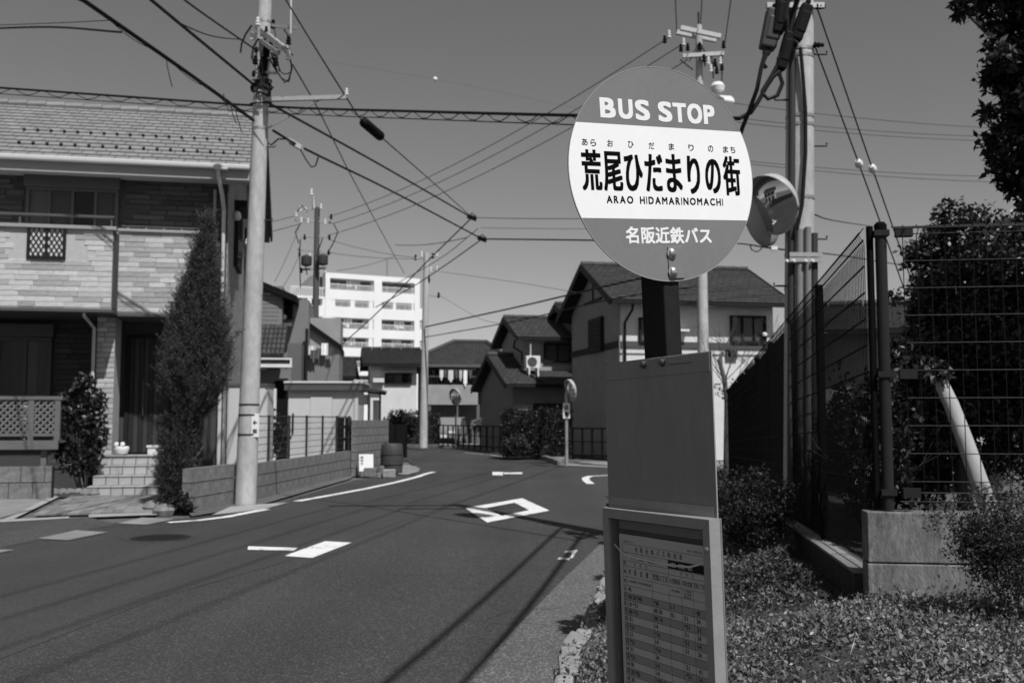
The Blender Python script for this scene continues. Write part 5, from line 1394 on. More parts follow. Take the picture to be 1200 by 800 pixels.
for i, u0, u1 in ((0, 404, 421), (2, 401, 412), (2, 424, 433), (3, 405, 416), (3, 458, 470), (2, 461, 473), (1, 352, 356), (2, 349, 356)):
    za_, zb_ = zs[i]; l_ = hthing(AP, 'laundry', 'far pale washing on apartment balcony, %s' % {(0, 404): 'top floor', (2, 401): 'third row left', (2, 424): 'third row beside the middle pier', (3, 405): 'fourth row left', (3, 458): 'fourth row right', (2, 461): 'third row right', (1, 352): 'second row far left', (2, 349): 'third row far left'}[(i, u0)], 'laundry')
    n_ = max(2, int((u1 - u0) / 3))
    for k in range(n_):
        a = AP.hx(u0 + (u1 - u0) * k / n_, .6); b = AP.hx(u0 + (u1 - u0) * (k + .8) / n_, .6); h_ = rg.uniform(.6, 1.3)
        MB().box(a, b, 0.6, 0.66, zb_ + 1.5 - h_, zb_ + 1.5).build('garment', 'cloth', l_)
# rooftop: terrace rail left, lift house, aerial
z_l = zs[0][1] - 1.2
MB().box(awl, aw0 - .1, 0.1, 0.2, z_l + 1.2, z_l + 1.4).build('terrace_rail', 'apt_rail', ap)
mb = MB()
for k in range(16): mb.box(awl + (aw0 - .2 - awl) * k / 16, awl + (aw0 - .2 - awl) * k / 16 + .15, .1, .2, z_l, z_l + 1.2)
mb.build('terrace_bars', 'apt_rail', ap, kind='stuff')
MB().prism([(aw0 - 4.5, 2.5, z_l - .5), (aw0 - .1, 2.5, z_l - .5), (aw0 - .1, 2.5, z_l + 4.0)], (0, 6, 0)).build('stair_roof', 'apt_recess', ap)
MB().tube([(AP.hx(452, 3), 3, zt), (AP.hx(452, 3), 3, zt + 3.2)], 0.12, 6).build('aerial', 'steel', ap)
# side wall seen at right edge with balcony ends
for i, (za_, zb_) in enumerate(zs[1:5]): MB().box(-.02, 2.2, 2, 5, zb_ - 1.2, zb_ + .6).build('side_balcony', 'apt_white', ap)

# ================================================================== UTILITY POLES
def pole_axis(b, u1, v1, H, Yb):
    """Axis from base b so that the pole passes pixel (u1, v1)."""
    q = P(u1, v1, Yb); d = (q - Vector(b)); d = d / d.z
    return lambda z: Vector((d.x * z, 0, z))
def step_bolts(parent, ax, z0, z1, r, step=0.45):
    z = z0; s = 1
    while z < z1:
        c = ax(z); MB().tube([c + Vector((s * r * .9, -.03, 0)), c + Vector((s * (r + .13), -.03, 0)), c + Vector((s * (r + .13), -.03, .03))], .010, 6).build('step_bolt', 'dark_steel', parent); z += step; s = -s
def insulator(parent, c, h=0.16, r=0.05, axis=(0, 0, 1), name='insulator', m='ceramic'):
    return MB().lathe([(r * .4, 0), (r, h * .1), (r, h * .25), (r * .5, h * .32), (r * .9, h * .45), (r * .9, h * .58), (r * .45, h * .65), (r * .7, h * .78), (r * .6, h)], c, axis, seg=12).build(name, m, parent, smooth=True)
def band(parent, c, r, h=0.05, m='steel'): return MB().lathe([(r, 0), (r, h)], c, seg=16).build('band', m, parent, smooth=True)

# ---- near pole on the left
b1 = G(287.5, 591); ax1 = pole_axis(b1, 310.5, 0, 12, b1.y); H1 = 11.6
p1 = thing('utility_pole', 'near concrete utility pole standing by the low block wall at left', 'utility pole', b1)
def r1(z): return 0.172 - 0.0068 * z
zs_ = [i * H1 / 16 for i in range(17)]
MB().tube([ax1(z) for z in zs_], [r1(z) for z in zs_], 24).build('shaft', 'pole_concrete', p1, smooth=True)
step_bolts(p1, ax1, 2.2, 6.5, 0.145, 0.62)
Y1 = b1.y
def z1(v): return zat(v, b1.x, Y1)
for v in (28, 50, 88, 98, 106, 118, 134, 153, 475, 487, 510): band(p1, ax1(z1(v)), r1(z1(v)) + 0.006, 0.03 if v > 400 else 0.045, 'steel' if v < 400 else 'dark_steel')
# small notice strip on the pole
zc = z1(498); c = ax1(zc) + Vector((0.135, -0.10, 0)); mb = MB(); mb.obox(c, Vector((0.05, 0.035, 0)), Vector((-.003, .004, 0)), Vector((0, 0, 0.19))); pn = mb.build('notice_plate', 'white_plastic', p1)
fr_ = (c - Vector((0.05, 0.035, 0.19)) + Vector((.004, -.006, 0)), Vector((.82, .57, 0)), Vector((0, 0, 1)), Vector((.57, -.82, 0)))
mb = MB(); put_text(mb, '←', (0.02, 0.09, 0.20, 0.27), fr_, 0.003, 0.004); mb.build('arrow_print', 'ink', pn); mb = MB(); put_text(mb, '荒尾', (0.02, 0.09, 0.06, 0.13), fr_, 0.003, 0.002); mb.build('lettering', 'ink', pn)
# side arm towards the road
za = z1(119); A_ = ax1(za) + Vector((.1, -.1, 0)); B_ = P(406, 114, Y1 - .1) - Vector(b1)
MB().bar(A_, B_, 0.07).build('side_arm', 'galv', p1)
MB().bar(ax1(z1(153)) + Vector((.12, -.08, 0)), A_.lerp(B_, .72), 0.02).build('arm_brace', 'steel', p1)
insulator(p1, B_ + Vector((0, 0, .03)), .12, .035)
# cross arm seen almost end-on, slanting
MB().bar(P(301, 31, Y1 + .1) - Vector(b1), P(333, 57, Y1 - .8) - Vector(b1), 0.085).build('cross_arm', 'galv', p1)
MB().bar(P(296, 40, Y1 + .2) - Vector(b1), P(326, 62, Y1 - .7) - Vector(b1), 0.07).build('cross_arm', 'galv', p1)
MB().tube([P(340.5, 40, Y1 - .6) - Vector(b1), P(341.5, -60, Y1 - .6) - Vector(b1)], 0.022, 8).build('mast_rod', 'galv', p1)
MB().bar(P(318, 30, Y1 - .3) - Vector(b1), P(348, 33, Y1 - .6) - Vector(b1), 0.05).build('bracket', 'galv', p1)
for (u, v) in ((302, 28), (320, 31), (328, 53), (336, 60), (338, 68), (299, 73), (323, 75), (338, 50)):
    insulator(p1, P(u, v + 3, Y1 - .3) - Vector(b1), .15, .045, name='insulator', m='ceramic' if v in (28, 53, 60, 68) else 'black')
for k, pts in enumerate(([(295, 30), (288, 40), (283, 52), (282, 62)], [(303, 45), (297, 55), (295, 68), (298, 74)], [(318, 62), (322, 78), (330, 92), (338, 96), (342, 80), (340, 68)], [(316, 70), (325, 85), (334, 97), (340, 92)], [(310, 55), (305, 72), (304, 88), (307, 100)], [(333, 35), (340, 45), (336, 58), (343, 65)], [(308, 90), (303, 100), (300, 112), (306, 118)], [(312, 92), (317, 104), (313, 114)])):
    MB().tube([P(u, v, Y1 - .25) - Vector(b1) for u, v in pts], 0.016, 6).build('jumper_cable', 'cable', p1, smooth=True)
MB().tube([ax1(z1(92)) + Vector((.05, -.16, 0)), ax1(z1(62)) + Vector((.12, -.2, 0))], [0.07, 0.05], 10).build('cable_clamp', 'black', p1)
for k, v in enumerate((94, 98, 103, 106, 110, 121)): MB().tube([ax1(z1(v)) + Vector((math.cos(a_) * (.15 + .012 * (k % 3)), math.sin(a_) * (.15 + .012 * (k % 3)), .05 * math.sin(a_ + k * 1.3))) for a_ in [2 * math.pi * i / 14 for i in range(15)]], .014, 6).build('cable_coil', 'cable', p1, smooth=True)

rgj = random.Random(77)
for k in range(9):
    u0, v0 = rgj.uniform(296, 326), rgj.uniform(30, 70); u1, v1 = rgj.uniform(300, 342), rgj.uniform(55, 112); um = (u0 + u1) / 2 + rgj.uniform(-14, 14); vm = max(v0, v1) + rgj.uniform(2, 16); d0 = rgj.uniform(-.5, .1)
    q0, q1, q2 = P(u0, v0, Y1 + d0), P(um, vm, Y1 + d0 - .1), P(u1, v1, Y1 + d0 - .15)
    MB().tube([q0 * (1 - t) ** 2 + q1 * 2 * t * (1 - t) + q2 * t * t - Vector(b1) for t in [i / 10 for i in range(11)]], .009, 5).build('jumper_cable', 'cable', p1, smooth=True)
for u, v in ((300, 62), (312, 38), (317, 56), (305, 80), (322, 66), (297, 90)): insulator(p1, P(u, v, Y1 - .28) - Vector(b1), .10, .032, m='black')
for (ua, va, ub, vb) in ((293, 46, 322, 44), (298, 70, 326, 68), (300, 84, 324, 86)): MB().bar(P(ua, va, Y1 - .2) - Vector(b1), P(ub, vb, Y1 - .2) - Vector(b1), .035).build('bracket', 'galv', p1)

# ---- right-hand pole close to the fence
Yp = 9.4; bpx = P(933, 480, Yp); b2 = Vector((bpx.x, Yp, 0.2)); 
p2 = thing('utility_pole', 'large concrete pole with riser pipes behind the mesh fence', 'utility pole', b2)
q_ = P(937.5, 20, Yp); d_ = (q_ - b2) / (q_.z - b2.z)
def ax2(z): return Vector((d_.x * z, 0, z))
H2_ = 11.2
def r2(z): return 0.148 - 0.0042 * z
zs_ = [i * H2_ / 16 for i in range(17)]
MB().tube([ax2(z) for z in zs_], [r2(z) for z in zs_], 24).build('shaft', 'pole_concrete', p2, smooth=True)
def z2(v): return zat(v, b2.x, Yp) - b2.z
step_bolts(p2, ax2, 2.0, 7.2, 0.12, 0.45)
for v in (62, 70, 140, 150, 235, 300, 340): band(p2, ax2(z2(v)), r2(z2(v)) + 0.006, 0.03)
for dx, dy, vt, m_, rr in ((-.105, -.09, -20, 'pipe_dark', .035), (-.045, -.15, 272, 'pipe_grey', .032), (.035, -.155, 270, 'pipe_grey', .032), (.11, -.11, 276, 'pipe_dark', .035)):
    MB().tube([ax2(0) + Vector((dx, dy, 0)), ax2(z2(vt) if vt > 0 else 6.8) + Vector((dx * .95, dy, 0))], rr, 12).build('riser_pipe', m_, p2, smooth=True)
for v in (302, 308): MB().bar(ax2(z2(v)) + Vector((-.15, -.19, 0)), ax2(z2(v)) + Vector((.16, -.17, 0)), .02, .04).build('pipe_strap', 'galv', p2)
for u in (922, 930, 944, 952): insulator(p2, P(u, 306, Yp - .2) - b2, .03, .018, (0, -1, 0), 'strap_bolt', 'ceramic')
MB().tube([P(u, v, Yp - .17) - b2 for u, v in ((938, 56), (941, 90), (944, 130), (944, 180), (940, 240), (934, 268))], 0.018, 8).build('service_cable', 'cable', p2, smooth=True)
# splice closures and cable bundle on the left of the pole top
def cap(parent, pa, pb, r, m, name): 
    pa, pb = Vector(pa), Vector(pb); ax = pb - pa; L = ax.length
    a_ = ax.normalized(); sd = a_.cross(Vector((0, 1, 0))).normalized(); mb = MB(); mb.obox((pa + pb) / 2, ax / 2, sd * r, Vector((0, r * .9, 0))); mb.obox(pa - a_ * .03, a_ * .03, sd * r * .45, Vector((0, r * .45, 0))); mb.obox(pb + a_ * .03, a_ * .03, sd * r * .5, Vector((0, r * .5, 0))); mb.obox((pa + pb) / 2 + sd * r * .2, ax * .3, sd * r * .9, Vector((0, r * 1.05, 0)))
    return mb.build(name, m, parent, bevel=.02)
cap(p2, P(908, 12, Yp - .2) - b2, P(899, 58, Yp - .2) - b2, .075, 'pipe_dark', 'splice_closure')
cap(p2, P(917, -6, Yp - .25) - b2, P(911, 40, Yp - .25) - b2, .055, 'black', 'splice_closure')
cap(p2, P(946, 6, Yp - .28) - b2, P(932, 48, Yp - .28) - b2, .055, 'black', 'splice_closure')
cap(p2, P(926, 38, Yp - .28) - b2, P(914, 82, Yp - .28) - b2, .05, 'black', 'splice_closure')
for pts in ([(925, -5), (920, 20), (922, 40), (935, 52)], [(897, 62), (892, 80), (887, 105), (878, 130), (870, 150), (864, 168)], [(914, 84), (906, 90), (898, 102), (888, 120), (880, 132), (866, 139)], [(913, 86), (917, 98), (911, 112), (900, 116), (892, 108)], [(930, 40), (920, 60), (905, 88), (893, 108)], [(935, -6), (930, 20), (924, 45), (912, 70)], [(899, 62), (894, 74), (898, 80)]):
    MB().tube([P(u, v, Yp - .3) - b2 for u, v in pts], 0.02, 8).build('hanging_cable', 'cable', p2, smooth=True)
MB().bar(ax2(z2(12)) + Vector((-.35, -.1, 0)), ax2(z2(12)) + Vector((.2, -.1, 0)), .05).build('bracket', 'galv', p2)
insulator(p2, P(955, 8, Yp - .1) - b2, .1, .03, (1, 0, 0), m='black'); insulator(p2, P(953, 53, Yp - .1) - b2, .1, .03, (1, 0, 0), m='black')

# ---- pole behind the sign
Y3 = 25.0; b3 = Vector((P(825, 480, Y3).x, Y3, 0)); p3 = thing('utility_pole', 'slim concrete pole with double cross arms rising behind the sign disc', 'utility pole', b3)
q_ = P(819, 50, Y3); d3 = (q_ - b3) / q_.z
def ax3(z): return Vector((d3.x * z, 0, z))
z3 = lambda v: zat(v, b3.x, Y3)
zt3 = z3(30)
MB().tube([ax3(zt3 * i / 10) for i in range(11)], [0.165 - .007 * zt3 * i / 10 for i in range(11)], 16).build('shaft', 'pole_concrete', p3, smooth=True)
MB().tube([ax3(zt3), ax3(zt3 + .35)], 0.03, 6).build('cap_rod', 'dark_steel', p3)
def X3(u, v, dy=0): return P(u, v, Y3 + dy) - b3
MB().bar(X3(797.5, 33, -.3), X3(844.5, 43, -.3), .11).build('cross_arm', 'galv', p3); MB().bar(X3(793, 38, .25), X3(839, 47.5, .25), .11).build('cross_arm', 'galv', p3)
MB().bar(X3(800, 66, -.2), X3(848, 63, -.2), .1).build('cross_arm', 'galv', p3)
for u, v in ((784, 42), (801, 51), (779, 48), (798, 58), (806, 57), (848, 54), (820, 56), (830, 73), (838, 75), (844, 73), (833, 82), (840, 84), (825, 70), (846, 80)):
    insulator(p3, X3(u, v + 3, -.25), .2, .055, m='ceramic' if u in (784, 801, 830, 844, 833) else 'black')
for a, b in (((808, 72), (818, 52)), ((832, 72), (820, 50)), ((797, 70), (812, 82)), ((846, 64), (846, 96)), ((826, 66), (826, 78)), ((834, 66), (836, 92))): MB().bar(X3(*a, -.2), X3(*b, -.2), .035).build('brace', 'dark_steel', p3)
MB().lathe([(.05, 0), (.16, .05), (.19, .16), (.12, .26)], X3(841, 109, -.4), seg=14).build('lamp_dome', 'white_plastic', p3, smooth=True)
MB().prism([X3(842, 116, -.4), X3(848, 119, -1.2), X3(861, 121, -1.2), X3(858, 117, -.4)], (0, 0, .1)).build('street_lamp_head', 'white_plastic', p3, bevel=.03)
MB().bar(X3(822, 108), X3(845, 116, -.5), .05).build('lamp_arm', 'galv', p3)
step_bolts(p3, ax3, 2.2, 8.5, 0.13, .5)

# ---- far pole in the bend
b4 = G(496, 524.5, 0.1); p4 = thing('utility_pole', 'far slim concrete pole at the outside of the bend', 'utility pole', b4); Y4 = b4.y
def X4(u, v, dy=0): return P(u, v, Y4 + dy) - Vector(b4)
zt4 = zat(299, b4.x, Y4); q_ = X4(499.5, 310); d4 = q_ / q_.z
MB().tube([d4 * (zt4 * i / 8) for i in range(9)], [.19 - .008 * zt4 * i / 8 for i in range(9)], 14).build('shaft', 'pole_concrete', p4, smooth=True)
MB().bar(X4(486, 303), X4(513, 299), .1).build('cross_arm', 'galv', p4); MB().bar(X4(498, 318), X4(514, 314), .09).build('cross_arm', 'galv', p4); MB().bar(X4(497, 345), X4(516, 348), .06).build('cross_arm', 'galv', p4)
for u, v, m_ in ((487, 303, 'black'), (494, 299, 'ceramic'), (507, 301, 'black'), (512, 299, 'ceramic'), (505, 317, 'ceramic'), (512, 316, 'ceramic'), (514, 347, 'black')): insulator(p4, X4(u, v + 2), .25, .07, m=m_)
MB().tube([X4(500, 320), X4(502, 328), X4(499, 336)], .09, 8).build('cable_box', 'black', p4)

# ---- transformer pole beyond the left houses
Y5 = 44.0; b5 = Vector((P(368, 490, Y5).x, Y5, 0)); p5 = thing('utility_pole', 'dark pole carrying transformers in front of the apartment block', 'utility pole', b5)
def X5(u, v, dy=0): return P(u, v, Y5 + dy) - b5
zt5 = zat(243, b5.x, Y5)
MB().tube([Vector((0, 0, zt5 * i / 8)) for i in range(9)], [.17 - .005 * zt5 * i / 8 for i in range(9)], 14).build('shaft', 'frame_grey', p5, smooth=True)
MB().tube([X5(368, 245), X5(367, 228)], [.1, .02], 8).build('top_rod', 'steel', p5); insulator(p5, X5(365, 229), .3, .07)
for a, b, w_ in (((346, 258), (391, 261), .09), ((353, 277), (386, 277), .09), ((349, 292), (387, 296), .1), ((352, 316), (382, 314), .09), ((350, 246), (378, 243), .07)): MB().bar(X5(*a), X5(*b), w_).build('cross_arm', 'galv', p5)
for u0, v0, v1 in ((359, 299, 312), (378, 300, 311)):
    MB().lathe([(.1, 0), (.22, .04), (.24, .1), (.24, .42), (.2, .46), (.06, .52)], X5(u0, v1, -.3), seg=16).build('transformer', 'pipe_dark', p5, smooth=True)
for u, v, m_ in ((347, 252, 'ceramic'), (352, 246, 'ceramic'), (358, 247, 'ceramic'), (376, 243, 'ceramic'), (353, 259, 'ceramic'), (361, 260, 'ceramic'), (381, 261, 'ceramic'), (388, 255, 'black'), (386, 279, 'black'), (357, 279, 'black'), (351, 298, 'black'), (385, 297, 'black'), (363, 301, 'ceramic'), (373, 303, 'ceramic'), (353, 318, 'black'), (381, 318, 'ceramic')): insulator(p5, X5(u, v + 2, -.2), .24, .065, m=m_)
for pts in ([(352, 262), (346, 272), (350, 285)], [(391, 262), (396, 272), (390, 286), (384, 296)], [(360, 248), (354, 241), (348, 248)], [(352, 280), (351, 300), (352, 330), (352, 338)], [(359, 298), (358, 312), (360, 322)], [(378, 278), (376, 286), (372, 294)]): MB().tube([X5(u, v, -.25) for u, v in pts], .025, 6).build('jumper_cable', 'cable', p5, smooth=True)

# ================================================================== CONVEX MIRRORS
def mirror(parent, c, n, r):
    n = Vector(n).normalized(); c = Vector(c)
    prof = []
    Rs = r * 2.4
    for i in range(9):
        a = r * i / 8; prof.append((max(a, 1e-4), math.sqrt(Rs * Rs - a * a) - math.sqrt(Rs * Rs - r * r) + .012))
    prof = prof[::-1]
    MB().lathe(prof, c, n, seg=36).build('mirror_face', 'mirror', parent, smooth=True)
    m_ = MB().lathe([(r * .45, -.09), (r * .95, -.035), (r * 1.05, -.01), (r * 1.06, .018), (r * 1.005, .02), (r * 1.0, .008)], c, n, seg=36).build('rim', 'mirror_rim', parent, smooth=True)
    # hood over the upper half
    up = Vector((0, 0, 1)); up = (up - n * up.dot(n)).normalized(); sd = n.cross(up); mb = MB(); k = 20; vs = []
    for i in range(k + 1):
        a = R(-20) + R(220) * i / k; d = sd * math.cos(a) + up * math.sin(a); ex = .03 + .09 * max(0, math.sin(a))
        vs += [c + d * r * 1.07, c + d * r * 1.08 + n * ex]
    mb.add(vs, [(2 * i, 2 * i + 2, 2 * i + 3, 2 * i + 1) for i in range(k)]); o = mb.build('hood', 'mirror_rim', parent, smooth=True)
    s_ = o.modifiers.new('thickness', 'SOLIDIFY'); s_.thickness = .006
def bear(b, tilt=0): b = R(b); return Vector((math.sin(b) * math.cos(R(tilt)), math.cos(b) * math.cos(R(tilt)), math.sin(R(tilt))))
mc = P(907, 240, Yp - .35)
mr = thing('traffic_mirror', 'round convex mirror facing the camera beside the right-hand pole', 'traffic mirror', mc)
mirror(mr, (0, 0, 0), bear(238, -17), .265)
MB().bar(-bear(238, -17) * .06, ax2(z2(243)) + b2 - mc + Vector((-.1, -.12, 0)), .04).build('arm', 'galv', mr)
mc2 = P(893, 257, Yp - .1)
mr2 = thing('traffic_mirror', 'dark back of a second round mirror just left of the facing one', 'traffic mirror', mc2)
mirror(mr2, (0, 0, 0), bear(318, -8), .25)
MB().bar(-bear(318, -8) * .06, ax2(z2(252)) + b2 - mc2 + Vector((-.1, -.05, 0)), .04).build('arm', 'galv', mr2)
for (u, v, mu, mv, nb_, rad, lab) in ((664, 545.5, 669.5, 457.5, 250, .30, 'round mirror on a pale post with white plate at the kerb end'), (534, 524.5, 534, 465, 225, .36, 'round mirror on a dark post before the pale balcony')):
    b_ = G(u, v, 0.05); t_ = thing('traffic_mirror', lab, 'traffic mirror', b_); Yb = b_.y
    cc = P(mu, mv, Yb - .2) - Vector(b_); zt_ = cc.z
    m_ = 'galv' if u == 664 else 'frame_grey'
    MB().tube([(0, 0, 0), (0, 0, zt_ - .1), (cc.x * .5, -.05, zt_ + .1)], .045, 10).build('post', m_, t_, smooth=True)
    mirror(t_, cc, bear(nb_, -6), rad)
    if u == 664:
        cz = zat(481, b_.x, Yb) - .05
        pl_ = MB().box(-.10, .10, -.075, -.06, cz - .22, cz + .22).build('warning_plate', 'white_plastic', t_)
        mb = MB(); put_text(mb, '注', (-.06, .06, cz + .03, cz + .16), (Vector((0, -.077, 0)), Vector((1, 0, 0)), Vector((0, 0, 1)), Vector((0, -1, 0))), .002, .006); put_text(mb, '意', (-.06, .06, cz - .16, cz - .03), (Vector((0, -.077, 0)), Vector((1, 0, 0)), Vector((0, 0, 1)), Vector((0, -1, 0))), .002, .006); mb.build('lettering', 'ink', pl_)

# ================================================================== MESH FENCE ON THE RIGHT
FD = Vector((0.167, 1, 0)).normalized(); FDr = Vector((0.99, -0.139, 0)).normalized()
FC = Vector((1.99, 5.47, 0)); GR = -0.028
fang = math.atan2(FD.y, FD.x)
ldg = thing('retaining_kerb', 'long concrete base under the receding mesh fence', 'wall', FC)
LF = 16.5
def fp(s, off=0, z=0): return FD * s + Vector((FD.y, -FD.x, 0)) * off + Vector((0, 0, z + GR * s))
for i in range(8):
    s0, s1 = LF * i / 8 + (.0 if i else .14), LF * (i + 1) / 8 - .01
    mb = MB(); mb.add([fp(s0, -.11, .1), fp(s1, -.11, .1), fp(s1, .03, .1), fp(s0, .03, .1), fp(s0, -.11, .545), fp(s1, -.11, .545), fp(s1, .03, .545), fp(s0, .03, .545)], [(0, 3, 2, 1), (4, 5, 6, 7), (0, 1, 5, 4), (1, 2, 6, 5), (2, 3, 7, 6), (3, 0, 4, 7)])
    mb.build('kerb_segment', 'shade_concrete', ldg)  # dark tone paints in the shade on the road side of the base
    mb = MB(); mb.add([fp(s0, -.114, .546), fp(s1, -.114, .546), fp(s1, .03, .546), fp(s0, .03, .546), fp(s0, -.114, .562), fp(s1, -.114, .562), fp(s1, .03, .562), fp(s0, .03, .562)], [(0, 3, 2, 1), (4, 5, 6, 7), (0, 1, 5, 4), (1, 2, 6, 5), (2, 3, 7, 6), (3, 0, 4, 7)]); mb.build('kerb_lit_top', 'concrete', ldg)  # paler strip paints the sunlit top of the same base
cw = thing('corner_wall', 'rough concrete corner wall under the fence post at right', 'wall', FC)
def cpn(s, off, z): return FDr * s + Vector((-FDr.y, FDr.x, 0)) * off + Vector((0, 0, z))
for z0_, z1_, ex in ((.25, .625, .006), (.632, .898, 0.0)):
    mb = MB(); n_ = 12
    top = [cpn(-.07 - ex + 3.6 * i / n_, -.07 - ex, 0) for i in range(n_ + 1)] + [cpn(3.53 - 3.6 * i / n_, .09 + ex, 0) for i in range(n_ + 1)]
    mb.prism([p + Vector((0, 0, z0_)) for p in top], (0, 0, z1_ - z0_)); o = mb.build('concrete_course', 'old_concrete', cw, bevel=.006)
fn = thing('mesh_fence', 'dark wire mesh fence receding along the verge behind the bush', 'fence', FC)
npan = 8; ps = LF / npan
ztop = 2.455
for i in range(npan + 1):
    s = ps * i + (.0 if i else .02)
    MB().tube([fp(s, .0, .5 if i else .9), fp(s, .0, ztop + .01)], .030 if i else .019, 10).build('post', 'fence_green', fn, smooth=True)
for i in range(npan):
    s0, s1 = ps * i + .05, ps * (i + 1) - .05
    nh = 13
    for j in range(nh):
        z = .62 + (ztop - .06 - .62) * j / (nh - 1)
        MB().tube([fp(s0, -.03, z), fp(s1, -.03, z)], .0055 if i < 2 else .0045, 5).build('horizontal_wire', 'fence_green', fn)
    MB().tube([fp(s0, -.05, ztop - .02), fp(s1, -.05, ztop - .02)], .006, 6).build('top_wire', 'fence_green', fn)
    mb = MB(); k = int((s1 - s0) / .05)
    for j in range(k + 1):
        s = s0 + (s1 - s0) * j / k; mb.tube([fp(s, -.026, .58), fp(s, -.026, ztop - .08), fp(s, -.055, ztop - .03), fp(s, -.026, ztop + .01)], .0027, 4, False)
    mb.build('upright_wires', 'fence_green', fn, kind='stuff')
ff = thing('mesh_fence', 'dark wire mesh fence panel facing the camera on the corner wall', 'fence', FC)
MB().tube([cpn(.055, .0, .9), cpn(.055, .0, 2.46)], .031, 14).build('post', 'fence_post', ff, smooth=True)
MB().lathe([(.034, 2.44), (.034, 2.47), (.02, 2.485)], cpn(.055, 0, 0), seg=14).build('post_cap', 'fence_green', ff, smooth=True)
sA, sB = .165, 2.3
for j in range(11):
    z = 2.41 - j * .150
    if z > .93: MB().tube([cpn(sA, -.03, z), cpn(sB, -.03, z)], .0030, 6).build('horizontal_wire', 'fence_wire', ff)
for z, o_ in ((2.45, -.03), (2.435, -.075), (1.0, -.03), (.955, -.06)): MB().tube([cpn(sA - .06, o_, z), cpn(sB, o_, z)], .004, 6).build('fold_wire', 'fence_wire', ff)
for j in range(int((sB - sA) / .073) + 1):
    s = sA + j * .073; MB().tube([cpn(s, -.026, .94), cpn(s, -.07, .955), cpn(s, -.026, 1.0), cpn(s, -.026, 2.40), cpn(s, -.075, 2.435), cpn(s, -.026, 2.46)], .0026, 5).build('upright_wire', 'fence_wire', ff)
for z in (2.42, 1.64, 1.0):
    MB().box(-.045, .045, -.045, .045, -.02, .02)
    mb = MB(); mb.obox(cpn(.055, 0, z), FDr * .040, Vector((-FDr.y, FDr.x, 0)) * .040, Vector((0, 0, .016))); mb.obox(cpn(.17, -.03, z), FDr * .045, Vector((-FDr.y, FDr.x, 0)) * .02, Vector((0, 0, .026))); mb.build('clamp', 'fence_post', ff)

# raised lot behind the fence
mb = MB(); mb.prism([tuple(FC + fp(-.05, .06, 0)), tuple(FC + cpn(3.5, .1, 0)), (14, 5.0, 0), (16, 24, 0), tuple(FC + fp(LF, .06, -GR * LF))], (0, 0, .46)); struct('parking_lot', mb, 'ground')
mb = MB(); mb.poly([tuple(FC + fp(0.1, .08, .475) - Vector((0, 0, GR * .1))), tuple(FC + cpn(3.4, .12, .475)), tuple(FC + cpn(3.4, 2.4, .475)), tuple(FC + fp(3.2, 1.9, .475) - Vector((0, 0, GR * 3.2))), tuple(FC + fp(LF, 1.9, .475) - Vector((0, 0, GR * LF))), tuple(FC + fp(LF, .08, .475) - Vector((0, 0, GR * LF)))]); struct('planting_soil', mb, 'soil')

# ================================================================== VEGETATION
def branchy(mb, p, d, ln, r, depth, rg, spread=.6, nk=3):
    pts = [Vector(p)]; d = Vector(d).normalized()
    for i in range(3):
        d = (d + Vector((rg.uniform(-1, 1), rg.uniform(-1, 1), rg.uniform(-.5, .8))) * .16).normalized(); pts.append(pts[-1] + d * ln / 3)
    mb.tube(pts, [r, r * .85, r * .72, r * .6], 6 if r > .01 else 4); tips = [pts[-1]]
    if depth > 0:
        for k in range(nk):
            dd = (d + Vector((rg.uniform(-1, 1), rg.uniform(-1, 1), rg.uniform(-.3, .9))) * spread).normalized()
            tips += branchy(mb, pts[-1] if k else pts[2], dd, ln * .7, r * .58, depth - 1, rg, spread, nk)
    return tips
def shrub(name, label, c, rx, ry, rz, n, leaf, m, cat='shrub', clumps=26, seed=1, aspect=.5, stem='twig', group=None, shell=.35):
    t = thing(name, label, cat, c, 0, group); rg = random.Random(seed); mb = MB(); tips = []
    for k in range(7):
        a = rg.uniform(0, 6.28); tips += branchy(mb, (rg.uniform(-.1, .1) * rx, rg.uniform(-.1, .1) * ry, -.03), (math.cos(a) * rx / rz * .8, math.sin(a) * ry / rz * .8, 1), rz * .5, min(.012, rz * .012) + .002, 2, rg, .7)
    mb.build('stems', stem, t)
    cl = []
    for k in range(clumps):
        d = RNG.normal(size=3); d /= np.linalg.norm(d); d[2] = d[2] * .75 + .25; q = d * np.array((rx, ry, rz)) * rg.uniform(.35, .92); q[2] = max(q[2] * .62 + rz * .9, rz * .22); cl.append(q)
    cl += [np.array(p) for p in tips if abs(p.x) < rx * 1.2 and abs(p.y) < ry * 1.2]
    per = max(4, n // len(cl)); pts = np.concatenate([blob(per, q, np.array((rx, ry, rz)) * rg.uniform(.16, .32), shell) for q in cl])
    pts = pts[pts[:, 2] > 0.01]
    leaves('foliage', pts, leaf, m, t, aspect, up=(0, 0, 1), upw=.25)
    return t
def vz(x, y): return verge_z(x, y)

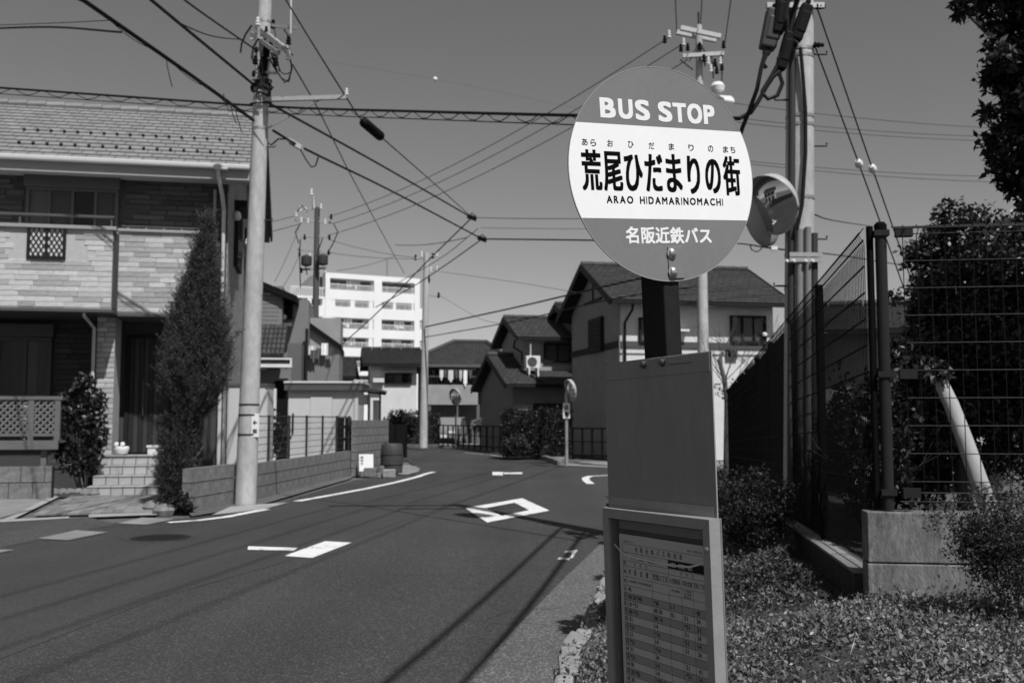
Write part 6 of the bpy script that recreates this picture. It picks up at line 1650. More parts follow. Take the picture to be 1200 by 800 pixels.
# conifer by the entrance
cb_ = G(207, 597); cf = thing('conifer_tree', 'tall dark spindle-shaped conifer in front of the house entrance', 'tree', cb_); rg = random.Random(3)
Yc = cb_.y
top = P(240, 262, Yc) - Vector(cb_); mb = MB()
tr = [Vector((0, 0, -.05)), Vector((.05, 0, .4)), Vector((.14, 0, .9)), Vector((.25, 0, 1.8)), Vector((top.x * .8, 0, 3.0)), top * .96]
mb.tube(tr, [.085, .07, .065, .05, .03, .006], 10)
for k in range(5):
    a = rg.uniform(0, 6.28); branchy(mb, (0.02, 0, .2 + .1 * k), (math.cos(a), math.sin(a), 2.2), .4, .025, 1, rg)
mb.build('trunk', 'bark', cf, smooth=True)
prof = [(260, 239, 1.5), (285, 237, 6), (310, 235, 12), (340, 233, 18), (370, 231, 25), (400, 230, 31), (425, 229, 35), (445, 229, 36), (462, 227, 32), (480, 222, 25), (500, 216, 18), (525, 211, 16), (550, 207, 15), (572, 205, 13), (586, 204, 8)]
C_, Rr_ = [], []
pts = []; ups = []
for i in range(len(prof) - 1):
    (va, ua, wa), (vb, ub, wb) = prof[i], prof[i + 1]
    n_ = int(60 * (wa + wb) * (vb - va) / 30 * 1.2)
    t_ = RNG.random(n_); v_ = va + (vb - va) * t_; u_ = ua + (ub - ua) * t_; w_ = (wa + (wb - wa) * t_) / F * Yc
    a_ = RNG.random(n_) * 2 * np.pi; lump = 1 + .11 * np.sin(4 * a_ + v_ * .05) + .09 * np.sin(9 * a_ - v_ * .08) + .06 * np.sin(15 * a_ + v_ * .10) + .05 * np.sin(v_ * .5 + 3 * a_)
    rr_ = w_ * lump * (0.30 + .68 * RNG.random(n_) ** .6)
    cx_ = (u_ - 600) / F * Yc - cb_.x; zz = np.array([zat(v, cb_.x, Yc) for v in v_])
    pts.append(np.stack([cx_ + np.cos(a_) * rr_, np.sin(a_) * rr_, zz], 1)); ups.append(np.stack([np.cos(a_) * .45, np.sin(a_) * .45, np.ones(n_)], 1))
pts = np.concatenate(pts); ups = np.concatenate(ups)
sel = RNG.permutation(len(pts))[:7500]; base_p, base_u = pts[sel], ups[sel]
k_ = 34; off_ = RNG.random((len(sel), k_, 1)); jit = RNG.normal(size=(len(sel), k_, 3)) * .020
un = base_u / np.linalg.norm(base_u, axis=1)[:, None]; un = un + RNG.normal(size=un.shape) * .28
spr = base_p[:, None, :] + un[:, None, :] * off_ * (.10 + .16 * RNG.random((len(sel), 1, 1))) + jit * (1.15 - off_)
dirs = np.repeat(un[:, None, :], k_, 1)
leaves('crown', spr.reshape(-1, 3), .042, 'leaf_conifer', cf, .16, up=dirs.reshape(-1, 3), upw=.5, fold=.5)
pts = np.concatenate([blob(2200, (P(214, 505, Yc) - Vector(cb_)), (.27, .25, .42), .3), blob(1500, (P(206, 540, Yc) - Vector(cb_)), (.22, .22, .35), .3), blob(900, (P(222, 545, Yc) - Vector(cb_)), (.17, .2, .3), .3)])
leaves('lower_sprays', pts, .05, 'leaf_conifer', cf, .2, up=(0.1, 0, 1), upw=.55)
shrub('low_plant', 'low dark plant at the foot of the conifer', G(205, 601), .42, .3, .20, 1800, .06, 'leaf_dark', seed=31)
# rocks round the conifer bed
for k, (u, v) in enumerate(((180, 598), (192, 602))):
    p = G(u, v); o = MB().lathe([(.14, -.02), (.17, .06), (.12, .13), (.03, .16)], seg=9).build('bed_stone', 'block', smooth=False); o.location = p; o.rotation_euler = (0, 0, k); tag(o, ('dark stone at the left end of the conifer bed', 'dark stone in front of the conifer bed')[k], 'stone')
# rose-like shrub by the steps
rs0 = G(94, 580); Yr = rs0.y
rt = thing('leafy_shrub', 'loose dark shrub in a bed between deck and entrance steps', 'shrub', rs0); mb = MB(); rg = random.Random(8); tips = []
for k in range(5): tips += branchy(mb, (rg.uniform(-.1, .1), rg.uniform(-.1, .1), 0), (rg.uniform(-.25, .25), rg.uniform(-.2, .2), 1), .55, .018, 2, rg, .5)
mb.build('stems', 'twig', rt)
def q5(u, v): return P(u, v, Yr) - rs0
cl = [(q5(100, 450), .22, .22), (q5(112, 470), .25, .25), (q5(85, 478), .32, .25), (q5(108, 495), .28, .3), (q5(88, 505), .36, .34), (q5(78, 525), .28, .3), (q5(100, 528), .36, .3), (q5(114, 512), .22, .3), (q5(80, 465), .2, .14), (q5(92, 545), .36, .22)]
leaves('foliage', np.concatenate([blob(420, c, (r_, r_ * .9, h_), .25) for c, r_, h_ in cl]), .085, 'leaf_gloss', rt, .6)
pb_ = G(90, 581); bd = thing('planting_bed', 'small dark stone-edged bed under the loose shrub', 'planter', pb_)
for k in range(6): MB().lathe([(.09, 0), (.11, .06), (.07, .13), (.02, .15)], (-.35 + k * .14, -.12 + .02 * (k % 2), 0), seg=8).build('edge_stone', 'block', bd)
MB().lathe([(.5, 0), (.42, .08), (.1, .12)], (0, .2, 0), seg=14).build('soil', 'soil', bd)
# potted flower on deck
pt0 = LH.w(LH.hx(25, DKy), DKy + .25, zdt); pt_ = thing('potted_flowers', 'small pot of pale flowers on the deck behind the lattice', 'potted plant', pt0)
MB().lathe([(.06, 0), (.09, .16), (.1, .18)], seg=12).build('pot', 'stucco_grey', pt_); leaves('flowers', blob(160, (0, 0, .42), (.1, .1, .25), .2), .06, 'flower_white', pt_, .8, kind='stuff')

# plants behind the low wall
shrub('leafy_shrub', 'dark shrub with small white flowers behind the wire fence beside the shaded gap', Vector((P(318, 490, 23.5).x, 23.5, .2)), .32, .3, 1.0, 1200, .09, 'leaf_dark', seed=41)
# hedges in the bend
def hedge(name, label, c, lx, ly, h, n, leaf, m, ang=0):
    t = thing(name, label, 'hedge', c, ang)
    MB().box(-lx * .44, lx * .44, -ly * .42, ly * .42, 0, h * .9).build('light_block_core', 'bark_dark', t)  # solid dark box added inside to stop light passing through the leaves
    f_ = RNG.integers(0, 5, n); u_ = RNG.random((n, 3)) * 2 - 1
    p = np.stack([u_[:, 0] * lx / 2, u_[:, 1] * ly / 2, (u_[:, 2] * .5 + .5) * h], 1)
    p[f_ == 0, 0] = lx / 2; p[f_ == 1, 0] = -lx / 2; p[f_ == 2, 1] = -ly / 2; p[f_ == 3, 1] = ly / 2; p[f_ == 4, 2] = h
    p += RNG.normal(size=p.shape) * .06; p[:, 2] += .05 * np.sin(p[:, 0] * 5) * (p[:, 2] > h * .8)
    p[:, 2] = np.abs(p[:, 2])
    leaves('foliage', p, leaf, m, t, .55); return t
ha = P(597, 500, 35.5); hb = P(664, 500, 33.0)
hedge('hedge', 'clipped dark hedge in front of the gabled house with air conditioner', ((ha.x + hb.x) / 2, 34.6, .1), hb.x - ha.x + .2, 1.3, zat(483, 1, 34.2) - .1, 14000, .07, 'leaf_dark', R(-12))
hedge('hedge', 'rounded dark hedge beside the far pole', (P(486, 490, 50.5).x, 50.5, .1), 2.3, 1.4, zat(484, -5, 50) - .1, 7000, .09, 'leaf_dark', 0)
shrub('leafy_shrub', 'small rounded shrub before the clipped hedge by the kerb', Vector((P(604, 500, 34.0).x - .0, 33.6, .1)), .42, .35, .55, 1200, .09, 'leaf_mid', seed=45)
shrub('leafy_shrub', 'dark bushy tree behind the block pier, left of the far hedge', Vector((P(468, 490, 47).x, 47.5, .1)), 0.9, .8, 1.1, 2600, .16, 'leaf_dark', seed=46)
shrub('leafy_shrub', 'dim shrub behind the dark railing below the pale balcony', Vector((P(567, 490, 47).x, 48.5, .1)), .6, .5, 1.0, 700, .14, 'leaf_dark', seed=47)
MB()
dkb = MB().box(0, .75, 0, .3, 0, zat(497, -4.4, 36)).build('shade_block', 'unlit_black'); dkb.location = (P(452, 490, 36).x, 36, 0); tag(dkb, 'black block standing in for the shade right of the block pier', 'gate')  # black box put where the ground behind the pier lies in shadow
hedge('hedge', 'dark roadside hedge across the road, seen only in the round mirror', (-10.2, 5.0, 0), 1.2, 11, 1.7, 5000, .12, 'leaf_dark', R(-9))
# dark railings
def railing(name, label, A, B, h, n, m='black'):
    A, B = Vector(A), Vector(B); d = B - A; t = thing(name, label, 'railing', A, math.atan2(d.y, d.x)); L_ = d.length
    MB().box(0, L_, -.02, .02, h - .05, h).build('top_rail', m, t); MB().box(0, L_, -.02, .02, .12, .17).build('bottom_rail', m, t); MB().box(0, L_, -.02, .02, h * .55, h * .55 + .03).build('middle_rail', m, t)
    for i in range(n + 1): MB().box(L_ * i / n - .025, L_ * i / n + .025, -.03, .03, 0, h - .051).build('post', m, t)
railing('railing', 'dark railing below the pale balcony along the far kerb', Vector((P(514, 500, 48.2).x, 48.2, .1)), Vector((P(594, 500, 38.5).x, 38.5, .1)), 1.0, 12)
railing('railing', 'dark railing before the shaded gable wall of the large gabled house', Vector((P(671, 500, 33.0).x, 33.0, .05)), Vector((P(742, 500, 31.5).x, 31.5, .05)), zat(503, 2, 32), 6)

# ---- verge plants
shrub('leafy_shrub', 'rounded leafy bush against the mesh fence right of the timetable', Vector((2.0, 8.3, vz(2.0, 8.3))), .46, .55, .47, 14000, .030, 'leaf_mid', seed=51, clumps=46, aspect=.42)
shrub('leafy_shrub', 'twiggy leafy bush in front of the concrete corner wall', Vector((2.46, 4.92, .40)), .46, .26, .46, 20000, .019, 'leaf_mid', seed=52, clumps=40, aspect=.42)
shrub('leafy_shrub', 'dark low bush at the far right edge before the corner wall', Vector((2.95, 4.55, .42)), .42, .35, .42, 9000, .021, 'leaf_dark', seed=53, clumps=30, aspect=.42)
shrub('leafy_shrub', 'small bush hidden behind the timetable board that shades the road edge', Vector((.93, 6.35, vz(.93, 6.35))), .25, .34, .68, 15000, .055, 'leaf_mid', seed=54)
shrub('leafy_shrub', 'second small bush behind the timetable board further along the verge', Vector((1.2, 8.35, vz(1.2, 8.35))), .2, .28, .56, 9000, .05, 'leaf_mid', seed=55)
shrub('leafy_shrub', 'low dark bush farther along the fence behind the round bush', Vector((2.45, 11.3, vz(2.4, 11.3))), .5, .9, .42, 5000, .05, 'leaf_dark', seed=56)
# ground cover
def cover(n, x0, x1, y0, y1):
    y = y0 + (y1 - y0) * RNG.random(n); x = x0 + (x1 - x0) * RNG.random(n)
    k = kerb_x(y); f = np.where(y > 5.35, fence_x(y) - .26, 9.0); ok = (x > k + .08 - .12 * (RNG.random(len(x)) < .08)) & (x < f); x, y = x[ok], y[ok]
    pat = .5 + .5 * np.sin(3.1 * x + 1.7 * y) * np.sin(2.3 * y - 1.9 * x) + .3 * np.sin(7 * x) * np.sin(6 * y); ok = RNG.random(len(x)) < np.clip(-.05 + 1.05 * pat, .05, 1); x, y, pat = x[ok], y[ok], pat[ok]
    z = np.array([verge_z(a, b) for a, b in zip(x, y)]) + np.abs(RNG.normal(size=len(x))) * (.018 + .03 * np.clip(pat, 0, 1))
    return np.stack([x, y, z], 1)
leaves('ground_cover', cover(330000, .2, 3.4, 3.2, 8.0), .0225, 'leaf_cover', None, .55, up=(0, 0, 1), upw=.12, kind='stuff')
leaves('ground_cover', cover(50000, .8, 3.6, 8.0, 19.0), .038, 'leaf_cover', None, .55, up=(0, 0, 1), upw=.12, kind='stuff')
leaves('dry_grass', cover(2600, .2, 3.2, 3.3, 9.0), .075, 'leaf_dry', None, .03, kind='stuff')
leaves('broad_leaves', cover(9000, .2, 3.2, 3.3, 9.0), .032, 'leaf_cover', None, .7, up=(0, 0, 1), upw=.1, kind='stuff')
leaves('leaf_litter', cover(16000, .2, 3.4, 3.2, 12.0), .020, 'leaf_dry', None, .5, kind='stuff')
g_ = cover(1600, .2, 3.2, 3.4, 9.0); g_[:, 2] -= .03
leaves('grass_tufts', g_, .10, 'leaf_cover', None, .06, up=(0, 0, 1), upw=.6, kind='stuff')
g2 = cover(1500, 1.0, 2.3, 5.6, 7.6); g2 = g2[g2[:, 0] > kerb_x(g2[:, 1]) + .8]
leaves('bramble_patch', np.repeat(g2, 6, 0) + RNG.normal(size=(len(g2) * 6, 3)) * (.06, .06, .03) + (0, 0, .03), .032, 'leaf_mid', None, .6, kind='stuff')

# ---- tree and shrubs behind the fence
def leafy_tree(name, label, c, trunk_pts, trunk_r, clumps, n, leaf, m, bark='bark', aspect=.45, seed=1):
    t = thing(name, label, 'tree', c); rg = random.Random(seed); mb = MB(); mb.tube(trunk_pts, trunk_r, 12)
    for (q, r_) in clumps[::2]:
        p0 = Vector(trunk_pts[-1]).lerp(Vector(trunk_pts[-2]), rg.random()); mb.tube([p0, p0.lerp(Vector(q), .5) + Vector((rg.uniform(-.1, .1), rg.uniform(-.1, .1), .08)), Vector(q)], [trunk_r[-1] * .6, trunk_r[-1] * .35, .006], 6)
    mb.build('trunk', bark, t, smooth=True)
    tot = sum(r_[0] * r_[1] * r_[2] for q, r_ in clumps); pts = []
    for q, r_ in clumps:
        k = int(n * r_[0] * r_[1] * r_[2] / tot)
        for s in range(max(1, k // 60)):
            d = blob(1, q, r_, .35)[0]; pts.append(blob(60, d, np.array(r_) * .26 + .04, .1))
    leaves('crown', np.concatenate(pts), leaf, m, t, aspect, up=(0, 0, -1), upw=.15); return t
Yt = 8.2
c0 = Vector((P(1150, 500, Yt).x, Yt + .3, .46))
def q6(u, v, dy=0): return P(u, v, Yt + dy) - c0
cl = []
for (u, v, r_) in ((1085, 300, .26), (1120, 275, .30), (1165, 300, .36), (1200, 290, .4), (1075, 345, .22), (1110, 350, .34), (1160, 370, .42), (1210, 370, .45), (1078, 410, .24), (1115, 420, .34), (1165, 440, .4), (1070, 470, .26), (1110, 490, .34), (1065, 530, .22), (1105, 545, .26), (1230, 450, .4), (1090, 510, .3), (1130, 330, .4), (1140, 400, .45), (1135, 470, .42), (1190, 330, .45), (1195, 420, .45), (1190, 500, .4), (1080, 450, .25)):
    cl.append((q6(u, v, RNG.uniform(-.15, .6)), (r_, r_ * 1.1, r_ * .95)))
leafy_tree('broadleaf_tree', 'dense glossy-leaved tree behind the front mesh panel', c0, [(0, 0, -.05), (-.03, .05, .7), (-.05, .1, 1.5), (0, .1, 2.0)], [.07, .06, .045, .03], cl, 80000, .050, 'leaf_gloss', aspect=.5, seed=61)
lt0 = P(1146, 560, 6.2); lt1 = P(1102, 438, 6.35)
lt = thing('leaning_trunk', 'smooth pale trunk leaning left behind the front mesh panel', 'tree trunk', (lt0.x, lt0.y, .44))
b_ = lt1 - Vector((lt0.x, lt0.y, .44)); mid = lt0 - Vector((lt0.x, lt0.y, .44)); a_ = mid - (b_ - mid) * (mid.z / (b_.z - mid.z))
MB().tube([a_, mid, mid.lerp(b_, .35) + Vector((.004, 0, 0)), mid.lerp(b_, .7), b_ + Vector((0, .05, 0)), b_ + (b_ - mid) * .06 + Vector((.02, .2, 0))], [.062, .053, .050, .046, .042, .028], 16).build('trunk', 'bark_pale', lt, smooth=True)
tips = [b_ + Vector((.05, .3, .05)), b_ + Vector((-.1, .35, .12))]
leaves('crown', np.concatenate([blob(60, np.array(p), (.12, .12, .1), .1) for p in tips] + [blob(160, np.array(b_ + Vector((-.01, -.02, .02))), (.09, .07, .08), .1)]), .05, 'leaf_gloss', lt, .5)
# overhanging tree at the top right
Yu = 6.6; u0 = Vector((P(1330, 480, Yu).x, Yu + .4, .46))
def q7(u, v, dy=0): return P(u, v, Yu + dy) - u0
cl = []
for (u, v, r_) in ((1150, 0, .17), (1180, 15, .2), (1185, 60, .2), (1172, 75, .13), (1190, 110, .18), (1170, 135, .13), (1185, 150, .16), (1195, 190, .16), (1168, 200, .12), (1185, 222, .10), (1215, 50, .26), (1220, 120, .28), (1225, 190, .24), (1140, -40, .2), (1190, -40, .3), (1250, 0, .4), (1260, 100, .4), (1270, 200, .36), (1120, 4, .07), (1160, 45, .10), (1230, -90, .4), (1310, 0, .5), (1320, 140, .5), (1210, 235, .14), (1168, 30, .16), (1162, 70, .13), (1165, 100, .14), (1160, 135, .11), (1170, 165, .14), (1172, 205, .12), (1180, 90, .2), (1185, 180, .18), (1135, 5, .1), (1185, 225, .12)):
    cl.append((q7(u, v, RNG.uniform(-.1, .25)), (r_, r_ * 1.3, r_)))
leafy_tree('broadleaf_tree', 'dark overhanging tree foliage at the top right corner', u0, [(0, 0, -.05), (-.02, 0, 1.2), (-.05, 0, 2.2), (-.25, -.1, 3.1)], [.11, .095, .08, .05], cl, 46000, .066, 'leaf_dark', aspect=.42, seed=62)
# dark shrubs just behind the receding fence
for k, (s, off, rx, ry, rz, n_, lab) in enumerate(((2.2, .36, .22, .6, .95, 9000, 'thin dark shrub behind the first panel of the receding fence'), (4.4, .95, .5, 1.1, .95, 12000, 'dark evergreen shrub behind the fence right beyond the large pole'), (7.5, 1.0, .55, 1.5, .90, 6000, 'dark evergreen shrub behind the middle of the receding fence'), (11.0, 1.0, .6, 1.8, .8, 6000, 'dark evergreen shrub behind the far part of the fence'), (14.5, 1.0, .6, 1.8, .65, 5000, 'dark evergreen shrub behind the far end of the fence'))):
    p = FC + FD * s + Vector((FD.y, -FD.x, 0)) * off; shrub('evergreen_shrub', lab, (p.x, p.y, .45 + GR * s * .6), rx, ry, rz, n_, .075 if k else .05, 'leaf_dark', seed=70 + k, clumps=30, stem='bark_dark')
# bare sapling before the large house
sp0 = Vector((P(850, 500, 21.5).x, 21.5, .0)); sp = thing('bare_sapling', 'bare twisted sapling beside the far end of the fence', 'tree', sp0); mb = MB(); rg = random.Random(12)
def q8(u, v): return P(u, v, 21.5) - sp0
tk = [Vector((0, 0, 0)), q8(852, 470), q8(849, 445), q8(843, 422), q8(847, 412)]
mb.tube(tk, [.07, .06, .05, .045, .03], 8)
for k in range(9): branchy(mb, tk[1].lerp(tk[3], rg.random()), (rg.uniform(-1, 1.6), rg.uniform(-.5, .5), 1.2), .55, .012, 2, rg, .4)
mb.build('trunk', 'bark', sp)
leaves('last_leaves', blob(120, q8(850, 455), (.3, .3, .25)), .06, 'leaf_mid', sp)
mb = MB(); rg = random.Random(15); b0_ = Vector((P(905, 470, 26).x, 26, 0)); bt = thing('bare_sapling', 'fine bare branches before the white wall left of the large pole', 'tree', b0_)
mb.tube([(0, 0, 0), (0, 0, 2.2)], [.06, .04], 8)
for k in range(6): branchy(mb, (0, 0, 1.4 + .15 * k), (rg.uniform(-1, 1), rg.uniform(-.4, .4), 1.4), 1.1, .016, 2, rg, .45)
mb.build('trunk', 'bark', bt)

# ================================================================== PARKED CARS, WHITE SCREEN
def car(name, label, loc, rz, m):
    t = thing(name, label, 'car', loc, rz)
    prof = [(-1.7, .28), (-1.72, .55), (-1.62, .82), (-.95, .93), (-.45, 1.42), (.95, 1.46), (1.45, 1.0), (1.7, .9), (1.74, .5), (1.7, .28)]
    mb = MB(); mb.prism([(x, -.74, z) for x, z in prof], (0, 1.48, 0)); b = mb.build('body', m, t, bevel=.05)
    MB().prism([(-.86, -.66, .95), (-.42, -.66, 1.38), (-.42, .66, 1.38), (-.86, .66, .95)], Vector((-.035, 0, .02))).build('windscreen', 'car_glass', t)
    for s in (-1, 1):
        MB().prism([(-.75, s * .741, .97), (-.40, s * .741, 1.36), (.88, s * .741, 1.38), (1.25, s * .741, 1.0)], (0, s * .006, 0)).build('side_window', 'car_glass', t)
        for x in (-1.08, 1.08):
            w = MB().lathe([(.29, 0), (.31, .03), (.31, .15), (.29, .18)], (x, s * .60, .31), (0, s, 0), seg=20).build('wheel', 'tyre', t, smooth=True)
            MB().lathe([(.19, .172), (.17, .186), (.04, .19)], (x, s * .60, .31), (0, s, 0), seg=16).build('rim', 'galv', w, smooth=True)
        MB().box(-1.745, -1.66, s * .42 - .17, s * .42 + .17, .60, .74).build('headlight', 'white_plastic', t, bevel=.02)
    MB().box(-1.765, -1.74, -.17, .17, .40, .56).build('number_plate', 'white_plastic', t); MB().box(-1.75, -1.725, -.55, .55, .30, .39).build('bumper_grille', 'black', t)
    return t
cpos = P(1092, 560, 12.5)
car('parked_car', 'dark car parked behind the tree, its low front showing under the leaves', (cpos.x + .35, 14.2, .462), R(80), 'car_dark')
wpos = P(524, 500, 51.5)
car('parked_car', 'white car parked under the pale balcony behind the far mirror', (wpos.x, 52.8, .02), R(85), 'car_white')
sc0 = P(1188, 500, 8.6)
ws = thing('garden_screen', 'plain grey panel behind the fence at the right edge', 'screen', (sc0.x, 8.8, .46), R(-6))
z_ = zat(441, sc0.x, 8.8) - .46
MB().box(-.12, 1.6, 0, .05, .1, z_).build('panel', 'stucco_grey', ws)
for x in (-.05, 1.5): MB().box(x, x + .06, .051, .11, 0, z_ - .02).build('post', 'dark_steel', ws)
fl0 = P(1190, 425, 8.2); fl = thing('flowering_shrub', 'white blossoms above the grey panel at the right edge', 'shrub', (fl0.x, 9.3, .46))
MB().tube([(0, 0, 0), (0, 0, fl0.z - .5)], .03, 8).build('stem', 'bark', fl); leaves('blossom', blob(260, (0, 0, fl0.z - .40), (.28, .2, .17), .2), .07, 'flower_white', fl, .9); leaves('foliage', blob(300, (.05, .1, fl0.z - .5), (.35, .25, .3), .2), .07, 'leaf_dark', fl)

# ================================================================== OVERHEAD WIRES
def wire(label, pts, r, sag=0.0, m='cable', name='overhead_cable', n=10, extra=None):
    W = [p if isinstance(p, Vector) else P(*p) for p in pts]
    t = None; path = []
    if len(W) == 2: path = catenary(W[0], W[1], sag, 16)
    else:                                     # one smooth curve through the measured points
        Q = [W[0] * 2 - W[1]] + W + [W[-1] * 2 - W[-2]]
        for i in range(1, len(Q) - 2):
            p0, p1, p2, p3 = Q[i - 1:i + 3]
            d1, d0, d2 = max((p2 - p1).length, .01) ** .5, max((p1 - p0).length, .01) ** .5, max((p3 - p2).length, .01) ** .5
            m1 = (p2 - p1) + ((p1 - p0) / d0 - (p2 - p0) / (d0 + d1)) * d1
            m2 = (p2 - p1) + ((p3 - p2) / d2 - (p3 - p1) / (d1 + d2)) * d1
            for k in range(n + (i == len(Q) - 3)):
                t = k / n; path.append(p1 * (2 * t ** 3 - 3 * t ** 2 + 1) + m1 * (t ** 3 - 2 * t ** 2 + t) + p2 * (3 * t ** 2 - 2 * t ** 3) + m2 * (t ** 3 - t ** 2))
    o0 = W[0]; mb = MB(); mb.tube([p - o0 for p in path], r, 6)
    o = mb.build(name, m, None, smooth=True); o.location = o0; tag(o, label, 'cable')
    return o, path
def lash(parent, path, amp, turns_per_m, r):          # hanger wire wound along the cable
    mb = MB(); o0 = path[0]; pts = []; s = 0
    for a, b in zip(path[:-1], path[1:]):
        L = (b - a).length; k = max(2, int(L * turns_per_m * 6))
        for i in range(k):
            ph = 2 * math.pi * turns_per_m * (s + L * i / k); pts.append(a.lerp(b, i / k) - o0 + Vector((math.cos(ph) * amp * .3, 0, -amp + math.sin(ph) * amp)))
        s += L
    mb.tube(pts, r, 4, False); mb.build('hanger_coil', 'cable', parent)
YP1 = b1.y
# trunk cables from the left pole, running overhead towards the camera side
o, pth = wire('thickest black cable bundle sloping down from top left to the near pole', [(40, -40, 10.2), (97, 0, 11.6), (215, 82, 13.8), (297, 141, YP1 - .1)], .028, .02)
lash(o, pth, .03, .7, .006)
for k, (u, v) in enumerate(((262, 112), (270, 122), (276, 128), (195, 72))):
    a = P(u, v - 2, 14.9); MB().tube([a - o.location, a - o.location + Vector((.03, 0, -.16)), a - o.location + Vector((.1, 0, -.28 - .05 * k))], .008, 5).build('loose_tie', 'cable', o)
wire('middle black cable sloping down from top left to the near pole', [(130, -40, 10.6), (177, 0, 11.8), (298, 100, YP1 - .1)], .022, .03)
wire('upper thin cable sloping down from top left to the near pole', [(180, -30, 11.0), (216, 0, 12.2), (303, 61, YP1)], .014, .02)
wire('short slack wire linking the two upper cables left of the pole', [(205, 25, 12.6), (240, 40, 13.5), (286, 47, YP1)], .009, .08)
wire('drop cable running left from the thick bundle over the roof', [(142, 38, 12.4), (60, 32, 14.0), (-40, 35, 16)], .015, .02)
wire('thin wire above the left drop cable', [(130, 24, 12.2), (70, 27, 14.0), (-40, 31, 16)], .006, .02)
# cable with hanger coil crossing the whole street
o, pth = wire('long horizontal cable with coiled hanger crossing the street above the left roof', [(-60, 99, 17.6), (0, 103, 17.4), (150, 113.5, 17.0), (318, 125, YP1 + .1), (500, 131, 13.6), (680, 135.5, 11.0), (866, 139, Yp - .3)], .020, .01)
lash(o, pth, .05, 1.7, .007)
MB().tube([p - o.location - Vector((0, 0, .11)) for p in pth], .008, 5).build('lower_strand', 'cable', o)
# from left pole into the distance
J1 = (553, 255, 30.0); J2 = (565, 280, 30.5)
wire('cable from the near pole arm down to the wire junction in the sky', [(313, 120, YP1), (440, 190, 22), J1], .022, .08)
o, pth = wire('lower cable with pale splice box from near pole to junction', [(320, 153, YP1), (345, 168, 17.2), (455, 222, 23), J2], .022, .06)
bx_ = P(347, 170, 17.3) - o.location; ax_ = (P(360, 177, 17.6) - P(335, 163, 17.0)).normalized()
MB().obox(bx_, ax_ * .19, Vector((0, .1, 0)), ax_.cross(Vector((0, 1, 0))) * .11).build('splice_box', 'white_plastic', o)
MB().tube([P(u, v, 17.2) - o.location for u, v in ((352, 175), (358, 186), (365, 196), (370, 194), (373, 184))], .014, 6).build('slack_loop', 'cable', o, smooth=True)
MB().tube([P(u, v, 16.6) - o.location for u, v in ((313, 167), (318, 170), (326, 163), (335, 163), (345, 171))], .014, 6).build('slack_loop', 'cable', o, smooth=True)
o, pth = wire('wire with black cylinder slung between top edge and junction', [(318, -30, YP1 - 1.2), (335, 0, YP1 - 1), (405, 113, YP1 - .1), (424, 141, 17.2), (447, 161, 18), (520, 225, 25), (550, 252, 29.5)], .012, .01)
a_, b_ = P(426, 143, 17.3) - o.location, P(446, 160, 17.9) - o.location
MB().lathe([(.03, -.05), (.085, 0), (.09, .03), (.09, (b_ - a_).length - .03), (.085, (b_ - a_).length), (.03, (b_ - a_).length + .05)], a_, b_ - a_, seg=14).build('cable_weight', 'black', o, smooth=True)
wire('slanting wire from near pole down to above the apartment roof', [(343, 76, YP1 - .3), (370.6, 124, 19), (411, 205, 26), (473.5, 320, 46)], .014, .0)
wire('cable from junction down left towards the middle houses', [J1, (500, 307, 33), (436, 372, 36), (400, 404, 37)], .020, .05)
wire('second cable from junction down left past the far pole', [J2, (520, 312, 34), (480, 338, 38), (440, 360, 41)], .018, .06)
wire('third thin cable from junction down left', [(560, 268, 30.5), (520, 300, 34), (460, 335, 40)], .012, .05)
wire('cable from junction running level to the right behind the sign', [J2, (690, 281.5, 27.5), (822, 284, 25)], .024, .02)
wire('thin upper wire from junction running level to the right', [J1, (600, 256, 29), (700, 256.5, 27), (822, 257, 25)], .010, .02)
MB()
wire('thin middle wire between the junction wires running right', [(563, 267, 30.3), (640, 268, 28.5), (822, 268, 25)], .007, .03)
for (u, v, d, lab) in ((553, 255, 30.0, 'upper small black clamp where the sky wires meet'), (565, 280, 30.5, 'lower small black clamp where the sky wires meet')):
    c = P(u, v, d); o = MB().obox((0, 0, 0), (.14, 0, -.05), (0, .05, 0), (.02, 0, .06)).tube([(-.1, 0, .05), (0, 0, .14), (.12, 0, .04)], .02, 6).build('cable_clamp', 'black', bevel=.01); o.location = c; tag(o, lab, 'clamp')
# high voltage lines: pole behind sign to transformer pole
for k, (a, b, lab) in enumerate((((784, 44, 24.8), (385, 254, 44), 'upper of three parallel thin lines descending left from behind the sign'), ((798, 53, 24.8), (390, 262, 44), 'middle of three parallel thin lines descending left from behind the sign'), ((806, 70, 24.8), (384, 276, 44), 'lower of three parallel thin lines descending left from behind the sign'))):
    wire(lab, [a, b], .013, .5, 'cable_grey')
for k, (a, b, lab) in enumerate((((346, 253, 44), (-60, 330, 60), 'upper thin line running left from the transformer pole'), ((353, 262, 44), (-60, 345, 60), 'lower thin line running left from the transformer pole'))): wire(lab, [a, b], .014, .4, 'cable_grey')
for a, b, lab in (((386, 281, 44), (487, 302, Y4), 'upper faint line between transformer pole and far pole'), ((386, 296, 44), (497, 303, Y4), 'lower faint line between transformer pole and far pole'), ((395, 317, 44), (463, 300, 47), 'faint line rising right above the apartment roof'), ((463, 287, 36), (548, 278, 31), 'faint short line rising right towards the junction')): wire(lab, [a, b], .014, .1, 'cable_grey')
for a, b, lab in (((352, 262, 44), (322, 330, 34), 'left of two drop lines from the transformer pole to the grey house'), ((350, 300, 44), (330, 338, 34), 'right of two drop lines from the transformer pole to the grey house')): wire(lab, [a, b], .014, .1, 'cable_grey')
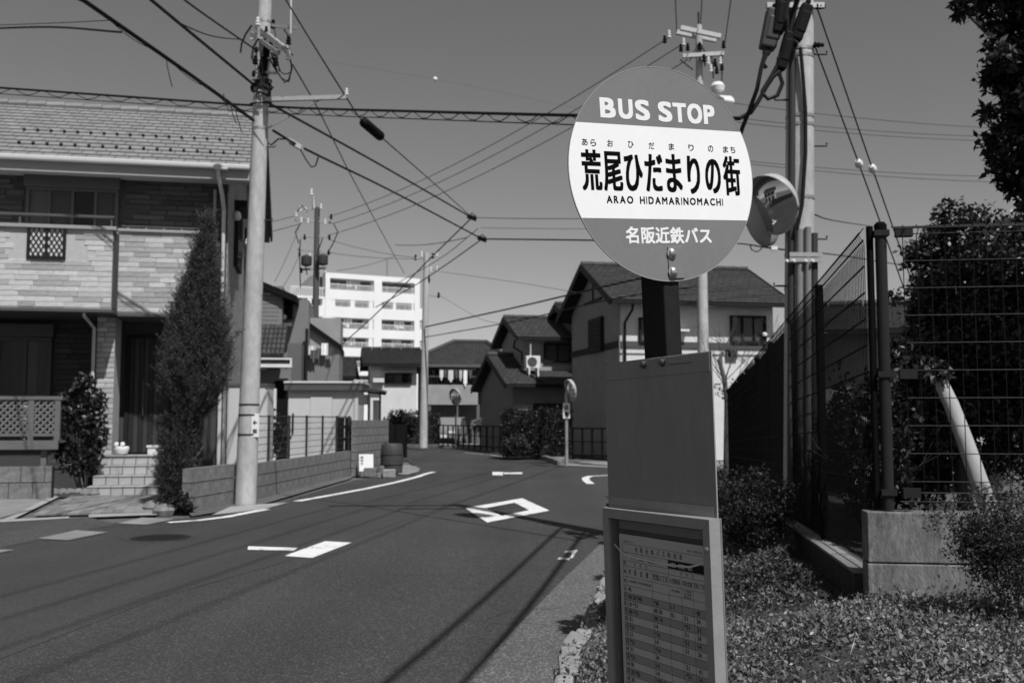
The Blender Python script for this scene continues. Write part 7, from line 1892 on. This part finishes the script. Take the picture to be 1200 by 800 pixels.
# far pole to pole behind sign
wire('upper dark cable rising right across the gabled houses', [(498, 383, Y4 - .2), (600, 361, 38), (720, 333, 29.5), (822, 311, 25)], .030, .05)
wire('lower dark cable rising right across the gabled houses', [(498, 395, Y4 - .2), (600, 377, 38), (720, 350, 29.5), (822, 335, 25)], .020, .05)
wire('faint pair line sinking right of the far pole, upper', [(514, 318, Y4), (600, 330, 40), (690, 345, 34)], .010, .05, 'cable_grey')
wire('faint pair line sinking right of the far pole, lower', [(514, 345, Y4), (560, 372, 44), (590, 380, 42)], .010, .05, 'cable_grey')
# lines over the pole behind the sign towards the camera
for u, v, lab in ((793, 37, 'left upright line above the cross arms behind the sign'), (821, 28, 'middle upright line above the cross arms behind the sign'), (849, 54, 'right upright line above the cross arms behind the sign')):
    a = P(u, v, 24.7); wire(lab, [a, Vector((a.x - (25 - Yp) * .172 * .98 + (u - 815) * .006, Yp, 11.6))], .014, .15, 'cable_grey')
# lines on the right of the large pole
for (va, vb, lab) in ((121, 152, 'upper faint line right of the large pole'), (138, 161, 'second faint line right of the large pole'), (143, 166, 'third faint line right of the large pole'), (187, 207, 'fourth faint line right of the large pole'), (190, 214, 'lowest faint line right of the large pole')):
    wire(lab, [(860, va, 30), (1220, vb, 38)], .013, .15, 'cable_grey')
o, pth = wire('service line with pale clip and loop passing behind the large pole', [(822, 283, 25), (872, 286, 19), (905, 291, 16), (990, 300, 24), (1100, 318, 34)], .014, .02)
MB().tube([P(u, v, 18) - o.location for u, v in ((879, 287), (881, 293), (887, 295), (892, 292), (893, 288))], .012, 6).build('slack_loop', 'cable', o, smooth=True)
MB().obox(P(907, 291, 16) - o.location, (.05, 0, 0), (0, .04, 0), (0, 0, .03)).build('clip', 'white_plastic', o)
wire('thin line with pale ball leaving the large pole to the right', [(953, 251, Yp), (975, 258, 14), (1040, 268, 24)], .008, .01)
# guy wires with white balls
for k, (u0, v0, ub, vb, u1, v1) in enumerate(((956, 57, 1006.5, 192, 1062, 345), (957, 8, 1022.5, 198, 1075, 348))):
    o, pth = wire(('left guy wire with white ball insulator right of the large pole', 'right guy wire with white ball insulator right of the large pole')[k], [(u0, v0, Yp), (ub, vb, Yp + 1.2), (u1, v1, Yp + 2.5)], .008, 0.0)
    o.name = 'guy_wire'; c = P(ub, vb, Yp + 1.2) - o.location
    MB().lathe([(.01, -.055), (.03, -.045), (.043, -.01), (.043, .02), (.025, .05), (.008, .055)], c, P(u1, v1, Yp + 2.5) - P(u0, v0, Yp), seg=14).build('ball_insulator', 'ceramic', o, smooth=True)
o, pth = wire('hair-thin line with small white ball in the open sky', [(380, 72, 20), (510, 93, 20), (690, 130, 20)], .002, .02, 'cable_grey')
MB().lathe([(.01, -.05), (.04, -.03), (.05, 0), (.04, .03), (.01, .05)], P(510, 93, 20) - o.location, seg=14).build('marker_ball', 'ceramic', o, smooth=True)
# trunk cables from the large pole back over the verge (their shadows cross the road)
T0 = b2
wire('upper of two trunk cables above the verge whose shadows cross the road', [Vector((T0.x + .05, T0.y - .2, 6.15)), Vector((1.32, 1.5, 6.0)), Vector((-.9, -9, 6.3))], .027, .05)
wire('lower of two trunk cables above the verge whose shadows cross the road', [Vector((T0.x + .1, T0.y + .2, 5.35)), Vector((1.45, 2.0, 5.15)), Vector((-.8, -9, 5.4))], .027, .05)
for k, (dx, lab) in enumerate(((0.05, 'first high line above the verge from the large pole'), (-.55, 'second high line above the verge from the large pole'), (-1.15, 'third high line above the verge from the large pole'), (-1.75, 'fourth high line above the verge from the large pole'))):
    wire(lab, [Vector((T0.x + dx, T0.y, 11.0)), Vector((T0.x - 3.2 + dx, -10, 11.0))], .014, .3)
for k, dx in enumerate((-.55, -1.3)): pass
# cross arm at the top of the large pole (its shadow lies by the diamond)
MB().bar(Vector((-1.9, 0, 10.75)), Vector((.35, .1, 10.75)), .09).build('cross_arm', 'galv', p2)
MB().bar(Vector((-1.0, 0, 9.9)), Vector((.6, .1, 9.9)), .08).build('cross_arm', 'galv', p2)
MB().lathe([(.1, 0), (.22, .05), (.22, .55), (.15, .62)], Vector((-.32, -.1, 8.1)), seg=16).build('transformer', 'pipe_grey', p2, smooth=True)
